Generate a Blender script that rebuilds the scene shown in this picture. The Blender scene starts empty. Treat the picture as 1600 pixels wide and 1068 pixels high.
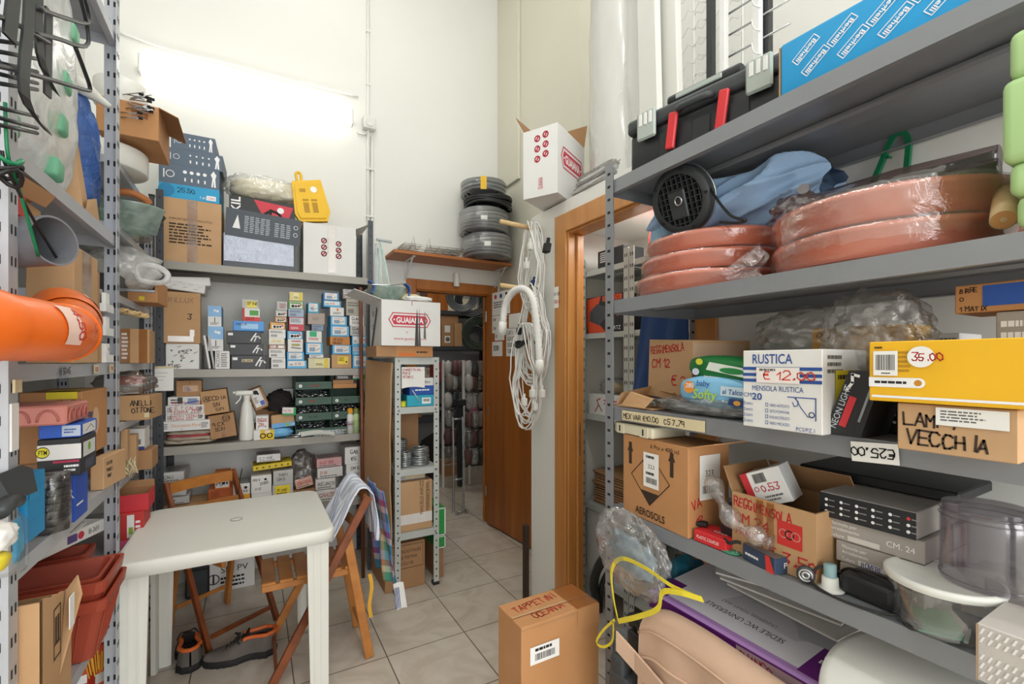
import bpy, bmesh, math, random
from mathutils import Vector, Matrix, noise
PI = math.pi
random.seed(7)
SC = bpy.context.scene
COL = SC.collection
R = math.radians
# ---------------------------------------------------------------- camera
CAMZ = 1.41
YAW = R(29.6)
FPX = 711.0
cam = bpy.data.cameras.new('camera')
cam.lens = FPX / 1600 * 36
cam.sensor_width = 36
cam.shift_y = 30 / 1600
cam.clip_start = 0.02
co = bpy.data.objects.new('camera', cam)
COL.objects.link(co)
co.location = (0, 0, CAMZ)
co.rotation_euler = (PI / 2, 0, -YAW)
SC.camera = co
# ---------------------------------------------------------------- world, view
w = bpy.data.worlds.new('world')
SC.world = w
w.use_nodes = True
w.node_tree.nodes['Background'].inputs[0].default_value = (0.85, 0.92, 1.0, 1)
w.node_tree.nodes['Background'].inputs[1].default_value = 1.0
SC.view_settings.view_transform = 'Standard'
SC.view_settings.look = 'None'
SC.view_settings.gamma = 1
SC.view_settings.exposure = 0.22
SC.view_settings.use_curve_mapping = False
def area(name, loc, size, energy, rot, color=(1, 1, 1)):
 l = bpy.data.lights.new(name, 'AREA')
 l.shape = 'RECTANGLE'
 l.size, l.size_y = size
 l.energy = energy
 l.color = color
 o = bpy.data.objects.new(name, l)
 COL.objects.link(o)
 o.location = loc
 o.rotation_euler = rot
 return o
# added unseen fill lights: one behind the camera, a row at the ceiling
area('rear_fill_light', (0.4, -2.75, 1.9), (2.9, 2.6), 95, (R(90), 0, 0), (1, 1, 1))
for k_, (lx, ly, le) in enumerate([(0.35, 0.7, 9), (0.35, 2.3, 6), (0.3, -1.2, 14)]):
 area('ceiling_fill_light', (lx, ly, 4.79), (0.16, 1.25), le, (0, 0, 0), (1, 0.99, 0.97))
area('back_room_light', (1.7, 4.5, 2.95), (0.2, 0.9), 8, (0, 0, 0), (1, 0.93, 0.83))
area('closet_light', (1.72, 1.55, 2.12), (0.12, 0.6), 4.5, (0, 0, 0), (1, 0.97, 0.92))
# ---------------------------------------------------------------- measuring
SN, CS = math.sin(YAW), math.cos(YAW)
def ray(u, v=564):
 a = (u - 800) / FPX
 return Vector((SN + a * CS, CS - a * SN, (564 - v) / FPX))
def onX(u, v, X):
 d = ray(u, v)
 return Vector((0, 0, CAMZ)) + d * (X / d.x)
def onY(u, v, Y):
 d = ray(u, v)
 return Vector((0, 0, CAMZ)) + d * (Y / d.y)
def onZ(u, v, Z):
 d = ray(u, v)
 return Vector((0, 0, CAMZ)) + d * ((Z - CAMZ) / d.z)
def at(u, v, t):
 return Vector((0, 0, CAMZ)) + ray(u, v) * t
# ---------------------------------------------------------------- materials
MT = {}
def lin(h):
 h = h.lstrip('#')
 out = []
 for i in (0, 2, 4):
  c = int(h[i:i + 2], 16) / 255
  out.append(c / 12.92 if c <= 0.04045 else ((c + 0.055) / 1.055) ** 2.4)
 return (*out, 1)
def newmat(name):
 m = bpy.data.materials.new(name)
 m.use_nodes = True
 nt = m.node_tree
 return m, nt, nt.nodes['Principled BSDF'], nt.nodes['Material Output']
def mk(key, col, rough=0.6, metal=0.0, var=0.08, scale=9.0, bump=0.0, bscale=60.0, col2=None, stretch=None, coat=0.0, spec=None, detail=4.0):
 m, nt, p, out = newmat(key)
 N = nt.nodes
 L = nt.links
 tc = N.new('ShaderNodeTexCoord')
 mp = N.new('ShaderNodeMapping')
 L.new(tc.outputs['Object'], mp.inputs['Vector'])
 if stretch:
  mp.inputs['Scale'].default_value = stretch
 nz = N.new('ShaderNodeTexNoise')
 nz.inputs['Scale'].default_value = scale
 nz.inputs['Detail'].default_value = detail
 L.new(mp.outputs['Vector'], nz.inputs['Vector'])
 rp = N.new('ShaderNodeValToRGB')
 c = lin(col)
 if col2:
  a, b = c, lin(col2)
 else:
  a = tuple(max(0, x * (1 - var)) for x in c[:3]) + (1,)
  b = tuple(min(1, x * (1 + var)) for x in c[:3]) + (1,)
 rp.color_ramp.elements[0].color = a
 rp.color_ramp.elements[1].color = b
 rp.color_ramp.elements[0].position = 0.3
 rp.color_ramp.elements[1].position = 0.7
 L.new(nz.outputs['Fac'], rp.inputs['Fac'])
 L.new(rp.outputs['Color'], p.inputs['Base Color'])
 p.inputs['Roughness'].default_value = rough
 p.inputs['Metallic'].default_value = metal
 if coat:
  p.inputs['Coat Weight'].default_value = coat
  p.inputs['Coat Roughness'].default_value = 0.12
 if spec is not None:
  p.inputs['Specular IOR Level'].default_value = spec
 if bump:
  n2 = N.new('ShaderNodeTexNoise')
  n2.inputs['Scale'].default_value = bscale
  n2.inputs['Detail'].default_value = 6
  L.new(mp.outputs['Vector'], n2.inputs['Vector'])
  b_ = N.new('ShaderNodeBump')
  b_.inputs['Strength'].default_value = bump
  b_.inputs['Distance'].default_value = 0.01
  L.new(n2.outputs['Fac'], b_.inputs['Height'])
  L.new(b_.outputs['Normal'], p.inputs['Normal'])
 MT[key] = m
 return m
def film(key, tint='#f4f4f4', haze=0.10, gloss=0.25, scale=26.0, rough=0.12, stretch=None, bump=0.6, milk='#ffffff'):
 """thin clear or milky plastic film"""
 m, nt, p, out = newmat(key)
 N, L = nt.nodes, nt.links
 N.remove(p)
 tr = N.new('ShaderNodeBsdfTransparent')
 tr.inputs[0].default_value = lin(tint)
 gl = N.new('ShaderNodeBsdfGlossy')
 gl.inputs['Roughness'].default_value = rough
 df = N.new('ShaderNodeBsdfDiffuse')
 df.inputs[0].default_value = lin(milk)
 tl = N.new('ShaderNodeBsdfTranslucent')
 tl.inputs[0].default_value = lin(milk)
 tc = N.new('ShaderNodeTexCoord')
 mp = N.new('ShaderNodeMapping')
 if stretch:
  mp.inputs['Scale'].default_value = stretch
 L.new(tc.outputs['Object'], mp.inputs['Vector'])
 nz = N.new('ShaderNodeTexNoise')
 nz.inputs['Scale'].default_value = scale
 nz.inputs['Detail'].default_value = 5
 nz.inputs['Distortion'].default_value = 1.2
 L.new(mp.outputs['Vector'], nz.inputs['Vector'])
 bp = N.new('ShaderNodeBump')
 bp.inputs['Strength'].default_value = bump
 bp.inputs['Distance'].default_value = 0.02
 L.new(nz.outputs['Fac'], bp.inputs['Height'])
 L.new(bp.outputs['Normal'], gl.inputs['Normal'])
 L.new(bp.outputs['Normal'], df.inputs['Normal'])
 md = N.new('ShaderNodeMixShader')
 md.inputs[0].default_value = 0.5
 L.new(df.outputs[0], md.inputs[1])
 L.new(tl.outputs[0], md.inputs[2])
 m1 = N.new('ShaderNodeMixShader')
 mr = N.new('ShaderNodeMapRange')
 mr.inputs['From Min'].default_value = 0.35
 mr.inputs['From Max'].default_value = 0.75
 mr.inputs['To Min'].default_value = haze * 0.6
 mr.inputs['To Max'].default_value = min(1, haze * 1.7)
 L.new(nz.outputs['Fac'], mr.inputs['Value'])
 L.new(mr.outputs[0], m1.inputs[0])
 L.new(tr.outputs[0], m1.inputs[1])
 L.new(md.outputs[0], m1.inputs[2])
 lw = N.new('ShaderNodeLayerWeight')
 lw.inputs[0].default_value = 0.35
 L.new(bp.outputs['Normal'], lw.inputs['Normal'])
 mm = N.new('ShaderNodeMath')
 mm.operation = 'MULTIPLY'
 mm.inputs[1].default_value = gloss
 L.new(lw.outputs['Facing'], mm.inputs[0])
 ma = N.new('ShaderNodeMath')
 ma.operation = 'ADD'
 ma.inputs[1].default_value = gloss * 0.25
 L.new(mm.outputs[0], ma.inputs[0])
 m2 = N.new('ShaderNodeMixShader')
 L.new(ma.outputs[0], m2.inputs[0])
 L.new(m1.outputs[0], m2.inputs[1])
 L.new(gl.outputs[0], m2.inputs[2])
 L.new(m2.outputs[0], out.inputs['Surface'])
 MT[key] = m
 return m
def mat(k):
 if k in MT:
  return MT[k]
 if k.startswith('#'):
  return mk(k, k, 0.55, 0, 0.03, 14)
 raise KeyError(k)
def wood(key, c1, c2, stretch=(1, 1, 0.08), scale=14, rough=0.4, coat=0.2):
 mk(key, c1, rough, 0, 0.1, scale, 0.05, 40, col2=c2, stretch=stretch, coat=coat, detail=6)
# walls, floor
mk('plaster', '#e9e9e3', 0.8, 0, 0.015, 1.5, 0.05, 90)
mk('plaster_cream', '#dcd9c9', 0.8, 0, 0.02, 1.5, 0.05, 90)
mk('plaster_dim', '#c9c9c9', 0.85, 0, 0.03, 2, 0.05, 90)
mk('ceiling_paint', '#eeeeea', 0.85, 0, 0.01, 1.5)
wood('door_wood', '#b4691f', '#8f4f16', (1.2, 1.2, 0.1), 10, 0.42, 0.1)
wood('frame_wood', '#d0924f', '#b87838', (1.5, 1.5, 0.1), 9, 0.4, 0.15)
wood('board_wood', '#c07840', '#a5622f', (0.1, 1.5, 1.5), 9, 0.5, 0.0)
wood('chair_wood', '#c8853f', '#ad6b30', (2, 2, 2), 7, 0.4, 0.2)
wood('chair_dark', '#8b4a22', '#6d3415', (2, 2, 2), 7, 0.38, 0.25)
wood('dowel', '#d8bb8c', '#c9a874', (0.3, 3, 3), 8, 0.5, 0)
wood('brown_pole', '#76422b', '#643521', (2, 2, 0.1), 8, 0.4, 0.1)
def tile_mat():
 m, nt, p, out = newmat('floor_tiles')
 N, L = nt.nodes, nt.links
 tc = N.new('ShaderNodeTexCoord')
 mp = N.new('ShaderNodeMapping')
 mp.inputs['Location'].default_value = (-0.955 + 4.0, -2.585 + 8.0, 0)
 L.new(tc.outputs['Object'], mp.inputs['Vector'])
 br = N.new('ShaderNodeTexBrick')
 br.offset = 0
 br.squash = 1
 br.inputs['Scale'].default_value = 1
 br.inputs['Brick Width'].default_value = 0.4
 br.inputs['Row Height'].default_value = 0.4
 br.inputs['Mortar Size'].default_value = 0.0028
 br.inputs['Mortar Smooth'].default_value = 0.1
 br.inputs['Bias'].default_value = 0
 br.inputs['Color1'].default_value = lin('#d3cabd')
 br.inputs['Color2'].default_value = lin('#cbc1b3')
 br.inputs['Mortar'].default_value = lin('#6d655b')
 L.new(mp.outputs[0], br.inputs['Vector'])
 nz = N.new('ShaderNodeTexNoise')
 nz.inputs['Scale'].default_value = 5
 nz.inputs['Detail'].default_value = 8
 nz.inputs['Distortion'].default_value = 1.5
 L.new(tc.outputs['Object'], nz.inputs['Vector'])
 rp = N.new('ShaderNodeValToRGB')
 rp.color_ramp.elements[0].position = 0.35
 rp.color_ramp.elements[0].color = lin('#c6b9a8')
 rp.color_ramp.elements[1].position = 0.6
 rp.color_ramp.elements[1].color = (1, 1, 1, 1)
 L.new(nz.outputs['Fac'], rp.inputs[0])
 mx = N.new('ShaderNodeMix')
 mx.data_type = 'RGBA'
 mx.blend_type = 'MULTIPLY'
 mx.inputs['Factor'].default_value = 0.35
 L.new(br.outputs['Color'], mx.inputs[6])
 L.new(rp.outputs[0], mx.inputs[7])
 L.new(mx.outputs[2], p.inputs['Base Color'])
 p.inputs['Roughness'].default_value = 0.32
 bp = N.new('ShaderNodeBump')
 bp.invert = True
 bp.inputs['Strength'].default_value = 0.3
 bp.inputs['Distance'].default_value = 0.003
 L.new(br.outputs['Fac'], bp.inputs['Height'])
 L.new(bp.outputs[0], p.inputs['Normal'])
 MT['floor_tiles'] = m
tile_mat()
# metals
mk('grey_metal', '#8d9094', 0.38, 0.25, 0.05, 6, 0.03, 120)
mk('light_metal', '#b7bac0', 0.4, 0.2, 0.05, 6, 0.03, 120)
mk('warm_metal', '#9b978e', 0.45, 0.15, 0.05, 6, 0.03, 120)
mk('pale_metal', '#c3c8c4', 0.45, 0.15, 0.05, 6, 0.03, 120)
mk('dark_metal', '#4a4d52', 0.42, 0.35, 0.08, 8)
mk('galvanized', '#a9adae', 0.35, 0.75, 0.15, 30)
mk('steel', '#b9bbbd', 0.25, 0.9, 0.08, 20)
mk('bright_wire', '#c4c2bd', 0.3, 0.8, 0.08, 20)
mk('white_metal', '#e8e8e6', 0.4, 0, 0.02, 10)
mk('slot', '#1e1f22', 0.8, 0, 0.0)
mk('bolt', '#85888c', 0.35, 0.8, 0.1, 40)
# paper and card
mk('card', '#c29a70', 0.8, 0, 0.05, 5, 0.04, 200, col2='#b78f65')
mk('card2', '#c8a27a', 0.8, 0, 0.05, 5, 0.04, 200, col2='#bd966d')
mk('card3', '#b18862', 0.8, 0, 0.05, 5, 0.04, 200, col2='#a67d57')
mk('card_orange', '#c48f60', 0.75, 0, 0.05, 5, 0.04, 200, col2='#b98453')
mk('card_in', '#9d7650', 0.85, 0, 0.05, 5)
mk('white_card', '#e4e3e0', 0.6, 0, 0.02, 6, 0.03, 150)
mk('grey_card', '#bfbebb', 0.6, 0, 0.03, 6)
mk('paper', '#efeeea', 0.7, 0, 0.02, 10)
mk('white_tape', '#e6e1dc', 0.25, 0, 0.04, 20, coat=0.4)
mk('masking', '#d9cba6', 0.7, 0, 0.04, 20)
mk('ink', '#1d1c1d', 0.7, 0, 0.0)
mk('ink_red', '#c0282c', 0.7, 0, 0.0)
mk('ink_brown', '#3a2a1e', 0.7, 0, 0.0)
mk('ink_blue', '#2a4f97', 0.7, 0, 0.0)
mk('ink_grey', '#6c6a68', 0.7, 0, 0.0)
mk('logo_red', '#c8364a', 0.6, 0, 0.0)
mk('white_ink', '#f2f2f2', 0.6, 0, 0.0)
# plastics
mk('white_plastic', '#e6e6df', 0.35, 0, 0.02, 4, 0.02, 120)
mk('table_plastic', '#e3e3da', 0.38, 0, 0.02, 3, 0.02, 150)
mk('cream_plastic', '#e6dec3', 0.4, 0, 0.02, 4)
mk('black_plastic', '#222427', 0.42, 0, 0.1, 10)
mk('dark_plastic', '#3c4042', 0.45, 0, 0.08, 10)
mk('grey_plastic', '#6d7177', 0.35, 0, 0.04, 6)
mk('silver_plastic', '#aeb8b2', 0.4, 0.2, 0.04, 10)
mk('red_plastic', '#d8353a', 0.4, 0, 0.04, 10)
mk('terracotta', '#dc7b5e', 0.35, 0, 0.05, 5, coat=0.35)
mk('planter_red', '#a5452f', 0.45, 0, 0.06, 5)
mk('orange_pvc', '#ef6f1f', 0.38, 0, 0.03, 4, coat=0.15)
mk('grey_pvc', '#77797e', 0.4, 0, 0.04, 4)
mk('yellow_plastic', '#eebd12', 0.4, 0, 0.03, 6)
mk('green_bin', '#3b5a4b', 0.5, 0, 0.05, 8)
mk('green_plastic', '#0f7a4e', 0.4, 0, 0.03, 8)
mk('pale_green', '#b3d795', 0.5, 0, 0.03, 8)
mk('cable_white', '#eeeeea', 0.45, 0, 0.02, 12)
mk('cable_black', '#1f1f21', 0.45, 0, 0.05, 12)
mk('rubber', '#1c1b1b', 0.7, 0, 0.08, 20)
mk('yellow_film', '#e8d43a', 0.35, 0, 0.08, 14, 0.3, 40)
# fabrics
mk('blue_cloth', '#a3c3e8', 0.9, 0, 0.06, 6, 0.15, 400)
mk('navy_cloth', '#1f3a66', 0.9, 0, 0.1, 8, 0.2, 400)
mk('black_cloth', '#1d1918', 0.92, 0, 0.1, 8, 0.2, 300)
mk('beige_cloth', '#cdab92', 0.85, 0, 0.05, 6, 0.2, 500)
mk('strap_black', '#1b1a19', 0.8, 0, 0.1, 40, 0.2, 300)
mk('rag', '#b4a795', 0.95, 0, 0.12, 14, 0.3, 200)
mk('rag_red', '#b25157', 0.95, 0, 0.12, 14, 0.3, 200)
mk('suede', '#67605a', 0.9, 0, 0.12, 14, 0.2, 300)
mk('blue_tarp', '#2f5596', 0.4, 0, 0.18, 18, 0.6, 60)
# films
film('clear_film', '#fbfbfb', 0.10, 0.45)
film('hazy_film', '#f3f3f3', 0.32, 0.4)
film('milky_film', '#f4f6f4', 0.72, 0.2, 9, bump=0.3)
film('bag_film', '#fcfcfc', 0.10, 0.4, 12, bump=.5)
film('grey_film', '#e4e2e0', 0.20, 0.45, 22, milk='#b5afab')
film('mauve_film', '#d8caca', 0.28, 0.45, 10, bump=.3, milk='#b8a6a6')
film('tape', '#e6cda6', 0.16, 0.3, 8, .12, bump=.1, milk='#d8b98c')
film('clear_tape', '#efe8e2', 0.4, 0.3, 8, .12, bump=.1, milk='#e8ded6')
film('tub_clear', '#fafafa', 0.03, 0.3, 3, 0.06, bump=0.05)
film('tub_smoke', '#e2dfe2', 0.12, 0.3, 3, 0.1, bump=0.05, milk='#c6c2c8')
film('shrink', '#ffffff', 0.02, 0.35, 14, 0.08, bump=0.35)
film('wrap_film', '#f6f6f6', 0.10, 0.4, 6, 0.12, stretch=(2, 2, 14), bump=0.25)
film('sleeve_film', '#f8f8f8', 0.22, 0.3, 5, 0.15, stretch=(1, 1, .25), bump=0.2)
film('frost_green', '#cfe0da', 0.5, 0.25, 8, 0.2, bump=0.1, milk='#d5e5df')
def stripes(key, cols, scale, axis=0, rough=0.9, plaid=None):
 m, nt, p, out = newmat(key)
 N, L = nt.nodes, nt.links
 tc = N.new('ShaderNodeTexCoord')
 sp = N.new('ShaderNodeSeparateXYZ')
 L.new(tc.outputs['UV'], sp.inputs[0])
 def band(out_, sc, cs):
  mu = N.new('ShaderNodeMath'); mu.operation = 'MULTIPLY'; mu.inputs[1].default_value = sc
  L.new(out_, mu.inputs[0])
  fr = N.new('ShaderNodeMath'); fr.operation = 'FRACT'
  L.new(mu.outputs[0], fr.inputs[0])
  rp = N.new('ShaderNodeValToRGB'); rp.color_ramp.interpolation = 'CONSTANT'
  e = rp.color_ramp.elements
  while len(e) < len(cs):
   e.new(0.5)
  for i, (ps, c) in enumerate(cs):
   e[i].position = ps
   e[i].color = lin(c)
  L.new(fr.outputs[0], rp.inputs[0])
  return rp.outputs[0]
 o = band(sp.outputs[axis], scale, cols)
 if plaid:
  o2 = band(sp.outputs[1 - axis], plaid[0], plaid[1])
  mx = N.new('ShaderNodeMix'); mx.data_type = 'RGBA'; mx.inputs['Factor'].default_value = 0.5
  L.new(o, mx.inputs[6]); L.new(o2, mx.inputs[7])
  o = mx.outputs[2]
 L.new(o, p.inputs['Base Color'])
 p.inputs['Roughness'].default_value = rough
 MT[key] = m
stripes('towel_stripe', [(0, '#dfe2ea'), (0.3, '#8fa0c4'), (0.45, '#e6e7ec'), (0.6, '#5a6a92'), (0.7, '#dcdfe8')], 9)
stripes('plaid', [(0, '#3e6fb0'), (0.25, '#c2497a'), (0.45, '#5aa07a'), (0.65, '#c9a24a'), (0.8, '#6a55a0')], 3.2, 0, 0.9,
  (3.0, [(0, '#7aa6d8'), (0.3, '#a43c66'), (0.5, '#d9d0c0'), (0.7, '#3b8a86')]))
def emis(key, col, s):
 m, nt, p, out = newmat(key)
 p.inputs['Base Color'].default_value = lin(col)
 p.inputs['Emission Color'].default_value = lin(col)
 p.inputs['Emission Strength'].default_value = s
 MT[key] = m
emis('tube_glow', '#fffdf4', 3.5)
emis('added_lamp_glow', '#fffdf6', 6.0)  # glowing face of the added ceiling lamps
# ================================================================ mesh building
_TX = {}
def text_geo(s, off=0.0):
 k = (s, off)
 if k not in _TX:
  cu = bpy.data.curves.new('t', 'FONT')
  cu.body = s
  cu.resolution_u = 3
  cu.offset = off
  ob = bpy.data.objects.new('t', cu)
  me = ob.to_mesh()
  vs = [(v.co.x / 0.7, v.co.y / 0.7) for v in me.vertices]
  fs = [tuple(p.vertices) for p in me.polygons]
  ob.to_mesh_clear()
  bpy.data.objects.remove(ob)
  bpy.data.curves.remove(cu)
  wd = max((v[0] for v in vs), default=0)
  _TX[k] = (vs, fs, wd)
 return _TX[k]
# marker handwriting: strokes on a 0..4 by 0..6 grid
GL = {}
for line in """A 00-26-40;12-32
B 00-06-35-33-03;03-33-41-30-00
C 45-36-16-04-02-10-30-41
D 00-06-26-44-42-20-00
E 46-06-00-40;03-33
F 46-06-00;03-33
G 45-36-16-04-02-10-30-42-22
H 00-06;40-46;03-43
I 20-26
J 46-41-30-10-01
K 00-06;46-03-40
L 06-00-40
M 00-06-23-46-40
N 00-06-40-46
O 26-05-02-20-41-44-26
P 00-06-36-45-34-03
Q 26-05-02-20-41-44-26;22-40
R 00-06-36-45-33-03;23-40
S 45-36-16-05-13-33-41-30-10-01
T 06-46;26-20
U 06-01-20-30-41-46
V 06-20-46
W 06-10-24-30-46
X 00-46;06-40
Y 06-23-46;23-20
Z 06-46-00-40
0 26-05-02-20-41-44-26
1 04-26-20
2 05-16-36-44-00-40
3 06-46-23-42-30-10-01
4 30-36-02-42
5 46-06-03-33-42-30-10-01
6 46-15-02-10-30-42-33-02
7 06-46-10
8 23-05-16-36-45-23-01-10-30-41-23
9 43-13-05-16-36-45-40
. 20-21
, 20-21-10
' 26-24
- 13-33
/ 00-46
+ 13-33;24-22
E_ 46-16-04-02-10-40;03-33;04-34""".split('\n'):
 k_, b_ = line.split(' ')
 GL[k_] = [[(int(p[0]) / 4, int(p[1]) / 6) for p in st.split('-')] for st in b_.split(';')]
GL['€'] = GL['E_']
FACEROT = None
class MB:
 def __init__(s):
  s.v, s.f, s.mi, s.sm, s.mats, s.uv = [], [], [], [], [], {}
 def m(s, k):
  mm = mat(k) if isinstance(k, str) else k
  if mm not in s.mats:
   s.mats.append(mm)
  return s.mats.index(mm)
 def add(s, vs, fs, k, smooth=False, M=None):
  b = len(s.v)
  if M is not None:
   vs = [M @ Vector(v) for v in vs]
  s.v += [tuple(v) for v in vs]
  i = s.m(k)
  for f in fs:
   s.f.append(tuple(x + b for x in f))
   s.mi.append(i)
   s.sm.append(smooth)
  return b
 def box(s, x0, y0, z0, x1, y1, z1, k, M=None, bev=0.0, smooth=False):
  if x1 < x0: x0, x1 = x1, x0
  if y1 < y0: y0, y1 = y1, y0
  if z1 < z0: z0, z1 = z1, z0
  if bev <= 0:
   vs = [(x, y, z) for z in (z0, z1) for y in (y0, y1) for x in (x0, x1)]
   fs = [(0, 2, 3, 1), (4, 5, 7, 6), (0, 1, 5, 4), (2, 6, 7, 3), (0, 4, 6, 2), (1, 3, 7, 5)]
   s.add(vs, fs, k, False, M)
   return
  bev = min(bev, (x1 - x0) * .45, (y1 - y0) * .45, (z1 - z0) * .45)
  bm = bmesh.new()
  bmesh.ops.create_cube(bm, size=1)
  for v in bm.verts:
   v.co = ((x0 + x1) / 2 + v.co.x * (x1 - x0), (y0 + y1) / 2 + v.co.y * (y1 - y0), (z0 + z1) / 2 + v.co.z * (z1 - z0))
  seg = 3 if smooth else 1
  bmesh.ops.bevel(bm, geom=bm.edges[:], offset=bev, segments=seg, profile=0.5, affect='EDGES')
  s.bm(bm, k, smooth, M)
 def bm(s, bm, k, smooth=False, M=None):
  bm.verts.ensure_lookup_table()
  bm.verts.index_update()
  s.add([v.co.copy() for v in bm.verts], [tuple(v.index for v in f.verts) for f in bm.faces], k, smooth, M)
  bm.free()
 def quad(s, a, b, c, d, k):
  s.add([a, b, c, d], [(0, 1, 2, 3)], k)
 def tube(s, pts, r, k, n=8, closed=False, caps=True, smooth=True):
  pts = [Vector(p) for p in pts]
  N = len(pts)
  rr = r if isinstance(r, (list, tuple)) else [r] * N
  tang = []
  for i in range(N):
   if closed:
    t = pts[(i + 1) % N] - pts[i - 1]
   else:
    t = pts[min(i + 1, N - 1)] - pts[max(i - 1, 0)]
   tang.append(t.normalized() if t.length > 1e-9 else Vector((0, 0, 1)))
  up = Vector((0, 0, 1)) if abs(tang[0].z) < 0.9 else Vector((1, 0, 0))
  nrm = (up - tang[0] * up.dot(tang[0])).normalized()
  vs = []
  for i in range(N):
   nrm = nrm - tang[i] * nrm.dot(tang[i])
   nrm = nrm.normalized() if nrm.length > 1e-6 else tang[i].orthogonal().normalized()
   bn = tang[i].cross(nrm)
   for j in range(n):
    a = 2 * PI * j / n
    vs.append(pts[i] + (nrm * math.cos(a) + bn * math.sin(a)) * rr[i])
  fs = []
  for i in range(N if closed else N - 1):
   i2 = (i + 1) % N
   for j in range(n):
    j2 = (j + 1) % n
    fs.append((i * n + j, i * n + j2, i2 * n + j2, i2 * n + j))
  if caps and not closed:
   fs.append(tuple(reversed(range(n))))
   fs.append(tuple((N - 1) * n + j for j in range(n)))
  s.add(vs, fs, k, smooth)
 def strip(s, pts, side, width, th, k):
  """flat bar of given width (along side vector) and thickness following pts"""
  pts = [Vector(p) for p in pts]
  side = Vector(side).normalized()
  vs = []
  for i, p in enumerate(pts):
   t = (pts[min(i + 1, len(pts) - 1)] - pts[max(i - 1, 0)]).normalized()
   n = t.cross(side).normalized()
   for a, b in ((-1, -1), (1, -1), (1, 1), (-1, 1)):
    vs.append(p + side * a * width / 2 + n * b * th / 2)
  fs = []
  for i in range(len(pts) - 1):
   for j in range(4):
    j2 = (j + 1) % 4
    fs.append((i * 4 + j, i * 4 + j2, i * 4 + 4 + j2, i * 4 + 4 + j))
  e = (len(pts) - 1) * 4
  fs += [(3, 2, 1, 0), (e, e + 1, e + 2, e + 3)]
  s.add(vs, fs, k)
 def bar(s, a, b, wd, th, k, side=None, bev=0):
  a, b = Vector(a), Vector(b)
  z = (b - a)
  L = z.length
  z.normalize()
  x = Vector(side) if side else z.orthogonal()
  x = (x - z * x.dot(z)).normalized()
  y = z.cross(x)
  M = Matrix(((x.x, y.x, z.x, a.x), (x.y, y.y, z.y, a.y), (x.z, y.z, z.z, a.z), (0, 0, 0, 1)))
  s.box(-wd / 2, -th / 2, 0, wd / 2, th / 2, L, k, M, bev)
 def lathe(s, prof, k, n=24, M=None, smooth=True, sx=1, sy=1):
  vs, fs = [], []
  for r, z in prof:
   for j in range(n):
    a = 2 * PI * j / n
    vs.append((r * math.cos(a) * sx, r * math.sin(a) * sy, z))
  for i in range(len(prof) - 1):
   for j in range(n):
    j2 = (j + 1) % n
    fs.append((i * n + j, i * n + j2, i * n + n + j2, i * n + n + j))
  s.add(vs, fs, k, smooth, M)
 def disc(s, r, z, k, n=24, M=None, up=True):
  vs = [(r * math.cos(2 * PI * j / n), r * math.sin(2 * PI * j / n), z) for j in range(n)]
  s.add(vs, [tuple(range(n)) if up else tuple(reversed(range(n)))], k, False, M)
 def cyl(s, r, z0, z1, k, n=20, M=None):
  s.lathe([(r, z0), (r, z1)], k, n, M)
  s.disc(r, z0, k, n, M, False)
  s.disc(r, z1, k, n, M, True)
 def grid(s, fn, nu, nv, k, smooth=True, closed_u=False, uv=True):
  b = len(s.v)
  vs = [fn(i / nu, j / nv) for j in range(nv + 1) for i in range(nu + (0 if closed_u else 1))]
  W = nu if closed_u else nu + 1
  fs = []
  for j in range(nv):
   for i in range(nu):
    i2 = (i + 1) % W
    fs.append((j * W + i, j * W + i2, j * W + W + i2, j * W + W + i))
  s.add(vs, fs, k, smooth)
  if uv:
   for j in range(nv + 1):
    for i in range(W):
     s.uv[b + j * W + i] = (i / nu, j / nv)
 def prism(s, poly, th, k, M=None, smooth=False):
  """extrude a polygon in xy by th along z"""
  n = len(poly)
  vs = [(x, y, 0) for x, y in poly] + [(x, y, th) for x, y in poly]
  fs = [tuple(reversed(range(n))), tuple(range(n, 2 * n))]
  for i in range(n):
   j = (i + 1) % n
   fs.append((i, j, n + j, n + i))
  s.add(vs, fs, k, smooth, M)
 def frame2(s, O, Rv, U, e=0.0006):
  O, Rv, U = Vector(O), Vector(Rv).normalized(), Vector(U).normalized()
  N = Rv.cross(U)
  return O + N * e, Rv, U
 def text(s, txt, O, Rv, U, size, k, width=None, rot=0, e=0.0006, bold=0.0, slant=0.0):
  O, Rv, U = s.frame2(O, Rv, U, e)
  vs, fs, wd = text_geo(txt, bold)
  if not vs:
   return
  sx = size if width is None else width / max(wd, 1e-6)
  c, sn = math.cos(rot), math.sin(rot)
  out = []
  for x, y in vs:
   X, Y = x * sx + y * size * slant, y * size
   X, Y = X * c - Y * sn, X * sn + Y * c
   out.append(O + Rv * X + U * Y)
  s.add(out, fs, k)
 def line(s, pts2, O, Rv, U, wd, k, e=0.0006, closed=False):
  """flat stroke: pts2 in metres in the plane"""
  O, Rv, U = s.frame2(O, Rv, U, e)
  if closed:
   pts2 = list(pts2) + [pts2[0]]
  for (x0, y0), (x1, y1) in zip(pts2, pts2[1:]):
   dx, dy = x1 - x0, y1 - y0
   L = math.hypot(dx, dy)
   if L < 1e-7:
    continue
   nx, ny = -dy / L * wd / 2, dx / L * wd / 2
   ex, ey = dx / L * wd * .35, dy / L * wd * .35
   q = [(x0 - ex - nx, y0 - ey - ny), (x1 + ex - nx, y1 + ey - ny), (x1 + ex + nx, y1 + ey + ny), (x0 - ex + nx, y0 - ey + ny)]
   s.add([O + Rv * x + U * y for x, y in q], [(0, 1, 2, 3)], k)
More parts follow.
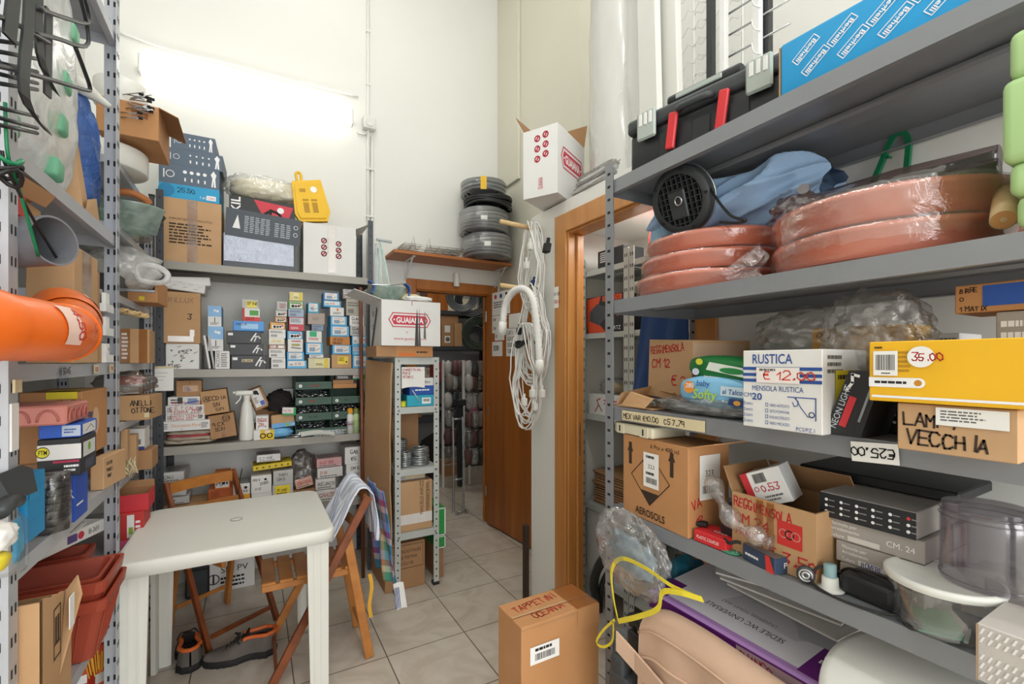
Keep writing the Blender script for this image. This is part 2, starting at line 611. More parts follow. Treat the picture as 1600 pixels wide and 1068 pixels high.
 def hand(s, txt, O, Rv, U, size, k, rot=0, wd=None, e=0.0006, wide=0.62, seed=None):
  rnd = random.Random(seed if seed is not None else hash(txt) % 1000 if False else len(txt) * 13 + ord(txt[0]))
  x = 0
  wd = wd or size * 0.15
  c, sn = math.cos(rot), math.sin(rot)
  for ch in txt:
   if ch == ' ':
    x += size * wide * 0.7
    continue
   g = GL.get(ch.upper())
   if g:
    sz = size * rnd.uniform(.88, 1.1)
    sk = rnd.uniform(-.06, .12)
    oy = rnd.uniform(-.05, .05) * size
    for st in g:
     pts = []
     for px, py in st:
      X = x + (px * wide + sk * py) * sz + rnd.uniform(-.03, .03) * size
      Y = py * sz + oy + rnd.uniform(-.03, .03) * size
      pts.append((X * c - Y * sn, X * sn + Y * c))
     s.line(pts, O, Rv, U, wd, k, e)
   x += size * wide * (1.28 if ch not in "1.,'I" else 0.8)
 def build(s, name, parent=None, loc=None, rot=None, label=None, cat=None, group=None, kind=None):
  me = bpy.data.meshes.new(name)
  me.from_pydata(s.v, [], s.f)
  for m_ in s.mats:
   me.materials.append(m_)
  me.polygons.foreach_set('material_index', s.mi)
  me.polygons.foreach_set('use_smooth', s.sm)
  if s.uv:
   ul = me.uv_layers.new(name='uv')
   for lp in me.loops:
    ul.data[lp.index].uv = s.uv.get(lp.vertex_index, (0, 0))
  me.update()
  o = bpy.data.objects.new(name, me)
  COL.objects.link(o)
  if parent is not None:
   o.parent = parent
  if loc is not None:
   o.location = loc
  if rot is not None:
   o.rotation_euler = rot
  tag(o, label, cat, group, kind)
  return o
def tag(o, label=None, cat=None, group=None, kind=None):
 for k, v in (('label', label), ('category', cat), ('group', group), ('kind', kind)):
  if v:
   o[k] = v
 return o
def thing(name, label, cat, loc=(0, 0, 0), rot=(0, 0, 0), group=None):
 o = bpy.data.objects.new(name, None)
 COL.objects.link(o)
 o.location = loc
 o.rotation_euler = rot
 o.empty_display_size = 0.05
 return tag(o, label, cat, group)
def one(name, label, cat, mb, group=None, loc=None, rot=None):
 return mb.build(name, None, loc, rot, label, cat, group)
def struct(name, mb):
 return mb.build(name, kind='structure')
def catmull(pts, n=6, closed=False):
 pts = [Vector(p) for p in pts]
 out = []
 N = len(pts)
 rng = range(N) if closed else range(N - 1)
 for i in rng:
  if closed:
   p0, p1, p2, p3 = pts[i - 1], pts[i], pts[(i + 1) % N], pts[(i + 2) % N]
  else:
   p0, p1, p2, p3 = pts[max(i - 1, 0)], pts[i], pts[i + 1], pts[min(i + 2, N - 1)]
  for j in range(n):
   t = j / n
   out.append(0.5 * ((2 * p1) + (p2 - p0) * t + (2 * p0 - 5 * p1 + 4 * p2 - p3) * t * t + (3 * p1 - p0 - 3 * p2 + p3) * t ** 3))
 if not closed:
  out.append(pts[-1])
 return out
def RZ(a):
 return Matrix.Rotation(a, 4, 'Z')
def TR(x, y, z):
 return Matrix.Translation((x, y, z))
# ---------------------------------------------------------------- printing on faces
def faces_of(wd, d, h):
 return {'F': ((0, 0, 0), (1, 0, 0), (0, 0, 1), wd, h), 'L': ((0, d, 0), (0, -1, 0), (0, 0, 1), d, h),
   'R': ((wd, 0, 0), (0, 1, 0), (0, 0, 1), d, h), 'T': ((0, 0, h), (1, 0, 0), (0, 1, 0), wd, d),
   'B': ((0, d, 0), (1, 0, 0), (0, -1, 0), wd, d), 'K': ((wd, d, 0), (-1, 0, 0), (0, 0, 1), wd, h)}
def printing(mb, face, cmds, e0=0.0006):
 O, Rv, U, W, H = face
 O, Rv, U = Vector(O), Vector(Rv), Vector(U)
 e = e0
 for c in cmds:
  e += 0.00004
  k = c[0]
  P = lambda x, y: O + Rv * (x * W) + U * (y * H)
  if k == 'r':
   _, x0, y0, x1, y1, m_ = c
   N = Rv.cross(U) * e
   mb.quad(P(x0, y0) + N, P(x1, y0) + N, P(x1, y1) + N, P(x0, y1) + N, m_)
  elif k == 't':
   _, tx, x, y, sz, m_ = c[:6]
   rot = c[6] if len(c) > 6 else 0
   wd = c[7] * W if len(c) > 7 and c[7] else None
   bold = c[8] if len(c) > 8 else 0
   mb.text(tx, P(x, y), Rv, U, sz * H, m_, wd, rot, e, bold)
  elif k == 'h':
   _, tx, x, y, sz, m_ = c[:6]
   rot = c[6] if len(c) > 6 else 0
   wide = c[7] if len(c) > 7 else 0.62
   mb.hand(tx, P(x, y), Rv, U, sz * H, m_, rot, None, e, wide)
  elif k == 'c':
   _, x, y, r, m_ = c[:5]
   n = 20
   N = Rv.cross(U) * e
   q = [P(x, y) + (Rv * math.cos(2 * PI * i / n) + U * math.sin(2 * PI * i / n)) * r * H + N for i in range(n)]
   mb.add(q, [tuple(range(n))], m_)
  elif k == 'o':
   _, x, y, r, wd, m_ = c[:6]
   q = [(x * W + math.cos(2 * PI * i / 18) * r * H, y * H + math.sin(2 * PI * i / 18) * r * H) for i in range(18)]
   mb.line(q, O, Rv, U, wd * H, m_, e, True)
  elif k == 'p':
   _, pts, m_ = c
   N = Rv.cross(U) * e
   mb.add([P(x, y) + N for x, y in pts], [tuple(range(len(pts)))], m_)
  elif k == 'l':
   _, pts, wd, m_ = c[:4]
   mb.line([(x * W, y * H) for x, y in pts], O, Rv, U, wd * H, m_, e, len(c) > 4)
  elif k == 'bars':
   _, x0, y0, x1, y1, m_ = c
   rnd = random.Random(3)
   x = x0
   N = Rv.cross(U) * e
   while x < x1:
    wq = (x1 - x0) * rnd.choice((.02, .03, .05))
    mb.quad(P(x, y0) + N, P(min(x + wq, x1), y0) + N, P(min(x + wq, x1), y1) + N, P(x, y1) + N, m_)
    x += wq + (x1 - x0) * rnd.choice((.02, .03))
  elif k == 'lines':
   _, x0, y0, x1, y1, n, m_ = c
   rnd = random.Random(int(x0 * 100 + n))
   N = Rv.cross(U) * e
   for i in range(n):
    yy = y1 - (y1 - y0) * (i + .5) / n
    hh = (y1 - y0) / n * .26
    x = x0
    xe = x0 + (x1 - x0) * rnd.uniform(.7, 1)
    while x < xe:
     wq = min((x1 - x0) * rnd.uniform(.06, .2), xe - x)
     mb.quad(P(x, yy - hh) + N, P(x + wq, yy - hh) + N, P(x + wq, yy + hh) + N, P(x, yy + hh) + N, m_)
     x += wq + (x1 - x0) * .025
 return mb
PARTNAMES = {}
def carton(name, label, cat, pos, rz, wd, d, h, m='card', dec=None, parts=None, group=None, tilt=(0, 0), bev=0.0015, opened=None, flaps=(), inner=None):
 """closed or open-topped box; origin at its front lower left corner; local x along the front, y into depth"""
 mb = MB()
 if opened is None:
  mb.box(0, 0, 0, wd, d, h, m, bev=min(bev, h * .08))
 else:
  th = 0.004
  inn = inner or 'card_in'
  mb.box(0, 0, 0, wd, th, h, m)
  mb.box(0, d - th, 0, wd, d, h, m)
  mb.box(0, th, 0, th, d - th, h, m)
  mb.box(wd - th, th, 0, wd, d - th, h, m)
  mb.box(th, th, 0, wd - th, d - th, th, m)
  e = .0006
  mb.quad((th, th + e, th), (wd - th, th + e, th), (wd - th, th + e, h), (th, th + e, h), inn)
  mb.quad((th, d - th - e, th), (wd - th, d - th - e, th), (wd - th, d - th - e, h), (th, d - th - e, h), inn)
  mb.quad((th + e, th, th), (th + e, d - th, th), (th + e, d - th, h), (th + e, th, h), inn)
  mb.quad((wd - th - e, th, th), (wd - th - e, d - th, th), (wd - th - e, d - th, h), (wd - th - e, th, h), inn)
  mb.quad((th, th, th + e), (wd - th, th, th + e), (wd - th, d - th, th + e), (th, d - th, th + e), inn)
 fc = faces_of(wd, d, h)
 for f, cm in (dec or {}).items():
  printing(mb, fc[f], cm)
 o = mb.build(name, None, pos, (tilt[0], tilt[1], rz), label, cat, group)
 for pn, spec in (parts or []):
  pm = MB()
  for f, cm in spec.items():
   printing(pm, fc[f], cm, 0.0026)
  pm.build(pn, o)
 for side, ln, ang in flaps:
  fm = MB()
  th = .003
  c, s_ = math.cos(ang), math.sin(ang)       # ang 0 = straight up, 90 = flat outwards
  if side == 'F':
   a, b, dr = (0, 0, h), (wd, 0, h), Vector((0, -s_, c))
  elif side == 'K':
   a, b, dr = (0, d, h), (wd, d, h), Vector((0, s_, c))
  elif side == 'L':
   a, b, dr = (0, 0, h), (0, d, h), Vector((-s_, 0, c))
  else:
   a, b, dr = (wd, 0, h), (wd, d, h), Vector((s_, 0, c))
  a, b = Vector(a), Vector(b)
  nn = (b - a).normalized().cross(dr) * th * .5
  q = [a, b, b + dr * ln - (b - a) * .02, a + dr * ln + (b - a) * .02]
  vs = [p - nn for p in q] + [p + nn for p in q]
  fs = [(0, 3, 2, 1), (4, 5, 6, 7), (0, 1, 5, 4), (1, 2, 6, 5), (2, 3, 7, 6), (3, 0, 4, 7)]
  fm.add(vs, fs[2:], m)
  # outside shows the printed board, inside the brown one
  up = nn.dot(Vector((wd / 2, d / 2, h)) - a)
  fm.add(vs, [fs[0]], inner or 'card_in' if up < 0 else m)
  fm.add(vs, [fs[1]], inner or 'card_in' if up > 0 else m)
  fm.build('flap', o)
 return o
def bk(name, label, cat, px, z0, d, m, Y=3.17, **kw):
 """box with its front on the plane y = Y, measured by its outline; returns (object, top z)"""
 u0, v0, u1, v1 = px
 x0, x1 = onY(u0, 0, Y).x, onY(u1, 0, Y).x
 um = (u0 + u1) / 2
 h = onY(um, v0, Y).z - onY(um, v1, Y).z
 if z0 is None:
  z0 = onY(um, v1, Y).z
 o = carton(name, label, cat, (x0, Y, z0), kw.pop('rz', 0), x1 - x0, d, h, m, **kw)
 return o, z0 + h
def rt(name, label, cat, px, z0, d, m, X=1.0, **kw):
 """box with its front on the plane x = X (faces the room from the tall grey shelf)"""
 u0, v0, u1, v1 = px
 y0, y1 = onX(u0, 0, X).y, onX(u1, 0, X).y
 um = (u0 + u1) / 2
 h = onX(um, v0, X).z - onX(um, v1, X).z
 if z0 is None:
  z0 = onX(um, v1, X).z
 o = carton(name, label, cat, (X, y0, z0), -PI / 2 + kw.pop('rz', 0), y0 - y1, d, h, m, **kw)
 return o, z0 + h
def lt(name, label, cat, px, z0, d, m, X=-.42, **kw):
 u0, v0, u1, v1 = px
 y0, y1 = onX(u0, 0, X).y, onX(u1, 0, X).y
 um = (u0 + u1) / 2
 h = onX(um, v0, X).z - onX(um, v1, X).z
 if z0 is None:
  z0 = onX(um, v1, X).z
 o = carton(name, label, cat, (X, y0, z0), PI / 2 + kw.pop('rz', 0), y1 - y0, d, h, m, **kw)
 return o, z0 + h
def blob(mb, c, size, k, seed=0, amp=0.15, freq=3.0, sub=4, power=2.0, flat=None, crease=0.0, rot=None):
 """crumpled closed surface: displaced, squashed ball"""
 bm = bmesh.new()
 bmesh.ops.create_icosphere(bm, subdivisions=sub, radius=1)
 off = Vector((seed * 7.3, seed * 3.1, seed * 1.7))
 for v in bm.verts:
  p = v.co.normalized()
  if power != 2.0:
   q = (abs(p.x) ** power + abs(p.y) ** power + abs(p.z) ** power) ** (1 / power)
   p = p / q
  n = noise.fractal(v.co * freq + off, 1.0, 2.0, 4)
  if crease:
   r_ = noise.noise(v.co * freq * 1.7 + off * 2)
   n += crease * (1 - 2 * abs(r_))
  p = p * (1 + amp * n)
  q = Vector((p.x * size[0], p.y * size[1], p.z * size[2]))
  if flat is not None and q.z < -size[2] * flat:
   q.z = -size[2] * flat
  if rot is not None:
   q = rot @ q
  v.co = q + Vector(c)
 mb.bm(bm, k, True)
def oval(n, rx, ry, cx=0, cy=0):
 return [(cx + rx * math.cos(2 * PI * i / n), cy + ry * math.sin(2 * PI * i / n)) for i in range(n)]
# ---------------------------------------------------------------- slotted-angle shelving
def upright_mb(x, y, sx, sy, H, k, wd=0.035, hole=True, z0=0.0, pitch=0.06, slot=(.006, .018), cols=((.32, 0), (.72, 0))):
 """slotted angle: corner at (x, y), plates run towards sx / sy"""
 mb = MB()
 t = .002
 mb.box(x, y, z0, x + sx * wd, y + sy * t, H, k)
 mb.box(x, y + sy * t, z0, x + sx * t, y + sy * wd, H, k)
 if hole:
  z = z0 + .03
  a, b = slot
  while z < H - .03:
   for off, c in cols:
    xc = x + sx * wd * off
    for yy, n in ((y - sy * .0005, -sy), (y + sy * (t + .0005), sy)):
     mb.quad((xc - a / 2, yy, z + c), (xc + a / 2, yy, z + c), (xc + a / 2, yy, z + c + b), (xc - a / 2, yy, z + c + b), 'slot')
    yc = y + sy * wd * off
    for xx in (x - sx * .0005, x + sx * (t + .0005)):
     mb.quad((xx, yc - a / 2, z + c), (xx, yc + a / 2, z + c), (xx, yc + a / 2, z + c + b), (xx, yc - a / 2, z + c + b), 'slot')
   z += pitch
 return mb
def shelf_mb(w_, d, z, k, lip=.035, inset=.003, under='x'):
 mb = MB()
 t = .0016
 x0, x1, y0, y1 = inset, w_ - inset, inset, d - inset
 z -= .0012
 mb.box(x0, y0, z - t, x1, y1, z, k)
 mb.box(x0, y0, z - lip, x1, y0 + t, z - t, k)
 mb.box(x0, y1 - t, z - lip, x1, y1, z - t, k)
 mb.box(x0, y0 + t, z - lip, x0 + t, y1 - t, z - t, k)
 mb.box(x1 - t, y0 + t, z - lip, x1, y1 - t, z - t, k)
 # folded returns and a stiffening channel below
 mb.box(x0 + t, y0 + t, z - lip, x1 - t, y0 + .018, z - lip + t, k)
 mb.box(x0 + t, y1 - .018, z - lip, x1 - t, y1 - t, z - lip + t, k)
 mb.box(x0 + .02, d * .42, z - .02, x1 - .02, d * .58, z - t, k, bev=.006)
 for xx in (x0 + .02, x1 - .02):
  for yy, dy in ((y0 - .004, 1), ):
   M = TR(xx, yy, z - lip * .5) @ Matrix.Rotation(-PI / 2, 4, 'X')
   mb.cyl(.006, -.001, .004, 'bolt', 8, M)
 return mb
def shelving(name, label, pos, rz, w_, d, H, levels, k, ups='ABCD', kup=None, lip=.035, group=None, z0=0.0, upw=.035, slot=(.006, .018), pitch=.06, cols=((.32, 0), (.72, 0))):
 root = thing(name, label, 'shelving', pos, (0, 0, rz), group)
 kup = kup or k
 for tag_, (x, y, sx, sy) in zip('ABCD', ((0, -.003, 1, 1), (w_, -.003, -1, 1), (0, d + .003, 1, -1), (w_, d + .003, -1, -1))):
  if tag_ in ups:
   upright_mb(x, y, sx, sy, H, kup, upw, z0=z0, slot=slot, pitch=pitch, cols=cols).build('upright', root)
 for z in levels:
  shelf_mb(w_, d, z, k, lip).build('shelf', root)
 return root
# ================================================================ the setting
XR = 2.10      # right wall
XP = 1.40      # face of the plastered partition
YB = 3.56      # back wall
CEIL = 4.9
def slab(name, x0, y0, z0, x1, y1, z1, k):
 mb = MB()
 mb.box(x0, y0, z0, x1, y1, z1, k)
 return struct(name, mb)
slab('floor', -1.0, -3.1, -0.1, 3.0, 6.0, 0, 'floor_tiles')
slab('ceiling', -1.0, -3.1, CEIL, 2.3, YB + .1, CEIL + .1, 'ceiling_paint')
slab('wall_left', -1.0, -3.0, 0, -0.86, YB, CEIL, 'plaster')
# back wall with its doorway
BDX0, BDX1, BDZ = 1.12, 1.80, 2.0
mb = MB()
mb.box(-1.0, YB, 0, BDX0, YB + .1, CEIL, 'plaster')
mb.box(BDX1, YB, 0, 3.0, YB + .1, CEIL, 'plaster')
mb.box(BDX0, YB, BDZ, BDX1, YB + .1, CEIL, 'plaster')
struct('wall_back', mb)
slab('wall_right', XR, -3.0, 0, XR + .12, YB, CEIL, 'plaster')
mb = MB()
mb.box(1.9, 2.42, 0, XR - .001, YB - .001, CEIL, 'plaster_cream')
mb.box(1.875, 3.2, 2.9, 1.9, YB - .001, CEIL, 'plaster_cream', bev=.004)
struct('wall_pillar', mb)
# front wall behind the camera with an added window, invented for the rear fill light
mb = MB()
mb.box(-1.0, -3.1, 0, 2.3, -3.0, .55, 'plaster')
mb.box(-1.0, -3.1, 3.3, 2.3, -3.0, CEIL, 'plaster')
mb.box(-1.0, -3.1, .55, -.9, -3.0, 3.3, 'plaster')
mb.box(1.9, -3.1, .55, 2.3, -3.0, 3.3, 'plaster')
struct('wall_front', mb)
mb = MB()
for x in (-.9, .47, 1.84):
 mb.box(x, -3.09, .55, x + .06, -3.02, 3.3, 'white_metal')
for z in (.55, 3.24):
 mb.box(-.9, -3.09, z, 1.9, -3.02, z + .06, 'white_metal')
wn = struct('added_window_1', mb)
# plastered partition of the store closet, with a doorway
PY0, PY1, PDZ, PTOP = 1.10, 1.90, 2.085, 2.24
mb = MB()
mb.box(XP, PY1, 0, XP + .1, 2.24, PTOP, 'plaster', bev=.003)
mb.box(XP, -1.5, 0, XP + .1, PY0, PTOP, 'plaster', bev=.003)
mb.box(XP, PY0, PDZ, XP + .1, PY1, PTOP, 'plaster')
mb.box(XP + .1, 2.14, 0, 1.9, 2.24, PTOP, 'plaster')
mb.box(1.9, 2.14, 0, XR - .001, 2.41, PTOP, 'plaster')
mb.box(XP + .1, -1.5, 0, XR - .001, -1.4, PTOP, 'plaster')
struct('wall_partition', mb)
slab('ceiling_closet', XP + .1, -1.4, 2.17, XR - .001, 2.139, 2.24, 'plaster')
def door_frame(name, axis, plane, a0, a1, z, face, depth, cw=.085, k='frame_wood'):
 """casing on the wall face and a lined reveal; axis 'x' runs along x"""
 root = thing(name, None, None)
 root['kind'] = 'structure'
 def bx(p0, p1, q0, q1, z0, z1, nm):
  m_ = MB()
  if axis == 'x':
   m_.box(p0, q0, z0, p1, q1, z1, k, bev=.004)
  else:
   m_.box(q0, p0, z0, q1, p1, z1, k, bev=.004)
  m_.build(nm, root)
 f = face
 o0, o1 = sorted((plane, plane + f * .014))
 bx(a0 - cw, a0 + .012, o0, o1, 0, z + cw, 'casing')
 bx(a1 - .012, a1 + cw, o0, o1, 0, z + cw, 'casing')
 bx(a0 + .012, a1 - .012, o0, o1, z - .012, z + cw, 'casing')
 r0, r1 = sorted((plane + f * .002, plane - f * depth))
 bx(a0, a0 + .022, r0, r1, 0, z, 'jamb')
 bx(a1 - .022, a1, r0, r1, 0, z, 'jamb')
 bx(a0 + .022, a1 - .022, r0, r1, z - .022, z, 'head')
 # stop bead
 s0, s1 = sorted((plane - f * depth * .45, plane - f * depth * .62))
 bx(a0 + .022, a0 + .036, s0, s1, 0, z - .022, 'stop')
 bx(a1 - .036, a1 - .022, s0, s1, 0, z - .022, 'stop')
 return root
fr = door_frame('door_1', 'y', XP, PY0, PY1, PDZ, -1, .1)
mb = MB()
mb.box(XP + .052, PY1 - .0235, .92, XP + .075, PY1 - .0215, 1.09, 'steel')
mb.box(XP + .056, PY1 - .0245, .96, XP + .071, PY1 - .0225, 1.0, 'slot')
mb.box(XP + .056, PY1 - .0245, 1.03, XP + .071, PY1 - .0225, 1.07, 'slot')
mb.build('strike_plate', fr)
MT['frame_wood2'] = None
wood('frame_wood2', '#b9702c', '#a05d20', (1.5, 1.5, 0.1), 9, 0.4, 0.15)
door_frame('door_2', 'x', YB, BDX0, BDX1, BDZ, -1, .1, .07, 'frame_wood2')
# open leaf of the back door
leaf = thing('door_3', None, None, (1.795, 3.535, 0), (0, 0, math.atan2(-.69, .055)))
leaf['kind'] = 'structure'
mb = MB()
mb.box(0, -.04, .012, .69, 0, 1.985, 'door_wood', bev=.003)
mb.build('leaf', leaf)
mb = MB()
for z in (.25, 1.75):
 mb.cyl(.007, z, z + .09, 'steel', 10, TR(-.004, -.045, 0))
mb.build('hinge', leaf)
mb = MB()
mb.box(.02, -.0412, .95, .034, -.0398, 1.02, 'steel')
mb.build('lock_plate', leaf)
# room beyond the back door
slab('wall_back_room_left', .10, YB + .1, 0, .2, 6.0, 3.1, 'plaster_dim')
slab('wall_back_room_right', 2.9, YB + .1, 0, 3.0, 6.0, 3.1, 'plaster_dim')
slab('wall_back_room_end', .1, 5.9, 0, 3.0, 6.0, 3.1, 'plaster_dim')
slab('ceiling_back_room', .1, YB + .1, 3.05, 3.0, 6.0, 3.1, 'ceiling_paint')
# ---------------------------------------------------------------- things fixed to the back wall
lp = thing('fluorescent_lamp', 'long white fluorescent batten lamp glowing high on the back wall', 'lamp', (-.60, YB, 3.14))
mb = MB()
mb.box(0, -.045, .028, 1.235, -.001, .082, 'white_metal', bev=.006)
hs_ = mb.build('housing', lp)
mb = MB()
pr = [(-.098, .0), (-.092, .03), (-.05, .045), (-.046, .105), (-.085, .115), (-.098, .1)]
vs = [(x, y, z) for x in (.012, 1.223) for y, z in [(-.05, .0), (-.085, .004), (-.1, .03), (-.1, .08), (-.085, .106), (-.05, .11)]]
mb.add(vs, [(i, (i + 1) % 6, 6 + (i + 1) % 6, 6 + i) for i in range(6)], 'tube_glow')
mb.build('diffuser', lp)
for x in (0, 1.223):
 mb = MB()
 mb.box(x, -.102, -.002, x + .012, -.045, .112, 'white_plastic', bev=.004)
 mb.build('end_cap', hs_)
# conduit and junction box
cd = thing('electrical_conduit', 'pair of white conduit tubes running down the back wall beside the lamp', 'conduit', (.757, YB, 0))
for dx, z1 in ((0, CEIL - .01), (.03, 3.12)):
 mb = MB()
 mb.tube([(dx, -.014, 1.2), (dx, -.014, z1)], .011, 'white_plastic', 10)
 mb.build('tube', cd)
mb = MB()
for z in (1.9, 2.5, 2.86, 3.5, 3.9):
 mb.box(-.014, -.03, z, .044 if z < 3.1 else .014, -.0005, z + .016, 'white_plastic', bev=.003)
mb.build('clip', cd)
mb = MB()
mb.box(-.045, -.06, 3.16, .05, -.001, 3.25, 'white_plastic', bev=.008, smooth=True)
M_ = TR(.002, -.06, 3.205) @ Matrix.Rotation(PI / 2, 4, 'X')
mb.cyl(.03, 0, .006, 'white_plastic', 20, M_)
mb.build('junction_box', cd)
mb = MB()
mb.tube(catmull([(-.08, -.012, 3.13), (-.05, -.02, 3.12), (-.02, -.014, 3.13), (-.005, -.012, 3.16)], 5), .006, 'cable_white', 8)
mb.build('cable', cd)
mb = MB()
p_ = [onY(185, 50, YB - .012), onY(260, 76, YB - .012), onY(350, 98, YB - .012), onY(450, 124, YB - .012), onY(560, 151, YB - .012)]
mb.tube(catmull(p_, 5), .007, 'cable_white', 8)
one('lamp_cable', 'white cable sloping along the back wall above the fluorescent lamp', 'cable', mb)
# added ceiling lamps out of view, put in for their light
for k_, (lx, ly) in enumerate([(0.35, 0.7), (0.35, 2.3), (0.3, -1.2)]):
 mb = MB()
 mb.box(lx - .1, ly - .64, CEIL - .07, lx + .1, ly + .64, CEIL - .001, 'white_metal', bev=.01)
 mb.box(lx - .085, ly - .62, CEIL - .09, lx + .085, ly + .62, CEIL - .07, 'added_lamp_glow', bev=.008)
 struct('trim_%d' % (k_ + 1), mb)
# shelf board over the back door
sb = thing('wall_shelf', 'brown wooden shelf board on white brackets above the back doorway', 'shelf', (.885, YB, 2.2))
mb = MB()
mb.box(0, -.27, 0, .985, -.002, .024, 'board_wood', bev=.002)
mb.build('board', sb)
for x in (.16, .955):
 mb = MB()
 mb.box(x - .01, -.24, -.006, x + .01, -.004, -.0005, 'white_metal')
 mb.box(x - .01, -.008, -.2, x + .01, -.003, -.0005, 'white_metal')
 mb.bar((x, -.2, -.006), (x, -.008, -.15), .012, .004, 'white_metal', (1, 0, 0))
 mb.build('bracket', sb)
# small white sensor over the door head
mb = MB()
q = onY(712, 432, YB - .02)
mb.cyl(.024, -.055, .055, 'white_plastic', 16)
mb.box(-.012, .0, -.03, .012, .012, .03, 'white_plastic')
one('door_sensor', 'small white cylindrical sensor fixed on the head of the back doorway', 'sensor', mb, loc=(q.x, YB - .039, 2.085))
# coils of conduit on that shelf
def coil(name, label, x, y, z, rout, rin, h, cabk, wrap, turns, rc, group=None, jit=.004, tilt=0, labelc=None):
 root = thing(name, label, 'coil', (x, y, z), (tilt, 0, 0), group)
 rnd = random.Random(int(z * 100))
 n_r = max(1, int((rout - rin) / (2 * rc)))
 n_z = max(1, int(h / (2 * rc)))
 mb = MB()
 pts = []
 tot = 0
 for iz in range(n_z):
  zz = rc + (h - 2 * rc) * iz / max(1, n_z - 1)
  rr = rout - rc - (rnd.uniform(0, jit))
  for i in range(40):
   a = 2 * PI * i / 40
   pts.append((rr * math.cos(a), rr * math.sin(a), zz + jit * math.sin(a * 2 + iz) + (2 * rc * i / 40 if iz < n_z - 1 else 0)))
 mb.tube(pts, rc, cabk, 7)
 # top and inner turns
 for ir in range(1, n_r):
  for zz in (h - rc,):
   mb.tube([((rout - rc - 2 * rc * ir) * math.cos(2 * PI * i / 32), (rout - rc - 2 * rc * ir) * math.sin(2 * PI * i / 32), zz) for i in range(32)], rc, cabk, 6, closed=True)
 mb.lathe([(rin, 0), (rin, h)], cabk, 24)
 mb.build('cable', root)
 if wrap:
  mb = MB()
  e = .004
  prof = [(rin - e, .0), (rout * .8, -.0005), (rout + e, .015), (rout + e * 1.5, h * .5), (rout + e, h - .012), (rout * .8, h + .003), (rin - e, h)]
  mb.lathe(prof, wrap, 36)
  mb.build('wrapping', root)
 if labelc:
  col, a, hh = labelc
  mb = MB()
  n = 5
  pts = [((rout + .009) * math.cos(a + da * .06), (rout + .009) * math.sin(a + da * .06)) for da in range(-2, 3)]
  vs = [(x_, y_, z_) for z_ in (h * .5 - hh, h * .5 + hh) for x_, y_ in pts]
  mb.add(vs, [(i, i + 1, n + i + 1, n + i) for i in range(n - 1)], col)
  mb.build('sticker', root)
 return root
cx_, cy_ = 1.645, 3.34
aim = -PI / 2 - .45
coil('cable_coil', 'film wrapped grey conduit coil, lowest of the stack on the shelf over the door', cx_ + .02, cy_, 2.226, .2, .1, .19, 'grey_pvc', 'wrap_film', 1, .0125, 'cable coils over the door', labelc=('paper', aim, .018))
coil('cable_coil', 'film wrapped grey conduit coil, second up in the stack over the door', cx_ - .01, cy_, 2.423, .2, .1, .19, 'grey_pvc', 'wrap_film', 1, .0125, 'cable coils over the door', labelc=('paper', aim, .015))
coil('cable_coil', 'loose black cable coil without wrapping, between the grey conduit coils', cx_ + .02, cy_ - .01, 2.62, .205, .1, .1, 'cable_black', None, 1, .012, 'cable coils over the door', jit=.012)
coil('cable_coil', 'dark grey conduit coil with yellow tag, topmost over the door', cx_ - .015, cy_, 2.73, .185, .1, .12, 'grey_plastic', 'shrink', 1, .0125, 'cable coils over the door', labelc=('yellow_plastic', aim, .05))
# wire racks lying on the board
mb = MB()
rnd = random.Random(5)
for k_ in range(5):
 z = 2.232 + .012 * k_
 x0, x1 = .93 + .01 * k_, 1.40 + .012 * k_
 y0, y1 = 3.30, 3.52
 for yy in [y0 + (y1 - y0) * i / 4 for i in range(5)]:
  mb.tube([(x0, yy, z), (x1, yy + rnd.uniform(-.01, .01), z + rnd.uniform(0, .012))], .0025, 'bright_wire', 5)
 for xx in [x0 + (x1 - x0) * i / 7 for i in range(8)]:
  mb.tube([(xx, y0, z + .004), (xx + rnd.uniform(-.01, .01), y1, z + .004)], .0022, 'bright_wire', 5)
for xx in (1.0, 1.12, 1.38):
 mb.tube([(xx, 3.30, 2.232), (xx + .03, 3.28, 2.33), (xx + .05, 3.30, 2.24)], .0025, 'bright_wire', 5)
one('wire_rack', 'flat stack of bent wire racks on the shelf board above the back doorway', 'wire rack', mb)
# ================================================================ back shelving unit
UX0, UX1, UY = -.468, .705, 3.15
S1, S2, S3, S4 = 1.972, 1.364, .93, .50
shelving('metal_shelving', 'wide grey metal shelving against the back wall packed with small boxes', (UX0, UY, 0), 0, UX1 - UX0, .38, 2.36, (S1, S2, S3, S4), 'warm_metal', kup='dark_metal', lip=.045, slot=(.006, .012), cols=((.5, 0),))
# back panel of the unit is the plaster wall itself; note pad on its corner post
mb = MB()
mb.box(0, 0, 0, .085, .012, .135, 'paper', bev=.002)
mb.box(0, -.001, .125, .085, .0, .137, 'masking')
for k_ in range(3):
 mb.line([(.012, .1 - .02 * k_), (.06 - .01 * k_, .1 - .02 * k_)], (0, 0, 0), (1, 0, 0), (0, 0, 1), .0015, 'ink_grey', .001)
q = onY(241, 611, UY - .02)
one('note_pad', 'small white note pad hanging from the corner post of the back shelving', 'note pad', mb, loc=(q.x, UY - .018, q.z))
BOTH = 'cartons on the top of the back shelving'
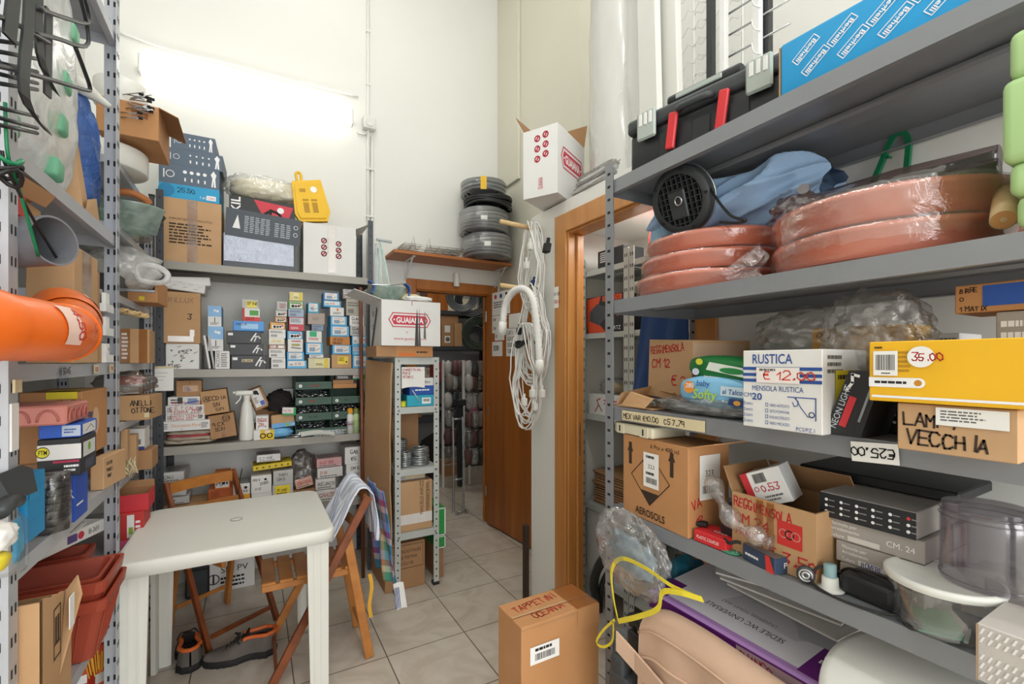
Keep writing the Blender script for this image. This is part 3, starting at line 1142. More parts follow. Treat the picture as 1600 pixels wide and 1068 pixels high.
# ---- top of the unit
tapep = [('packing_tape', {'F': [('r', .43, 0, .6, 1, 'clear_tape')], 'T': [('r', .43, 0, .6, .6, 'clear_tape')]})]
_, zt = bk('cardboard_box', 'tan taped cardboard box beneath the dark workwear boxes on the back shelving', 'box', (250, 308, 346, 406), S1, .33, 'card2', group=BOTH,
           dec={'F': [('t', 'IMPORTANTE · WICHTIG', .14, .66, .035, 'ink_brown', 0, .7), ('lines', .14, .28, .86, .62, 7, 'ink_brown')]}, parts=tapep)
for i_, (px, lab, cols) in enumerate([
  ((248, 265, 343, 317), 'slate and cyan workwear box, lowest of three on the tan taped carton', 1),
  ((259, 241, 348, 266), 'slate workwear box, middle one of three above the tan taped carton', 0),
  ((267, 215, 336, 240), 'slate workwear box, topmost of three above the tan taped carton', 0)]):
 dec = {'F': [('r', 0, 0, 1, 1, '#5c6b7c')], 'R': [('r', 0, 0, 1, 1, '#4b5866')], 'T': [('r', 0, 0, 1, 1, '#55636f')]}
 yb = .42 if cols else .0
 ys = lambda q: yb + (1 - yb) * q
 dec['F'] += [('o', .18, ys(.5), .13 * (1 - yb) + .02, .025, 'white_ink'), ('l', [(.08, ys(.3)), (.08, ys(.7))], .03, 'white_ink')]
 for j in range(4):
  dec['F'] += [('c', .42 + j * .11, ys(.68), .05, 'white_ink'), ('r', .41 + j * .11, ys(.2), .435 + j * .11, ys(.38), 'white_ink')]
 # pale overalls pictogram
 dec['F'] += [('p', [(.86, ys(.1)), (.88, ys(.55)), (.85, ys(.75)), (.87, ys(.82)), (.9, ys(.95)), (.93, ys(.82)), (.95, ys(.75)), (.93, ys(.55)), (.94, ys(.1)), (.91, ys(.1)), (.9, ys(.45)), (.89, ys(.1))], 'white_ink')]
 if cols:
  dec['F'] += [('r', 0, 0, 1, .42, '#2f9fcf'), ('c', .12, .22, .2, '#2482b4'), ('h', '25.50', .3, .2, .12, 'ink'), ('r', .78, .06, .94, .2, 'white_ink'), ('t', 'COFRA', .8, .09, .07, 'logo_red', 0, .12), ('t', '1 pcs', .66, .09, .07, 'white_ink')]
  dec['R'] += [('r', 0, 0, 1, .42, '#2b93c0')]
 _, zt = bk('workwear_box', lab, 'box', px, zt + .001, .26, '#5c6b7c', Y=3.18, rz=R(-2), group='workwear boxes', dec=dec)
# grey box with its lid turned up
o, zt = bk('storage_box', 'dark grey open box with silver bubble lining under the black drill box', 'box', (348, 366, 461, 416), S1, .3, 'dark_metal', Y=3.16, group=BOTH)
mb = MB()
wdt = onY(461, 0, 3.16).x - onY(348, 0, 3.16).x
mb.grid(lambda a, b: Vector((.004 + (wdt - .012) * a, -.004 - .004 * noise.noise(Vector((a * 14, b * 9, 2))), .035 + .17 * b)), 40, 18, 'bubble') if False else None
mk('bubble', '#b9bfcf', 0.3, 0.25, 0.1, 30, 0.5, 90)
mb.grid(lambda a, b: Vector((.006 + (wdt - .014) * a, -.003 - .004 * abs(noise.noise(Vector((a * 14, b * 9, 2)))), .03 + .165 * b)), 40, 18, 'bubble')
mb.build('bubble_lining', o)
mb = MB()
hh = onY(410, 331, 3.16).z - onY(410, 372, 3.16).z
fw = onY(471, 0, 3.15).x - onY(354, 0, 3.15).x
mb.box(.01, -.006, 0, .01 + fw, 0, hh, '#4c535c')
printing(mb, ((.01, -.006, 0), (1, 0, 0), (0, 0, 1), fw, hh), [('p', [(.09, .3), (.19, .3), (.15, .8)], 'white_ink')] +
         [('lines', .24 + .07 * j, .2, .3 + .07 * j, .82, 9, '#b9bec4') for j in range(5)] + [('lines', .64 + .08 * j, .2, .71 + .08 * j, .75, 7, '#b9bec4') for j in range(3)] +
         [('o', .93, .68, .07, .02, 'white_ink'), ('o', .93, .4, .07, .02, 'white_ink')])
mb.build('flap', o, loc=(0, 0, zt - S1 - .012), rot=(R(6), R(3), 0))
o, zt2 = bk('tool_box_carton', 'black and red printed drill carton above the dark grey open box', 'box', (358, 306, 461, 366), zt + .001, .2, 'black_plastic', Y=3.20, group=BOTH,
   dec={'F': [('p', [(.36, .98), (.97, .9), (.86, .42), (.55, .42)], '#d23a4a'), ('t', 'SKIL', .16, .46, .2, 'white_ink', PI / 2, None, .02),
                       ('r', .26, .5, .32, .62, '#e8e8e8'), ('l', [(.5, .6), (.62, .75), (.74, .7), (.8, .55)], .07, 'ink'), ('l', [(.62, .75), (.6, .52)], .06, 'ink'), ('c', .77, .78, .08, 'white_ink'), ('lines', .84, .45, .97, .62, 3, 'white_ink')]})
# beige bag slumped on it
bgr = thing('plastic_bag', 'clear bag with a folded cream sack slumped over the black drill carton', 'bag', (onY(416, 0, 3.3).x, 3.3, zt2 + .002))
mb = MB()
blob(mb, (0, 0, .075), (.19, .10, .07), 'cream_plastic', 4, .12, 2.2, 4, 2.6, .92, .3)
mb.build('sack', bgr)
mb = MB()
blob(mb, (-.01, -.005, .085), (.21, .11, .08), 'bag_film', 9, .16, 3.0, 4, 2.5, .95, .4)
mb.build('film', bgr)
# white carton with red logo
RINGS = lambda x, ys, r, n=3: sum([[('o', x + .0, y, r, .02, 'logo_red'), ('l', [(x - .02, y - .02), (x + .02, y + .02)], .025, 'logo_red')] for y in ys], [])
o, ztw = bk('cardboard_box', 'white cardboard box with red round symbols and brown flaps open on back shelving', 'box', (474, 348, 556, 426), S1, .28, 'white_card', Y=3.18, group=BOTH, opened=True,
   dec={'F': [('t', 'GUAIANA', .52, .42, .075, 'logo_red', PI / 2, .34), ('lines', .56, .4, .6, .7, 14, 'logo_red')] + RINGS(.38, (.42, .55, .68), .045) + RINGS(.66, (.4, .52, .65), .045)},
   parts=[('packing_tape', {'F': [('r', .46, .05, .6, 1, 'white_tape')]})], flaps=[('R', .11, R(62)), ('K', .1, R(35))])
# yellow plastic carry case on top of it
yc = thing('carry_case', 'bright yellow plastic tool case leaning on the white carton top', 'case', onY(490, 343, 3.22), (R(-4), R(-9), 0))
yc.location.z = ztw + .012
mb = MB()
mb.prism([(-.085, 0), (.085, 0), (.11, .06), (.085, .275), (-.09, .26), (-.105, .05)], .03, 'yellow_plastic', Matrix.Rotation(PI / 2, 4, 'X'))
mb.prism([(-.075, .02), (.075, .02), (.095, .065), (.074, .258), (-.078, .245), (-.09, .06)], .008, 'yellow_plastic', TR(0, -.03, 0) @ Matrix.Rotation(PI / 2, 4, 'X'))
for x in (-.03, .022):
 mb.box(x - .016, -.040, .055, x + .016, -.038, .12, '#b88a10', bev=.0005)
 mb.box(x - .018, -.0405, .132, x + .018, -.038, .142, '#b88a10')
mb.box(-.055, -.0405, .19, -.02, -.038, .21, '#b88a10')
mb.build('shell', yc)
mb = MB()
mb.tube(catmull([(-.055, -.015, .255), (-.055, -.015, .315), (-.03, -.015, .318), (-.03, -.015, .26)], 5), .009, 'yellow_plastic', 8)
mb.build('handle', yc)
mb = MB()
mb.disc(.02, 0, 'white_ink', 18, TR(.03, -.0395, .205) @ Matrix.Rotation(PI / 2, 4, 'X'))
mb.build('sticker', yc)
# ---- second shelf
SH2 = 'cartons on the second shelf of the back shelving'
marks = lambda n, c='ink_grey', s=1: [('l', [((i * .37 + .07) % .86 + .03, (i * .23 + .1) % .8 + .06), ((i * .37 + .07) % .86 + .13, (i * .23 + .1) % .8 + .12)], .022, c if i % 3 else '#3f8b6a') for i in range(n)] + [('c', (i * .29 + .15) % .9 + .05, (i * .41 + .2) % .8 + .1, .035, c if i % 2 else '#3f8b6a') for i in range(n // 2)]
o, z = bk('screw_box', 'white box patterned with small green and grey tool marks, under carton marked three', 'box', (259, 533, 311, 573), S2, .3, 'white_card', Y=3.18, group=SH2,
          dec={'F': marks(12) + [('h', 'K 5C', .38, .62, .12, 'ink'), ('h', '15', .42, .45, .1, 'ink'), ('h', 'Tirf', .05, .06, .13, 'ink')], 'R': marks(8)})
o, z = bk('cardboard_box', 'brown cardboard box marked 3 resting on the green patterned white box', 'box', (252, 453, 313, 533), z + .002, .26, 'card', Y=3.17, rz=R(4), group=SH2,
          dec={'F': [('h', '3', .66, .48, .1, 'ink'), ('h', 'TRILLUX', .06, .8, .09, '#94704e')]},
          parts=[('sticker', {'F': [('r', .16, .03, .82, .14, 'white_tape'), ('r', .72, .14, .84, .27, 'white_tape')]})])
mb = MB()
for a_, (dx, dz, rr, m_) in enumerate([(0, 0, 6, 'white_card'), (.03, .014, -4, 'paper')]):
 mb.box(dx, 0, dz, dx + .2, .17, dz + .05, m_, TR(0, 0, 0) @ Matrix.Rotation(R(rr), 4, 'Y') @ RZ(R(3 * a_)), bev=.004)
printing(mb, ((0, -.001, .0), (1, 0, -.1), (.1, 0, 1), .2, .05), marks(9))
one('crumpled_bag', 'crumpled white patterned carton piece lying on the brown carton marked three', 'packaging', mb, loc=(onY(253, 0, 3.2).x, 3.2, z + .022))
# two leaning boards
for i_, (u0, lab, tl) in enumerate([(318, 'thin white board leaning beside the brown carton marked three', 6), (325, 'thin grey board leaning behind the pale blue box column', 6)]):
 mb = MB()
 mb.box(0, 0, 0, .011, .24, .195, 'white_card' if i_ == 0 else 'grey_card', bev=.001)
 one('board', lab, 'board', mb, loc=(onY(u0 + 8, 0, 3.2).x, 3.2, S2 + .002), rot=(0, R(-8), 0))
lb = lambda: {'F': [('r', 0, 0, 1, .48, 'white_card'), ('r', 0, .48, 1, 1, '#8fbde6'), ('l', [(.5, .2), (.5, .42)], .03, 'ink'), ('lines', .2, .08, .8, .2, 2, 'ink_grey'), ('c', .7, .75, .06, 'white_ink'), ('c', .5, .78, .05, 'white_ink')], 'R': [('r', 0, 0, 1, 1, '#86b2da')]}
o, z = bk('small_carton', 'narrow white carton with upright black lettering, left of the black boxes', 'box', (336, 545, 359, 573), S2, .2, 'white_card', Y=3.17, group=SH2,
          dec={'F': [('t', 'ACCIAIO', .3, .1, .16, 'ink', PI / 2), ('lines', .4, .1, .9, .9, 8, 'ink_grey')]})
o, z3 = bk('small_carton', 'pale blue and white carton, lower of two standing left of the black boxes', 'box', (325, 507, 349, 545), z + .002, .18, 'white_card', Y=3.22, rz=R(2), group=SH2, dec=lb())
o, z4 = bk('small_carton', 'pale blue and white carton, upper of two standing left of the black boxes', 'box', (325, 474, 346, 506), z3 + .001, .18, 'white_card', Y=3.23, group=SH2, dec=lb())
zz = S2
for px, lab, hw in [((361, 552, 416, 573), 'black tap box with white pictogram, lowest of three stacked on second shelf', 1), ((358, 534, 411, 552), 'black tap box with white pictogram, middle of three stacked on second shelf', 0), ((354, 514, 408, 533), 'black tap box with white pictogram, topmost of three under the blue pack', 0)]:
 dec = {'F': [('r', .04, .65, .18, .85, 'white_ink'), ('l', [(.7, .25), (.78, .6), (.92, .6), (.97, .45)], .1, 'white_ink'), ('l', [(.78, .6), (.85, .85)], .09, 'white_ink'), ('l', [(.85, .5), (.8, .2)], .08, 'white_ink')]}
 if hw:
  dec['F'] += [('r', .3, .5, .62, .72, 'masking'), ('h', 'BLANCO', .33, .53, .15, 'ink')]
 o, zz = bk('tap_box', lab, 'box', px, zz + (.001 if zz > S2 else 0), .2, 'black_plastic', Y=3.17, group='black tap boxes', dec=dec)
o, zz = bk('plastic_pack', 'glossy light blue pack lying across the three black tap boxes', 'pack', (364, 498, 413, 514), zz + .001, .13, '#5f9fe0', Y=3.18, bev=.006, group=SH2, dec={'F': [('r', .25, .25, .8, .75, '#a8cdf0'), ('h', 'DOCCIA', .1, .6, .2, 'ink')]})
o, zz = bk('small_carton', 'red, white and green carton standing on the light blue pack', 'box', (379, 477, 406, 497), zz + .001, .1, 'white_card', Y=3.19, group=SH2,
           dec={'F': [('r', 0, 0, 1, .33, '#d8443f'), ('r', .4, .45, .92, .85, '#58a04a'), ('h', 'EXIT', .2, .08, .2, 'ink'), ('r', 0, 0, .12, 1, '#c83a38')], 'L': [('r', 0, 0, 1, 1, '#c83a38')]})
o, zz = bk('small_carton', 'grey carton with yellow label on top of the red and green carton', 'box', (378, 463, 404, 477), zz + .001, .1, 'grey_card', Y=3.2, group=SH2, dec={'F': [('r', .25, .1, .9, .8, '#e8d65a'), ('h', 'SPINE', .3, .4, .3, 'ink')]})
# columns of small fastener cartons
LB, WH, TN, GR, CY = '#5fb0de', 'white_card', 'card2', 'grey_card', '#3ba6cc'
cols_ = [
 ('first', 820, [(838, 935, 585, 658, WH, 'white', 0), (822, 932, 525, 584, WH, 'white', 1), (822, 935, 497, 524, '#b08a6a', 'brownish', 5), (822, 928, 452, 496, WH, 'white', 4), (822, 935, 392, 451, WH, 'white', 1),
     (830, 932, 345, 391, '#e0a03c', 'orange pictured', 6), (862, 942, 305, 344, '#b98a4a', 'tan pictured', 6), (868, 945, 262, 304, GR, 'grey pictured', 6), (876, 948, 203, 261, GR, 'grey', 7)]),
 ('second', 945, [(945, 1078, 605, 658, LB, 'blue edged', 3), (945, 1060, 548, 604, LB, 'blue edged', 2), (950, 1052, 458, 546, WH, 'white tall', 8), (948, 1050, 403, 457, LB, 'blue edged', 6), (958, 1060, 310, 402, '#c84f5c', 'red and grey', 9),
                     (953, 1058, 255, 309, '#9fb0c8', 'grey blue', 1), (953, 1056, 200, 254, '#6e9a5a', 'green pictured', 6), (960, 1052, 140, 199, '#d9c98f', 'yellow striped', 10)]),
 ('third', 1080, [(1088, 1235, 588, 658, '#d6cfb0', 'tan and yellow', 10), (1095, 1190, 565, 587, WH, 'thin white', 1), (1072, 1185, 485, 564, LB, 'blue edged', 2), (1076, 1180, 405, 484, WH, 'white green topped', 11), (1112, 1190, 362, 404, '#7f95ac', 'grey blue', 1),
                     (1086, 1200, 285, 361, '#a89a90', 'bubble wrapped tan', 12), (1086, 1160, 215, 284, CY, 'cyan', 2)]),
 ('fourth', 1240, [(1246, 1380, 565, 658, TN, 'yellow labelled brown', 13), (1252, 1378, 502, 564, LB, 'blue edged', 2), (1236, 1370, 446, 501, '#c88546', 'orange brown hand marked', 14), (1240, 1365, 373, 445, LB, 'blue edged', 2),
                      (1240, 1350, 307, 372, LB, 'blue edged', 2), (1236, 1330, 248, 306, WH, 'white flame marked', 15), (1192, 1310, 206, 247, LB, 'blue edged', 3), (1190, 1296, 150, 205, '#3f7fb4', 'deep blue edged', 2)]),
 ('fifth', 1385, [(1388, 1490, 565, 652, LB, 'blue edged', 2), (1386, 1482, 510, 564, LB, 'blue edged', 9), (1384, 1482, 435, 509, LB, 'blue edged', 3), (1372, 1474, 368, 434, GR, 'grey hand marked', 16), (1368, 1465, 300, 367, WH, 'white hand marked', 16),
                     (1345, 1445, 188, 299, '#b0aca0', 'grey', 1), (1322, 1445, 122, 187, '#9b938c', 'grey taped', 9)]),
]
ORD = ['lowest', 'second', 'third', 'fourth', 'fifth', 'sixth', 'seventh', 'eighth', 'ninth']
def small_dec(st, base):
 F = []
 if st in (0, 1):
  F = [('bars', .12, .15, .5, .4, 'ink_grey'), ('lines', .1, .55, .9, .85, 2, 'ink_grey')]
 elif st == 2:
  F = [('r', .1, .16, .88, .92, 'white_card'), ('r', .2, .25, .55, .6, '#8ea0b4'), ('t', 'TASSELLI', .18, .7, .12, '#c03a3a', 0, .5), ('l', [(.6, .35), (.82, .5)], .05, 'ink_grey')]
 elif st == 3:
  F = [('r', .06, .3, .9, .95, 'white_card'), ('h', 'Ø 8 12', .25, .45, .28, 'ink_red'), ('bars', .12, .4, .3, .6, 'ink_grey')]
 elif st == 4:
  F = [('r', .1, .2, .9, .9, '#e9dfc0'), ('t', 'FISCHER', .18, .4, .24, '#b59548', 0, .6)]
 elif st == 5:
  F = [('r', .1, .2, .4, .85, 'white_ink'), ('r', .55, .2, .9, .85, 'white_ink'), ('lines', .12, .3, .38, .8, 2, 'ink_red')]
 elif st == 6:
  F = [('r', .12, .1, .92, .9, 'white_card'), ('c', .3, .35, .18, 'ink'), ('c', .5, .35, .16, '#55402a'), ('c', .68, .38, .14, 'ink'), ('r', .15, .62, .85, .85, base), ('c', .82, .5, .12, '#d0453c')]
 elif st == 7:
  F = [('lines', .25, .2, .9, .8, 4, '#9a4a58')]
 elif st == 8:
  F = [('l', [(.3, .55), (.75, .55)], .16, '#a8a05a'), ('l', [(.25, .35), (.85, .28)], .08, 'ink_grey'), ('lines', .25, .75, .9, .92, 1, 'ink_red')]
 elif st == 9:
  F = [('r', .04, .48, .96, .95, '#c9ccd4'), ('lines', .1, .6, .9, .9, 3, 'ink_grey'), ('t', 'SIGMA', .12, .12, .16, 'white_ink', 0, .5)]
 elif st == 10:
  F = [('r', .3, .12, .72, .9, '#e8dfa6'), ('r', .74, .05, .9, .95, '#e2c72c'), ('lines', .34, .25, .7, .5, 2, 'ink')]
 elif st == 11:
  F = [('r', .2, .5, .66, .95, '#35b07a'), ('lines', .15, .2, .85, .42, 2, 'ink_red')]
 elif st == 12:
  F = [('lines', .25, .35, .7, .65, 2, '#8d7e74')]
 elif st == 13:
  F = [('r', .3, .3, .82, .85, '#efd23c'), ('c', .74, .45, .06, 'ink'), ('lines', .34, .5, .66, .8, 3, 'ink_brown')]
 elif st == 14:
  F = [('h', 'GESSO', .15, .52, .3, 'ink'), ('h', 'OMNIBUS', .12, .12, .26, 'ink', 0, .5)]
 elif st == 15:
  F = [('p', [(.45, .6), (.5, .95), (.6, .8), (.62, .6)], '#e0852a'), ('lines', .2, .2, .8, .45, 2, 'ink_grey')]
 elif st == 16:
  F = [('h', 'GUN', .15, .55, .28, 'ink'), ('lines', .15, .15, .8, .45, 2, 'ink_grey')]
 return F
rnd = random.Random(11)
for cname, x0_, items in cols_:
 z = S2
 for i, (a, b, t_, bt, base, word, st) in enumerate(items):
  px = (230 + a * .23125, 420 + t_ * .23125, 230 + b * .23125, 420 + bt * .23125)
  dpt = rnd.uniform(.12, .17)
  lab = '%s carton, %s up in the %s column beyond black tap boxes' % (word, ORD[i] if i else 'at the bottom', cname)
  if i == 0:
   lab = '%s carton at the foot of the %s column from the black tap boxes' % (word, cname)
  o, z = bk('small_carton', lab, 'box', px, z + (.0008 if i else 0), dpt, base, Y=3.165 + rnd.uniform(0, .012), rz=R(rnd.uniform(-2, 2)), group='fastener cartons on the second shelf',
                  dec={'F': small_dec(st, base), 'R': [('r', .1, .15, .9, .85, base)]})
# ---- third shelf
SH3 = 'boxes on the third shelf of the back shelving'
c3 = lambda a, t_, b, bt: (230 + a * .23125, 570 + t_ * .23125, 230 + b * .23125, 570 + bt * .23125)
rg = thing('folded_rags', 'pile of folded grey and red rags under the white boxes on third shelf', 'rags', (-.322, 3.3, S3))
for i_, (m_, hw, zc, hy) in enumerate([('rag', .128, .012, .13), ('rag', .122, .032, .125), ('rag_red', .11, .048, .12), ('rag', .12, .064, .125)]):
 mb = MB()
 blob(mb, (.01 * (i_ % 2), 0, zc + .005), (hw, hy, .0125), m_, i_, .1, 3, 4, 4.0)
 mb.build('fold', rg)
z = S3 + .084
for px, hw, lab, m_ in [(c3(86, 425, 424, 492), ('t', 'Decorazioni Murali', .22, .4, .3, '#d9874a', 0, .6), 'wide white flat box with orange lettering lying on the folded rags', 'white_card'),
      (c3(124, 376, 388, 420), ('h', 'BACHI TENUTA', .12, .52, .36, 'ink_red', 0, .8), 'white flat box with red handwriting directly on the wide orange lettered box', 'white_card'),
      (c3(124, 315, 383, 373), ('h', 'C E T CALDA', .1, .5, .32, 'ink_red', 0, .8), 'white flat box with red handwriting, second above the orange lettered box', 'white_card'),
      (c3(138, 258, 356, 314), ('lines', .1, .2, .5, .8, 2, 'ink'), 'white pictured box with dark photo under the small brown carton', 'white_card')]:
 dec = {'F': [hw]}
 if 'red' in lab:
  dec['F'] += [('h', 'TERRA ZEE', .12, .08, .32, 'ink_red', 0, .85), ('lines', .86, .2, .97, .8, 3, 'ink_grey')]
 if 'pictured' in lab:
  dec['F'] += [('r', .3, .2, .46, .95, '#3c4038'), ('r', .62, .1, .9, .8, '#8a93b0'), ('l', [(.55, .2), (.95, .5)], .12, 'ink_blue')]
 if 'orange' in lab:
  dec['F'] += [('lines', .04, .2, .18, .8, 4, 'ink_grey'), ('lines', .82, .2, .97, .8, 4, 'ink_grey'), ('c', .42, .2, .05, '#d9874a')]
 o, z = bk('flat_box', lab, 'box', px, z + .001, .22, m_, Y=3.17, rz=R(rnd.uniform(-1, 1)), group='flat white boxes on the third shelf', dec=dec)
o, z = bk('cardboard_box', 'small brown carton with blue scribble on top of the flat white boxes', 'box', c3(196, 150, 368, 257), z + .001, .16, 'card3', Y=3.19, rz=R(3), group=SH3,
          dec={'F': [('r', .26, .3, .85, .68, '#c9a98a'), ('h', 'TAB', .3, .5, .12, 'ink_blue'), ('h', 'TUBO', .3, .34, .12, 'ink_blue'), ('h', 'A', .5, .82, .1, 'ink')]})
o, zc = bk('cardboard_box', 'brown hand marked carton, lower of two tilted beside the spray bottle', 'box', c3(432, 388, 606, 545), S3 + .022, .17, 'card3', Y=3.175, tilt=(0, R(-7)), group=SH3,
           dec={'F': [('h', '12X', .55, .75, .13, 'ink'), ('o', .68, .82, .14, .02, 'ink'), ('h', '9 CX', .12, .52, .16, 'ink'), ('h', 'SCAT', .2, .32, .13, 'ink')]}, parts=[('packing_tape', {'F': [('r', .42, 0, .58, .3, 'tape')]})])
o, zc = bk('cardboard_box', 'brown hand marked carton, upper of two tilted beside the spray bottle', 'box', c3(378, 222, 556, 380), zc + .006, .17, 'card', Y=3.18, tilt=(0, R(-7)), group=SH3,
           dec={'F': [('h', 'ACCDIA', .12, .58, .16, 'ink', 0, .7), ('o', .2, .66, .12, .02, 'ink'), ('h', 'SN', .42, .3, .16, 'ink'), ('h', '5X9', .5, .1, .13, 'ink')]})
# spray bottle
sp = thing('spray_bottle', 'tall white trigger spray bottle beside the tilted brown cartons', 'bottle', onY(385, 0, 3.22) * Vector((1, 1, 0)) + Vector((0, 0, S3)) if False else (onY(385.5, 0, 3.22).x, 3.22, S3))
mb = MB()
mb.lathe([(.0, 0), (.04, 0), (.042, .01), (.04, .08), (.034, .17), (.026, .22), (.018, .235), (.018, .25), (0, .25)], 'white_plastic', 24)
mb.build('bottle', sp)
mb = MB()
mb.cyl(.019, .25, .272, 'white_plastic', 16)
mb.box(-.06, -.016, .272, .035, .016, .302, 'white_plastic', bev=.008, smooth=True)
mb.cyl(.008, 0, .012, 'white_plastic', 10, TR(-.06, 0, .29) @ Matrix.Rotation(-PI / 2, 4, 'Y'))
mb.build('spray_head', sp)
mb = MB()
mb.strip(catmull([(-.03, 0, .272), (-.035, 0, .25), (-.05, 0, .232), (-.058, 0, .222)], 4), (0, 1, 0), .014, .006, 'white_plastic')
mb.build('trigger', sp)
o, _ = bk('small_carton', 'blue and white carton leaning behind the tilted brown pictured box', 'box', c3(695, 262, 752, 372), S3 + .085, .1, 'white_card', Y=3.30, tilt=(0, R(-15)), group=SH3, dec={'F': [('r', .1, .1, .6, .55, '#3b64b4'), ('lines', .1, .6, .8, .95, 3, 'ink_grey')]})
mb = MB()
mb.box(0, 0, 0, .15, .12, .085, 'cardboard_prop') if False else None
o, zq = bk('small_carton', 'white carton with red lettering standing on the yellow labelled box', 'box', c3(735, 348, 820, 452), S3 + .05, .09, 'white_card', Y=3.18, group=SH3, dec={'F': marks(6) + [('h', 'BOX', .15, .62, .22, 'ink_red'), ('h', 'ZEL', .2, .35, .18, 'ink_red')]})
o, _ = bk('small_carton', 'white and yellow box with two black rings on third shelf edge', 'box', c3(718, 455, 858, 524), S3, .1, 'white_card', Y=3.165, group=SH3, dec={'F': [('r', .32, 0, 1, 1, '#e2bf2c'), ('o', .45, .4, .22, .09, 'ink'), ('o', .78, .42, .22, .09, 'ink'), ('r', .55, .65, .8, .95, '#e8dfc8')], 'T': [('r', 0, 0, 1, 1, '#cfc6ae')]})
o.scale = (1, 1, .97)
o, _ = bk('cardboard_box', 'tilted brown box with picture label of a dark tap on third shelf', 'box', c3(735, 190, 835, 335), S3 + .17, .12, 'card3', Y=3.25, tilt=(0, R(-22)), group=SH3, dec={'F': [('r', .12, .12, .82, .95, 'white_card'), ('c', .5, .8, .1, 'ink'), ('l', [(.42, .85), (.62, .7)], .09, 'ink'), ('r', .5, .14, .8, .36, '#4a66b8'), ('lines', .18, .3, .45, .6, 4, 'ink_grey')], 'R': [('r', 0, 0, 1, 1, '#55504c')]})
mb = MB()
mb.box(0, 0, 0, .16, .14, .17, 'card3', bev=.002)
one('cardboard_box', 'plain brown box supporting the tilted boxes deep on third shelf', 'box', mb, loc=(onY(392, 0, 3.36).x, 3.36, S3), group=SH3)
o, zz = bk('plastic_pack', 'brown and blue printed pack lying beside the green bins', 'pack', c3(842, 342, 1000, 425), S3 + .062, .16, 'card2', Y=3.2, group=SH3, bev=.006, tilt=(0, R(-4)), dec={'F': [('r', 0, 0, 1, .35, '#6ea6d8'), ('r', .6, .05, .75, .3, '#7dbb4a'), ('t', '150', .8, .1, .14, 'white_ink')]})
mb = MB()
blob(mb, (0, 0, .032), (.075, .06, .032), '#6fb0dc', 3, .2, 2.5, 3, 2.5, .95)
one('plastic_bag', 'crumpled light blue bag in front of the brown and blue pack', 'bag', mb, loc=(onY(437, 0, 3.22).x, 3.225, S3))
mb = MB()
blob(mb, (0, 0, .05), (.07, .06, .075), 'black_cloth', 7, .25, 2.0, 4, 2.4, .7, .3)
one('black_cloth', 'crumpled black cloth on the brown and blue pack beside the green bins', 'cloth', mb, loc=(onY(437, 0, 3.3).x, 3.29, zz + .025))
o, _ = bk('small_carton', 'green, white and red box wedged against the green bins', 'box', c3(912, 276, 1003, 326), zz + .004, .05, 'white_card', Y=3.175, group=SH3, tilt=(0, R(3)), dec={'F': [('r', 0, 0, 1, .25, '#2f9a5a'), ('r', .82, 0, 1, 1, '#2f9a5a'), ('t', 'FELTRO', .08, .4, .38, '#c63a3a', 0, .62)]})
o, _ = bk('small_carton', 'plain white carton standing behind the black cloth beside green bins', 'box', c3(915, 168, 988, 228), S3 + .235, .06, 'white_card', Y=3.40, group=SH3, dec={'F': [('lines', .2, .55, .8, .8, 2, 'ink_grey')]})
o, _ = bk('cardboard_box', 'plain grey box standing at the back behind the black cloth', 'box', c3(900, 230, 995, 330), S3, .1, 'grey_card', Y=3.40, group=SH3)
o.scale.z = .234 / (o.dimensions.z or 1)
# green stacking bins
def bin_(label, x, z, w_, h, fill, number, note=None):
 root = thing('storage_bin', label, 'bin', (x, 3.17, z), (0, 0, 0), 'green storage bins on the third shelf')
 mb = MB()
 d = .3
 t = .004
 k = 'green_bin'
 fh = h * .48
 mb.box(0, 0, 0, w_, d, t, k)
 mb.box(0, d - t, t, w_, d, h, k)
 for xx in (0, w_ - t):
  vs = [(xx, 0, t), (xx, d - t, t), (xx, d - t, h), (xx, .07, h), (xx, .02, fh), (xx, 0, fh)]
  vs2 = [(a + t, b, c) for a, b, c in vs]
  n = 6
  mb.add(vs + vs2, [tuple(range(n)), tuple(reversed(range(n, 2 * n)))] + [(i, n + i, n + (i + 1) % n, (i + 1) % n) for i in range(n)], k)
 mb.box(t, 0, t, w_ - t, t, fh, k)
 mb.box(0, -.006, fh - .012, w_, .0, fh, k)
 mb.box(0, -.004, 0, w_, .0, .008, k)
 tr_ = mb.build('tray', root)
 mb = MB()
 # number disc and hand label
 mb.disc(fh * .22, .0005, 'white_ink', 18, TR(w_ * .13, -.0008, fh * .45) @ Matrix.Rotation(PI / 2, 4, 'X'))
 mb.text(number, (w_ * .13 - .005, -.0018, fh * .34), (1, 0, 0), (0, 0, 1), fh * .22, 'ink')
 if note:
  mb.hand(note[0], (w_ * .36, -.001, fh * .34), (1, 0, 0), (0, 0, 1), fh * .24, note[1], wide=.7)
 mb.build('number_label', tr_)
 if fill:
  f = MB()
  rr = random.Random(int(x * 100 + z * 100))
  for i in range(34):
   px_, py_ = rr.uniform(.02, w_ - .02), rr.uniform(.02, .2)
   a = rr.uniform(0, PI)
   l_ = rr.uniform(.01, .03)
   zz_ = t + fh * rr.uniform(.8, 1.15) + py_ * .12
   f.tube([(px_ - math.cos(a) * l_, py_ - math.sin(a) * l_ * .4, zz_), (px_ + math.cos(a) * l_, py_ + math.sin(a) * l_ * .4, zz_ + rr.uniform(-.006, .01))], rr.uniform(.002, .005), fill, 6)
  f.box(t, t, t, w_ - t, d - t, fh * .85, 'galvanized')
  f.build('hardware', root)
 return root
bx0 = onY(230 + 1003 * .23125, 0, 3.17).x
bw = onY(230 + 1247 * .23125, 0, 3.17).x - bx0
bx1 = bx0 + bw + .004
bw2 = UX1 - .045 - bx1
bh = .098
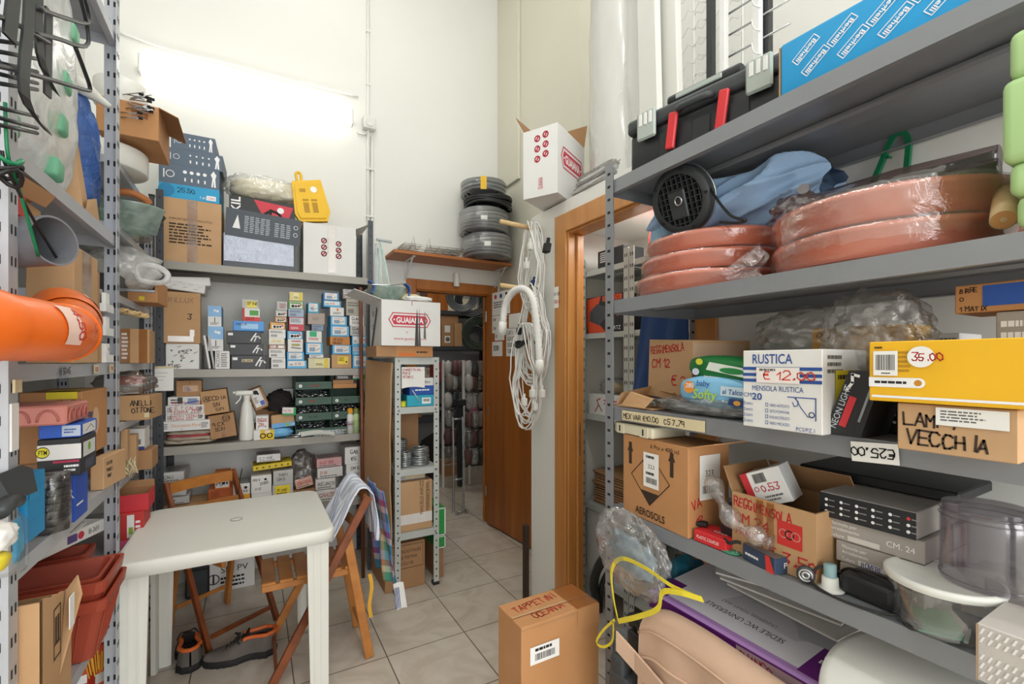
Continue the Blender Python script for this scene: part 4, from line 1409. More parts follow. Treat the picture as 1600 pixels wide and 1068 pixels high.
for i_, (w1, nt) in enumerate([('bottom', None), ('second', ('AF-09', 'ink')), ('third', ('FROF', 'ink_red')), ('top', ('LA 5OCT', 'ink_red'))]):
 bin_('green storage bin, %s of the taller column on third shelf' % w1, bx0, S3 + .001 + i_ * (bh + .002), bw, bh, 'steel' if i_ < 3 else None, '4', nt)
for i_, (w1, nt) in enumerate([('bottom', None), ('middle', ('2', 'ink')), ('top', ('TA', 'ink'))]):
 bin_('green storage bin, %s of the shorter column beside the brown pole' % w1, bx1, S3 + .001 + i_ * (bh + .002), bw2, bh, 'steel' if i_ < 2 else None, '5', nt)
mb = MB()
mb.box(0, 0, 0, .15, .12, .03, 'card_orange', bev=.002)
mb.box(.0, .004, .03, .13, .12, .055, 'card3', bev=.002)
one('small_carton', 'orange brown carton on top of the shorter green bin column', 'box', mb, group=SH3, loc=(bx1 + .005, 3.18, S3 + 3 * (bh + .002) + .001))
o, _ = bk('small_carton', 'green, white and red box atop the shorter green bin column', 'box', c3(1390, 62, 1474, 105), S3 + 3 * (bh + .002) + .058, .05, 'white_card', Y=3.19, group=SH3, dec={'F': [('r', 0, 0, 1, .25, '#2f9a5a'), ('r', .82, 0, 1, 1, '#2f9a5a'), ('t', 'FELTRO', .08, .4, .38, '#c63a3a', 0, .62)]})
o.scale.z = .8
o, _ = bk('small_carton', 'black and silver pack atop the shorter green bin column', 'box', c3(1272, 72, 1370, 102), S3 + 3 * (bh + .002) + .058, .06, 'black_plastic', Y=3.19, group=SH3, dec={'F': [('lines', .15, .2, .95, .8, 2, 'white_ink')]})
# white tray, rods and perforated straps in front of the bins
mb = MB()
mb.grid(lambda a, b: Vector((.2 * a - .1, .07 * b, .012 * math.sin(PI * a) + .02 * b)), 12, 4, 'white_plastic')
mb.grid(lambda a, b: Vector((.2 * a - .1, .07 * b, .012 * math.sin(PI * a) + .02 * b - .003)), 12, 4, 'white_plastic')
one('plastic_tray', 'curved white plastic sheet lying in front of the taller green bins', 'tray', mb, loc=(onY(498, 0, 3.09).x, 3.1, S3 + .008), rot=(0, R(3), 0))
for i_, (xa, xb, zz_) in enumerate([(446, 482, 0), (452, 486, .012), (462, 492, .003)]):
 mb = MB()
 mb.tube([(onY(xa, 0, 3.157).x, 3.155 + .004 * i_, S3 + .005 + zz_), (onY(xb, 0, 3.157).x, 3.16 + .004 * i_, S3 + .007 + zz_)], .0045, 'steel', 8)
 one('metal_rod', ['short steel rod lying loose on third shelf edge', 'short steel rod lying atop the other loose rods', 'short steel rod nearest the perforated straps'][i_], 'rod', mb)
for i_, (u0, u1, zz_) in enumerate([(490, 537, .0), (492, 540, .007), (491, 536, .014), (494, 541, .021), (493, 540, .028)]):
 mb = MB()
 xa, xb = onY(u0, 0, 3.16).x, onY(u1, 0, 3.16).x
 mb.box(xa, 3.153, S3 + zz_ + .0005, xb, 3.17, S3 + zz_ + .0065, 'galvanized', bev=.001)
 n = 9
 for j in range(n):
  xx = xa + (xb - xa) * (j + .5) / n
  mb.quad((xx - .004, 3.1527, S3 + zz_ + .002), (xx + .004, 3.1527, S3 + zz_ + .002), (xx + .004, 3.1527, S3 + zz_ + .005), (xx - .004, 3.1527, S3 + zz_ + .005), 'slot')
 one('perforated_strap', 'galvanized perforated strap, %s in the pile on third shelf edge' % ['lowest', 'second up', 'middle', 'second from top', 'topmost'][i_], 'strap', mb, group='perforated straps')
def bottle(name, label, u, Y, z, r, h, body, cap, capk, hcap, bands=(), shoulder=.85):
 root = thing(name, label, 'bottle', (onY(u, 0, Y).x, Y, z))
 mb = MB()
 mb.lathe([(0, 0), (r, 0), (r, h * shoulder), (r * .8, h * .93), (r * .5, h), (0, h)], body, 20)
 for z0_, z1_, c in bands:
  mb.lathe([(r + .0006, h * z0_), (r + .0006, h * z1_)], c, 20)
 mb.build('body', root)
 mb = MB()
 if cap == 'spray':
  mb.lathe([(r * .85, h * .98), (r * .85, h + hcap * .8), (r * .6, h + hcap), (0, h + hcap)], capk, 20)
 else:
  mb.cyl(r * .45, h, h + hcap * .4, capk, 12)
  mb.tube([(0, 0, h + hcap * .4), (0, 0, h + hcap)], r * .15, capk, 8)
  mb.box(-r * .9, -r * .3, h + hcap * .85, r * .4, r * .3, h + hcap, capk, bev=.003)
 mb.build('cap', root)
 return root
bottle('spray_can', 'white spray can with orange cap standing right of the green bins', 547, 3.15 + .024, S3, .021, .135, 'white_plastic', 'spray', '#e8a020', .032, [(.3, .6, '#b9b4c8'), (.42, .5, '#e0a05a')])
bottle('spray_can', 'pale green spray can beside the one with orange cap', 556.5, 3.15 + .024, S3, .021, .135, '#bcd09a', 'spray', '#78803a', .03, [(.35, .65, '#a3bb78')])
bottle('pump_bottle', 'pale blue pump bottle in the corner beyond the brown pole', 571, 3.3, S3, .025, .16, '#b8d0dc', 'pump', 'white_plastic', .045, [(.15, .45, '#dfe8ea'), (.5, .75, '#4fb0b4')])
# ---- lowest visible shelf
SH4 = 'boxes on the lowest shelf of the back shelving'
def wpack(label, px, z0, base='white_card', hw='RN 12', hk='ink', Y=3.19, d=.16, film_=True, tilt=(0, 0), rz=0, name='small_carton'):
 o, z = bk(name, label, 'box', px, z0, d, base, Y=Y, group=SH4, tilt=tilt, rz=rz, dec={'F': [('h', hw, .12, .38, .3, hk, 0, .7), ('lines', .1, .08, .9, .28, 1, 'ink_grey')], 'T': [('lines', .1, .1, .9, .9, 4, 'ink_grey')]})
 if film_:
  wdt_ = o.dimensions.x
  hgt = z - o.location.z
  m_ = MB()
  m_.box(-.004, -.004, -.0003, wdt_ + .004, d + .004, hgt + .004, 'shrink', bev=.004)
  m_.build('film_wrap', o)
 return o, z
z = S4 + .09
base_ = MB()
base_.box(0, 0, 0, .25, .2, .089, 'card', bev=.002)
one('cardboard_box', 'brown carton under the film wrapped packs at the left of lowest shelf', 'box', base_, group=SH4, loc=(onY(252, 0, 3.2).x, 3.2, S4))
z += .0
for px, lab, hw, rz in [(c3(130, 815, 285, 865), 'film wrapped white pack at the bottom of the left pile on lowest shelf', 'K 4', 2), (c3(115, 782, 265, 815), 'film wrapped white pack, second up in the left pile on lowest shelf', 'S', -3),
      (c3(95, 735, 260, 785), 'film wrapped grey pack, third up in the left pile on lowest shelf', '5 CANI', 3), (c3(92, 672, 248, 738), 'film wrapped white pack topping the left pile on lowest shelf', 'CAU', -2)]:
 o, z = wpack(lab, px, z + .006, 'grey_card' if 'grey' in lab else 'white_card', hw, rz=R(rz), d=.2)
o, z = bk('small_carton', 'long orange carton lying behind the folding chair back on lowest shelf', 'box', c3(412, 780, 595, 890), S4, .16, '#d8763a', Y=3.2, group=SH4, dec={'F': [('lines', .3, .3, .9, .6, 2, 'white_ink')]})
o, z = bk('small_carton', 'second orange carton stacked under the upright orange one on lowest shelf', 'box', c3(412, 715, 595, 779), z + .001, .15, '#c8652c', Y=3.2, group=SH4, dec={'F': [('r', .1, .1, .4, .8, '#b85a28')]})
o, z = bk('small_carton', 'upright orange carton with white front label, topmost of the orange ones', 'box', c3(452, 640, 560, 779), z - .115, .1, '#d57530', Y=3.17 - .075 + .075 - .06 + .06, group=SH4) if False else (None, z)
o, z5 = bk('small_carton', 'upright orange carton with white printed panel above the orange pair', 'box', c3(454, 600, 560, 714), z + .001, .1, '#dd7c34', Y=3.19, group=SH4, dec={'F': [('r', .08, .08, .92, .52, 'white_card'), ('h', 'PO', .14, .2, .2, 'ink'), ('r', .5, .25, .68, .4, 'ink'), ('r', .75, .25, .85, .4, 'ink'), ('r', .0, .55, 1, .62, '#c3662a')]})
o, z = bk('small_carton', 'orange carton beside the tall white ones on lowest shelf', 'box', c3(604, 792, 697, 890), S4, .14, '#dd8a3c', Y=3.17, group=SH4, dec={'F': [('r', .2, .3, .9, .8, 'white_card'), ('h', 'S 10', .3, .45, .2, 'ink')]})
o, z = bk('small_carton', 'white carton with yellow band above the orange carton on lowest shelf', 'box', c3(580, 690, 694, 790), z + .001, .16, 'white_card', Y=3.17, group=SH4, dec={'F': [('r', 0, 0, 1, .28, '#eba82e'), ('c', .75, .72, .1, 'ink'), ('lines', .1, .4, .5, .7, 2, 'ink_grey'), ('h', '106', .6, .42, .14, 'ink')], 'T': [('r', 0, 0, 1, 1, '#8a8988')]})
o, z = bk('tall_carton', 'white hand marked carton, lower of the pair in the middle of lowest shelf', 'box', c3(705, 772, 842, 890), S4, .16, 'white_card', Y=3.165, group=SH4, dec={'F': [('h', '6 14', .1, .62, .14, 'ink_red'), ('h', '6X100', .5, .5, .14, 'ink', 0, .5), ('h', 'VITI', .15, .25, .13, 'ink_red')]})
o, z = bk('tall_carton', 'white hand marked carton, upper of the pair under the yellow flat pack', 'box', c3(702, 655, 840, 771), z + .001, .16, 'white_card', Y=3.165, group=SH4, dec={'F': [('c', .7, .78, .07, 'ink'), ('h', 'GAS 5', .08, .72, .13, 'ink', 0, .5), ('h', 'CHIOD', .45, .45, .15, 'ink', R(12), .5), ('h', 'O 12', .2, .2, .12, 'ink')]})
zy = z
o, z = bk('tall_carton', 'carton with bright yellow label under the grey hand marked one', 'box', c3(846, 738, 985, 890), S4, .16, 'grey_card', Y=3.17, group=SH4, dec={'F': [('r', .12, .3, .85, .98, '#ecd52e'), ('h', '7F.ONE', .2, .72, .1, 'ink', 0, .6), ('lines', .2, .35, .75, .68, 4, 'ink_brown')]})
o, z = bk('tall_carton', 'grey hand marked carton above the yellow labelled one on lowest shelf', 'box', c3(852, 640, 985, 736), z + .001, .16, 'grey_card', Y=3.17, group=SH4, dec={'F': [('h', 'DADI', .3, .62, .18, 'ink'), ('h', 'CM 5', .2, .3, .18, 'ink')]})
zy = max(zy, z)
o, zf = bk('flat_pack', 'yellow spotted flat pack on the pair of white marked cartons', 'pack', c3(715, 622, 978, 655), zy + .012, .17, '#d8bf2c', Y=3.175, group=SH4, tilt=(0, R(-3)), dec={'F': [('c', .1 + .16 * j, .5, .2, '#7a5a1c') for j in range(6)], 'T': [('c', .1 + .1 * j, .2 + (j % 3) * .25, .08, '#7a5a1c') for j in range(9)]})
o, _ = wpack('film wrapped white pack lying on the yellow spotted flat pack', c3(740, 582, 900, 630), zf + .018, 'white_card', 'C.D ONE', Y=3.19, d=.12)
# clear bag of packets, wrapped cartons
mb = MB()
blob(mb, (0, 0, .11), (.075, .06, .11), 'grey_film', 12, .3, 2.2, 4, 2.2, .97, .5)
one('plastic_bag', 'crumpled clear bag of packets beside the yellow labelled carton', 'bag', mb, loc=(onY(471, 0, 3.25).x, 3.25, S4 + .09))
mb = MB()
mb.box(-.085, -.055, 0, .085, .06, .09, 'card3', bev=.002)
one('cardboard_box', 'plain brown carton beneath the crumpled bag of packets on lowest shelf', 'box', mb, loc=(onY(474, 0, 3.25).x, 3.25, S4), group=SH4)
o, z = wpack('film wrapped white carton with red words, low beside the striped towel', c3(1143, 822, 1290, 900), S4, 'white_card', 'GARZE', 'ink_red', Y=3.17)
o, z = wpack('film wrapped red and white carton in the middle of the right pile', c3(1137, 750, 1272, 818), z + .005, 'white_card', 'REJACO', 'ink', Y=3.17, rz=R(-2))
o, z = wpack('film wrapped red lettered carton under the topmost of the right pile', c3(1150, 682, 1320, 748), z + .005, 'white_card', 'DIX', 'ink_red', Y=3.18)
o, z = wpack('film wrapped red lettered carton topping the pile left of the pole', c3(1146, 622, 1315, 680), z + .005, '#d8a8a8', 'RUC 88', 'ink_red', Y=3.18, rz=R(2))
o, z = wpack('pinkish packet in film leaning beside the right pile on lowest shelf', c3(1010, 755, 1125, 815), S4 + .10, '#e3b2a2', 'CRYSAL', 'ink_red', Y=3.165, d=.06, tilt=(0, R(-12)))
z = S4
for i_, (px, lab) in enumerate([(c3(1345, 760, 1478, 880), 'white hand marked carton at the foot of the column behind the pole'), (c3(1345, 660, 1478, 758), 'white hand marked carton, middle one of the column behind the pole'), (c3(1336, 545, 1478, 658), 'white hand marked carton topping the column behind the brown pole')]):
 o, z = bk('tall_carton', lab, 'box', px, z + .001, .2, 'white_card', Y=3.19, group=SH4, dec={'F': [('h', ['5X50', 'DM 5', 'GAB'][i_], .25, .6, .2, 'ink'), ('h', ['VITE', 'ROX', '€5'][i_], .3, .2, .2, 'ink')]})
# box on the floor under the lowest shelf
o, _ = bk('cardboard_box', 'white printed box with an arrow on the floor under the back shelving', 'box', (326, 878, 398, 924), .0, .24, 'white_card', Y=3.30, dec={'F': [('t', 'SIT PV', .25, .62, .2, 'ink', 0, .6), ('lines', .25, .1, .95, .5, 3, 'ink'), ('o', .1, .45, .16, .03, 'ink'), ('l', [(.1, .3), (.1, .58)], .05, 'ink')]})
mb = MB()
mb.box(0, 0, 0, .12, .2, .18, 'black_plastic', bev=.008)
mb.box(.01, -.004, .02, .11, 0, .16, 'dark_plastic', bev=.002)
one('battery_case', 'black plastic case on the floor left of the white arrow box', 'case', mb, loc=(onY(289, 0, 3.28).x, 3.28, 0.001))
# brown pole leaning in front of the unit
mb = MB()
pa, pb = onY(567, 800, 3.07), onY(565, 448, 3.09)
mb.tube([(pa.x, 3.06, 0.0), (pb.x, 3.12, pb.z)], .012, 'brown_pole', 12)
one('wooden_pole', 'slim reddish brown pole standing upright before the right end of the back shelving', 'pole', mb)
# ================================================================ left shelving
LX, LY0, LY1 = -.40, 1.20, 2.01
L2, L3, L4, L5, L6 = 1.83, 1.405, 1.015, .60, .12
shelving('metal_shelving', 'pale grey slotted metal shelving along the left wall, nearest the viewer', (LX, LY0, 0), PI / 2, LY1 - LY0, .42, 2.95, (2.51, L2, L3, L4, L5, L6), 'light_metal', lip=.035, upw=.04)
shelving('metal_shelving', 'pale grey slotted metal shelving along the left wall, in the far corner', (-.47, 2.33, 0), PI / 2, .72, .36, 2.24, (2.22, 1.96, 1.68, 1.40, 1.155, .92, .64), 'light_metal', lip=.03, upw=.035)
# price tags on the lip of the third shelf
for u_, s_, w_ in ((148, '1.50', 'beside the small jar'), (172, '7.00', 'next to the far post')):
 p = onX(u_, 573, LX)
 mb = MB()
 mb.box(LX + .0035, p.y - .022, L3 - .03, LX + .0042, p.y + .022, L3 - .006, 'masking')
 mb.hand(s_, (LX + .0046, p.y - .018, L3 - .024), (0, 1, 0), (0, 0, 1), .012, 'ink_red')
 one('price_label', 'red handwritten %s price tag on the left shelf lip %s' % (s_, w_), 'price label', mb)
p = onX(102, 573, LX)
mb = MB()
mb.box(LX + .0035, p.y - .034, L3 - .03, LX + .0038, p.y + .034, L3 - .008, 'light_metal')
mb.hand('50 45', (LX + .004, p.y - .03, L3 - .026), (0, 1, 0), (0, 0, 1), .014, 'ink')
one('price_label', 'black handwritten numbers on the left shelf lip below the orange elbow', 'price label', mb)
# ---- upper level: sack of green pieces, cardboard, blue tarp
gb = thing('plastic_sack', 'large milky plastic sack holding green blocks on the upper left shelf', 'sack', (-.555, 1.497, L2))
mb = MB()
blob(mb, (0, 0, .305), (.138, .235, .315), 'milky_film', 21, .05, 2.4, 5, 4.5, .94, .35)
mb.build('sack', gb)
rnd = random.Random(4)
for i_, (u_, v_) in enumerate([(113, 55), (101, 130), (95, 195), (88, 265), (30, 95), (15, 190), (60, 60)]):
 p = onX(u_, v_, -.42) - Vector((-.555, 1.497, L2))
 mb = MB()
 mb.box(-.015, -.024, -.026, .015, .024, .026, '#6fb08c', Matrix.Translation(p + Vector((-.004, 0, 0))) @ Matrix.Rotation(rnd.uniform(-.3, .3), 4, 'X'), bev=.01, smooth=True)
 mb.build('green_block', gb)
mb = MB()
p = [onX(108, 330, -.42), onX(160, 345, -.42), onX(160, 215, -.45), onX(126, 205, -.45)]
q0, q1 = 1.752, 1.812
vs = [(-.425, q0, L2 + .003), (-.425, q1, L2 + .003), (-.47, q1, L2 + .36), (-.47, q0 + .02, L2 + .33)]
vs2 = [(x - .05, y, z) for x, y, z in vs]
mb.add(vs + vs2, [(0, 1, 2, 3), (7, 6, 5, 4), (0, 4, 5, 1), (1, 5, 6, 2), (2, 6, 7, 3), (3, 7, 4, 0)], 'card2')
mb.add([(-.415, 1.72, L2 + .002), (-.415, 1.86, L2 + .002), (-.42, 1.85, L2 + .08), (-.42, 1.76, L2 + .05)], [(0, 1, 2, 3)], 'card2')
one('paper_sack', 'tan folded paper packet standing between milky sack and shelf post', 'packet', mb)
mb = MB()
blob(mb, (0, 0, .20), (.065, .07, .20), 'blue_tarp', 6, .2, 2.6, 4, 2.8, .96, .5)
one('blue_bag', 'crumpled dark blue plastic bag behind the left shelf post on upper shelf', 'bag', mb, loc=(-.495, 1.897, L2 + .001))
mb = MB()
mb.tube(catmull([(-.60, 1.76, L2 + .445), (-.53, 1.82, L2 + .445), (-.47, 1.89, L2 + .435), (-.41, 1.95, L2 + .415)], 6), [.018 + .001 * i for i in range(10)] + [.026] * 4 + [.02, .015, .012, .01, .008], 'white_plastic', 12)
one('plastic_spout', 'white plastic spout lying over the dark blue bag on upper left shelf', 'spout', mb)
mb = MB()
blob(mb, (0, 0, .018), (.03, .03, .018), 'red_plastic', 2, .1, 2, 3, 2.5)
one('bottle_stopper', 'small red plastic cap on top of the dark blue bag', 'cap', mb, loc=(-.53, 1.91, L2 + .405))
# ---- black metal bottle-rack hanging at the near end
rk = thing('metal_rack', 'black flat bar metal rack with wires hanging in front of milky sack', 'rack', (-.36, .95, 2.0))
ro = Vector((-.36, .95, 2.0))
A = lambda u, v, X=-.345: onX(u, v, X) - ro
for pts, wd_, X_ in [([(46, -12), (44, 40), (38, 150), (75, 206)], .027, -.34), ([(60, -30), (63, 88), (88, 146)], .025, -.36), ([(76, 15), (74, 150)], .024, -.375), ([(22, -15), (14, 60)], .03, -.345)]:
 mb = MB()
 mb.strip(catmull([A(u, v, X_) for u, v in pts], 4), (.15, 1, 0), wd_, .004, 'black_plastic')
 mb.build('bracket', rk)
mb = MB()
for pts in [[(58, 12), (95, 26), (134, 36), (138, 20), (126, -20)], [(50, 50), (95, 62), (120, 71), (137, 69), (136, 40), (120, -25)], [(118, 74), (130, 105), (141, 138), (132, 140), (85, 126), (20, 108), (-15, 100)], [(75, 66), (30, 40), (-15, 20)]]:
 mb.tube(catmull([A(u, v, -.35) for u, v in pts], 4), .0045, 'black_plastic', 7)
for v0, v1 in [(62, 72), (78, 92), (95, 112), (112, 130), (128, 140), (165, 182), (180, 200), (192, 208)]:
 mb.tube([A(-15, v0, -.36), A(58, v1, -.37)], .0035, 'black_plastic', 6)
mb.build('wire_frame', rk)
# cords
for pts, col, lab in [([(8, 160), (12, 240), (28, 290), (60, 400)], 'green_plastic', 'thin green cord hanging down beside the left shelf near post'), ([(3, 235), (10, 260), (45, 330), (88, 402)], 'cable_black', 'dark cord hanging slack across the torn cartons on left shelf')]:
 mb = MB()
 mb.tube(catmull([onX(u, v, -.365) for u, v in pts], 6), .0028, col, 6)
 one('cord', lab, 'cord', mb)
mb = MB()
for i in range(3):
 mb.tube([onX(6, 250 + 12 * i, -.37) + Vector((.02 * math.cos(a), .03 * math.sin(a), .01 * math.sin(2 * a + i))) for a in [2 * PI * j / 14 for j in range(14)]], .004, ['green_plastic', 'cable_black', 'cable_black'][i], 6, closed=True)
one('cord_knot', 'tangle of green and black cord knotted on the near left shelf post', 'cord', mb)
# ---- middle level: drain pipes
pp = thing('pipe_elbow', 'large orange drain pipe elbow lying in front at eye level on left shelf', 'pipe', (-.36, 1.2, L3))
po = Vector((-.36, 1.2, L3))
RP = .054
ctr = [Vector((-.415, .87, L3 + .062)), Vector((-.36, .98, L3 + .060)), Vector((-.33, 1.10, L3 + .059)), Vector((-.325, 1.21, L3 + .061)), Vector((-.345, 1.32, L3 + .078)), Vector((-.375, 1.42, L3 + .105)), Vector((-.405, 1.50, L3 + .125))]
cp = catmull([c - po for c in ctr], 6)
mb = MB()
mb.tube(cp, RP, 'orange_pvc', 32, caps=False)
mb.tube(cp, RP - .004, 'orange_pvc', 32, caps=False)
mb.build('pipe', pp)
for i0, i1, ex in ((0, 7, .006), (18, 19, .003), (27, len(cp), .006)):
 mb = MB()
 seg = cp[i0:i1 + 1]
 if len(seg) > 1:
  mb.tube(seg, RP + ex, 'orange_pvc', 32, caps=True) if ex < .005 else mb.tube(seg, [RP + ex - .003] + [RP + ex] * (len(seg) - 2) + [RP + ex - .002], 'orange_pvc', 32, caps=False)
  mb.build('socket', pp)
def pipe_label(parent, path, i, R_, ang, wl, hl, txt, up_i=0.0, ink='ink_red', paper='#f0cfc0', along=True):
 """paper tag bent round a pipe: centred at path[i], ang measured from the vertical around the pipe"""
 t = (path[i + 1] - path[i - 1]).normalized()
 up = Vector((0, 0, 1))
 side = t.cross(up).normalized()      # towards the room / viewer for a pipe heading away
 nn = side.cross(t).normalized()
 mb = MB()
 n = 8
 vs = []
 for j in range(n + 1):
  a = ang + (j / n - .5) * hl / R_
  d = nn * math.cos(a) + side * math.sin(a)
  for s_ in (-.5, .5):
   vs.append(path[i] + t * wl * s_ + d * R_)
 mb.add(vs, [(2 * j, 2 * j + 1, 2 * j + 3, 2 * j + 2) for j in range(n)], paper, True)
 d = nn * math.cos(ang) + side * math.sin(ang)
 tn = -(nn * -math.sin(ang) + side * math.cos(ang))
 tmp = MB()
 sz = hl * .42 if along else wl * .42
 if along:
  tmp.hand(txt, path[i] + d * (R_ + .0005) - t * wl * .4 - tn * sz * .5, t, tn, sz, ink)
 else:
  tmp.hand(txt, path[i] + d * (R_ + .0005) + t * sz * .5 + tn * hl * .42, -tn, t, sz, ink)
 # wrap the strokes round the pipe
 out = []
 for v in tmp.v:
  q = Vector(v) - path[i]
  al, tg = q.dot(t), q.dot(tn)
  a = ang - tg / R_
  out.append(path[i] + t * al + (nn * math.cos(a) + side * math.sin(a)) * (R_ + .0008))
 mb.add(out, tmp.f, ink)
 mb.build('price_tag', parent)
pipe_label(pp, cp, 12, RP + .002, R(78), .05, .075, '4,50', along=False)
pipe_label(pp, cp, len(cp) - 5, RP + .0075, R(55), .05, .05, '4,00')
mb = MB()
mb.hand('ALT', cp[16] + Vector((.060, -.02, -.01)), (-.1, 1, .1), (0, 0, 1), .022, '#b5481a', R(30))
mb.build('handwriting', pp)
# second orange socket at the edge
mb = MB()
c0, c1 = Vector((-.45, 1.0, L3 + .125)), Vector((-.48, 1.03, L3 + .255))
mb.tube([c0, c1], .05, 'orange_pvc', 24, caps=True)
mb.tube([c0 + (c1 - c0) * .0, c0 + (c1 - c0) * .35], .054, 'orange_pvc', 24)
one('pipe_fitting', 'short orange drain pipe fitting tilted up beside grey pipe at the edge', 'pipe', mb)
# grey pipe
gp = thing('pipe', 'short wide grey plastic drain pipe resting on the orange elbow', 'pipe', (-.36, 1.2, L3))
ax1 = onX(86, 376, -.352)
mb = MB()
ax0 = ax1 + Vector((-.25, .15, -.012))
ro_ = .050
mb.tube([ax0 - po, ax1 - po], ro_, 'grey_pvc', 40, caps=False)
mb.tube([ax0 - po, ax1 - po], ro_ - .004, 'grey_pvc', 40, caps=False)
tt = (ax1 - ax0).normalized()
n1 = tt.orthogonal().normalized()
n2 = tt.cross(n1)
ring = []
for j in range(40):
 a = 2 * PI * j / 40
 for r_ in (ro_, ro_ - .004):
  ring.append(ax1 - po + (n1 * math.cos(a) + n2 * math.sin(a)) * r_)
mb.add(ring, [(2 * j, 2 * j + 1, (2 * j + 3) % 80, (2 * j + 2) % 80) for j in range(40)], 'grey_pvc')
mb.build('tube', gp)
mb = MB()
mb.tube([ax0 + (ax1 - ax0) * .25 - po, ax0 + (ax1 - ax0) * .3 - po], ro_ - .012, 'black_plastic', 24)
mb.build('seal', gp)
# cartons behind the pipes
o, _ = bk('cardboard_box', 'brown taped carton behind the grey pipe on the left shelf', 'box', (40, 366, 116, 470), L3, .2, 'card2', Y=1.55, dec={'R': [('r', .3, .45, .7, 1, 'clear_tape')]})
o.scale.z = .30 / o.dimensions.z
o, _ = bk('cardboard_box', 'dark brown carton standing between the taped carton and blue binder', 'box', (118, 384, 143, 470), L3, .08, 'card3', Y=1.72)
o.scale.z = .27 / o.dimensions.z
bd = thing('binder', 'dark blue ring binder standing on the left shelf near the post', 'binder', (-.55, 1.86, L3))
mb = MB()
mb.box(0, 0, 0, .07, .09, .32, '#2c3c84', bev=.003)
mb.build('cover', bd)
mb = MB()
mb.tube([(.05 + .012 * math.cos(a), -.0015, .24 + .012 * math.sin(a)) for a in [2 * PI * i / 16 for i in range(16)]], .003, 'steel', 6, closed=True)
mb.disc(.010, 0, 'slot', 14, TR(.05, -.001, .24) @ Matrix.Rotation(PI / 2, 4, 'X'))
mb.build('finger_ring', bd)
# small carton low and torn card
o, _ = bk('cardboard_box', 'low brown carton under the tail of orange elbow on left shelf', 'box', (112, 500, 147, 560), L3, .12, 'card', Y=1.73, rz=R(5))
o.scale.z = .075 / o.dimensions.z
tc_ = thing('cardboard_box', 'torn open carton with red lining high on the left shelf', 'box', (-.63, 1.24, 1.712), group=None)
mb = MB()
mb.box(0, 0, 0, .20, .22, .045, 'card')
mb.build('body', tc_)
mb = MB()
mb.add([(.206, .02, .0), (.21, .11, .0), (.206, .12, .075), (.204, .02, .08)], [(0, 1, 2, 3)], '#c83a34')
mb.add([(.202, .02, .0), (.206, .11, .0), (.202, .12, .075), (.2, .02, .08)], [(3, 2, 1, 0)], '#c83a34')
mb.build('lining', tc_)
for a_ in range(3):
 mb = MB()
 b0 = Vector((.19 - .05 * a_, .02 + .04 * a_, .046))
 vs = [b0, b0 + Vector((.03, .16, .0)), b0 + Vector((.05, .15, .025 - .006 * a_)), b0 + Vector((.03, .02, .03 - .006 * a_))]
 vs2 = [v + Vector((-.003, .001, .002)) for v in vs]
 mb.add(vs + vs2, [(0, 1, 2, 3), (7, 6, 5, 4), (0, 4, 5, 1), (1, 5, 6, 2), (2, 6, 7, 3), (3, 7, 4, 0)], 'card')
 mb.build('flap', tc_)
# small white wire baskets with packets near the far post
for i_, zz in enumerate((.0, .085, .16)):
 t_ = thing('parts_tray', 'small pale tray of wrapped hardware %s by the left shelf post' % ['at the bottom', 'in the middle', 'at the top'][i_], 'tray', (-.50, 1.86, L3 + zz + .001))
 mb = MB()
 mb.box(0, 0, 0, .1, .09, .003, 'white_metal')
 mb.box(.097, 0, .003, .1, .09, .025, 'white_metal')
 mb.box(0, 0, .003, .097, .003, .025, 'white_metal')
 mb.build('tray', t_)
 mb = MB()
 blob(mb, (.05, .05, .04), (.04, .035, .035), 'grey_film', i_ + 2, .2, 3, 3, 2.5, .95, .4)
 mb.build('packet', t_)
 mb = MB()
 mb.box(.085, .02, .02, .0955, .06, .06, 'paper')
 mb.build('card', t_)
mb = MB()
M_ = Matrix.Rotation(PI / 2, 4, 'X') @ RZ(0)
mb.cyl(.018, 0, .05, 'white_plastic', 18, TR(0, 0, .018) @ Matrix.Rotation(PI / 2, 4, 'Y'))
mb.cyl(.019, .05, .062, 'red_plastic', 18, TR(0, 0, .018) @ Matrix.Rotation(PI / 2, 4, 'Y'))
one('small_jar', 'small white jar with red lid lying on the left shelf edge', 'jar', mb, loc=(-.49, 1.775, L3 + .001), rot=(0, 0, R(-10)))
# ---- level with blue boxes and the 210 carton
Z4 = L4
o, z210 = bk('cardboard_box', 'brown carton with yellow 210 sticker on the left shelf', 'box', (30, 600, 128, 694), Z4 + .12, .25, 'card_orange', Y=1.70,
             dec={'F': [('t', '6 Pcs x 400 ml', .6, .82, .07, 'ink_brown', 0, .38), ('l', [(.85, .5), (.85, .72)], .06, 'ink_brown'), ('p', [(.79, .7), (.91, .7), (.85, .82)], 'ink_brown')],
                  'R': [('c', .5, .5, .22, '#d8b48c'), ('h', 'SPRAY', .2, .56, .1, 'ink_blue', 0, .5), ('h', 'VARI', .28, .42, .1, 'ink_blue', 0, .5)]},
             parts=[('sticker', {'F': [('r', .42, .9, .93, 1.0, '#e6d22c')], 'T': [('r', .42, 0, .93, .3, '#e6d22c'), ('t', '210', .55, .08, .16, 'ink', 0, .25, .02)]})])
o.scale.z = .19 / max(.001, z210 - o.location.z)
mb = MB()
mb.box(-.75, 1.72, Z4 + .0005, -.47, 1.94, Z4 + .118, 'card3', bev=.002)
one('cardboard_box', 'plain brown carton underneath the carton with yellow 210 sticker', 'box', mb)
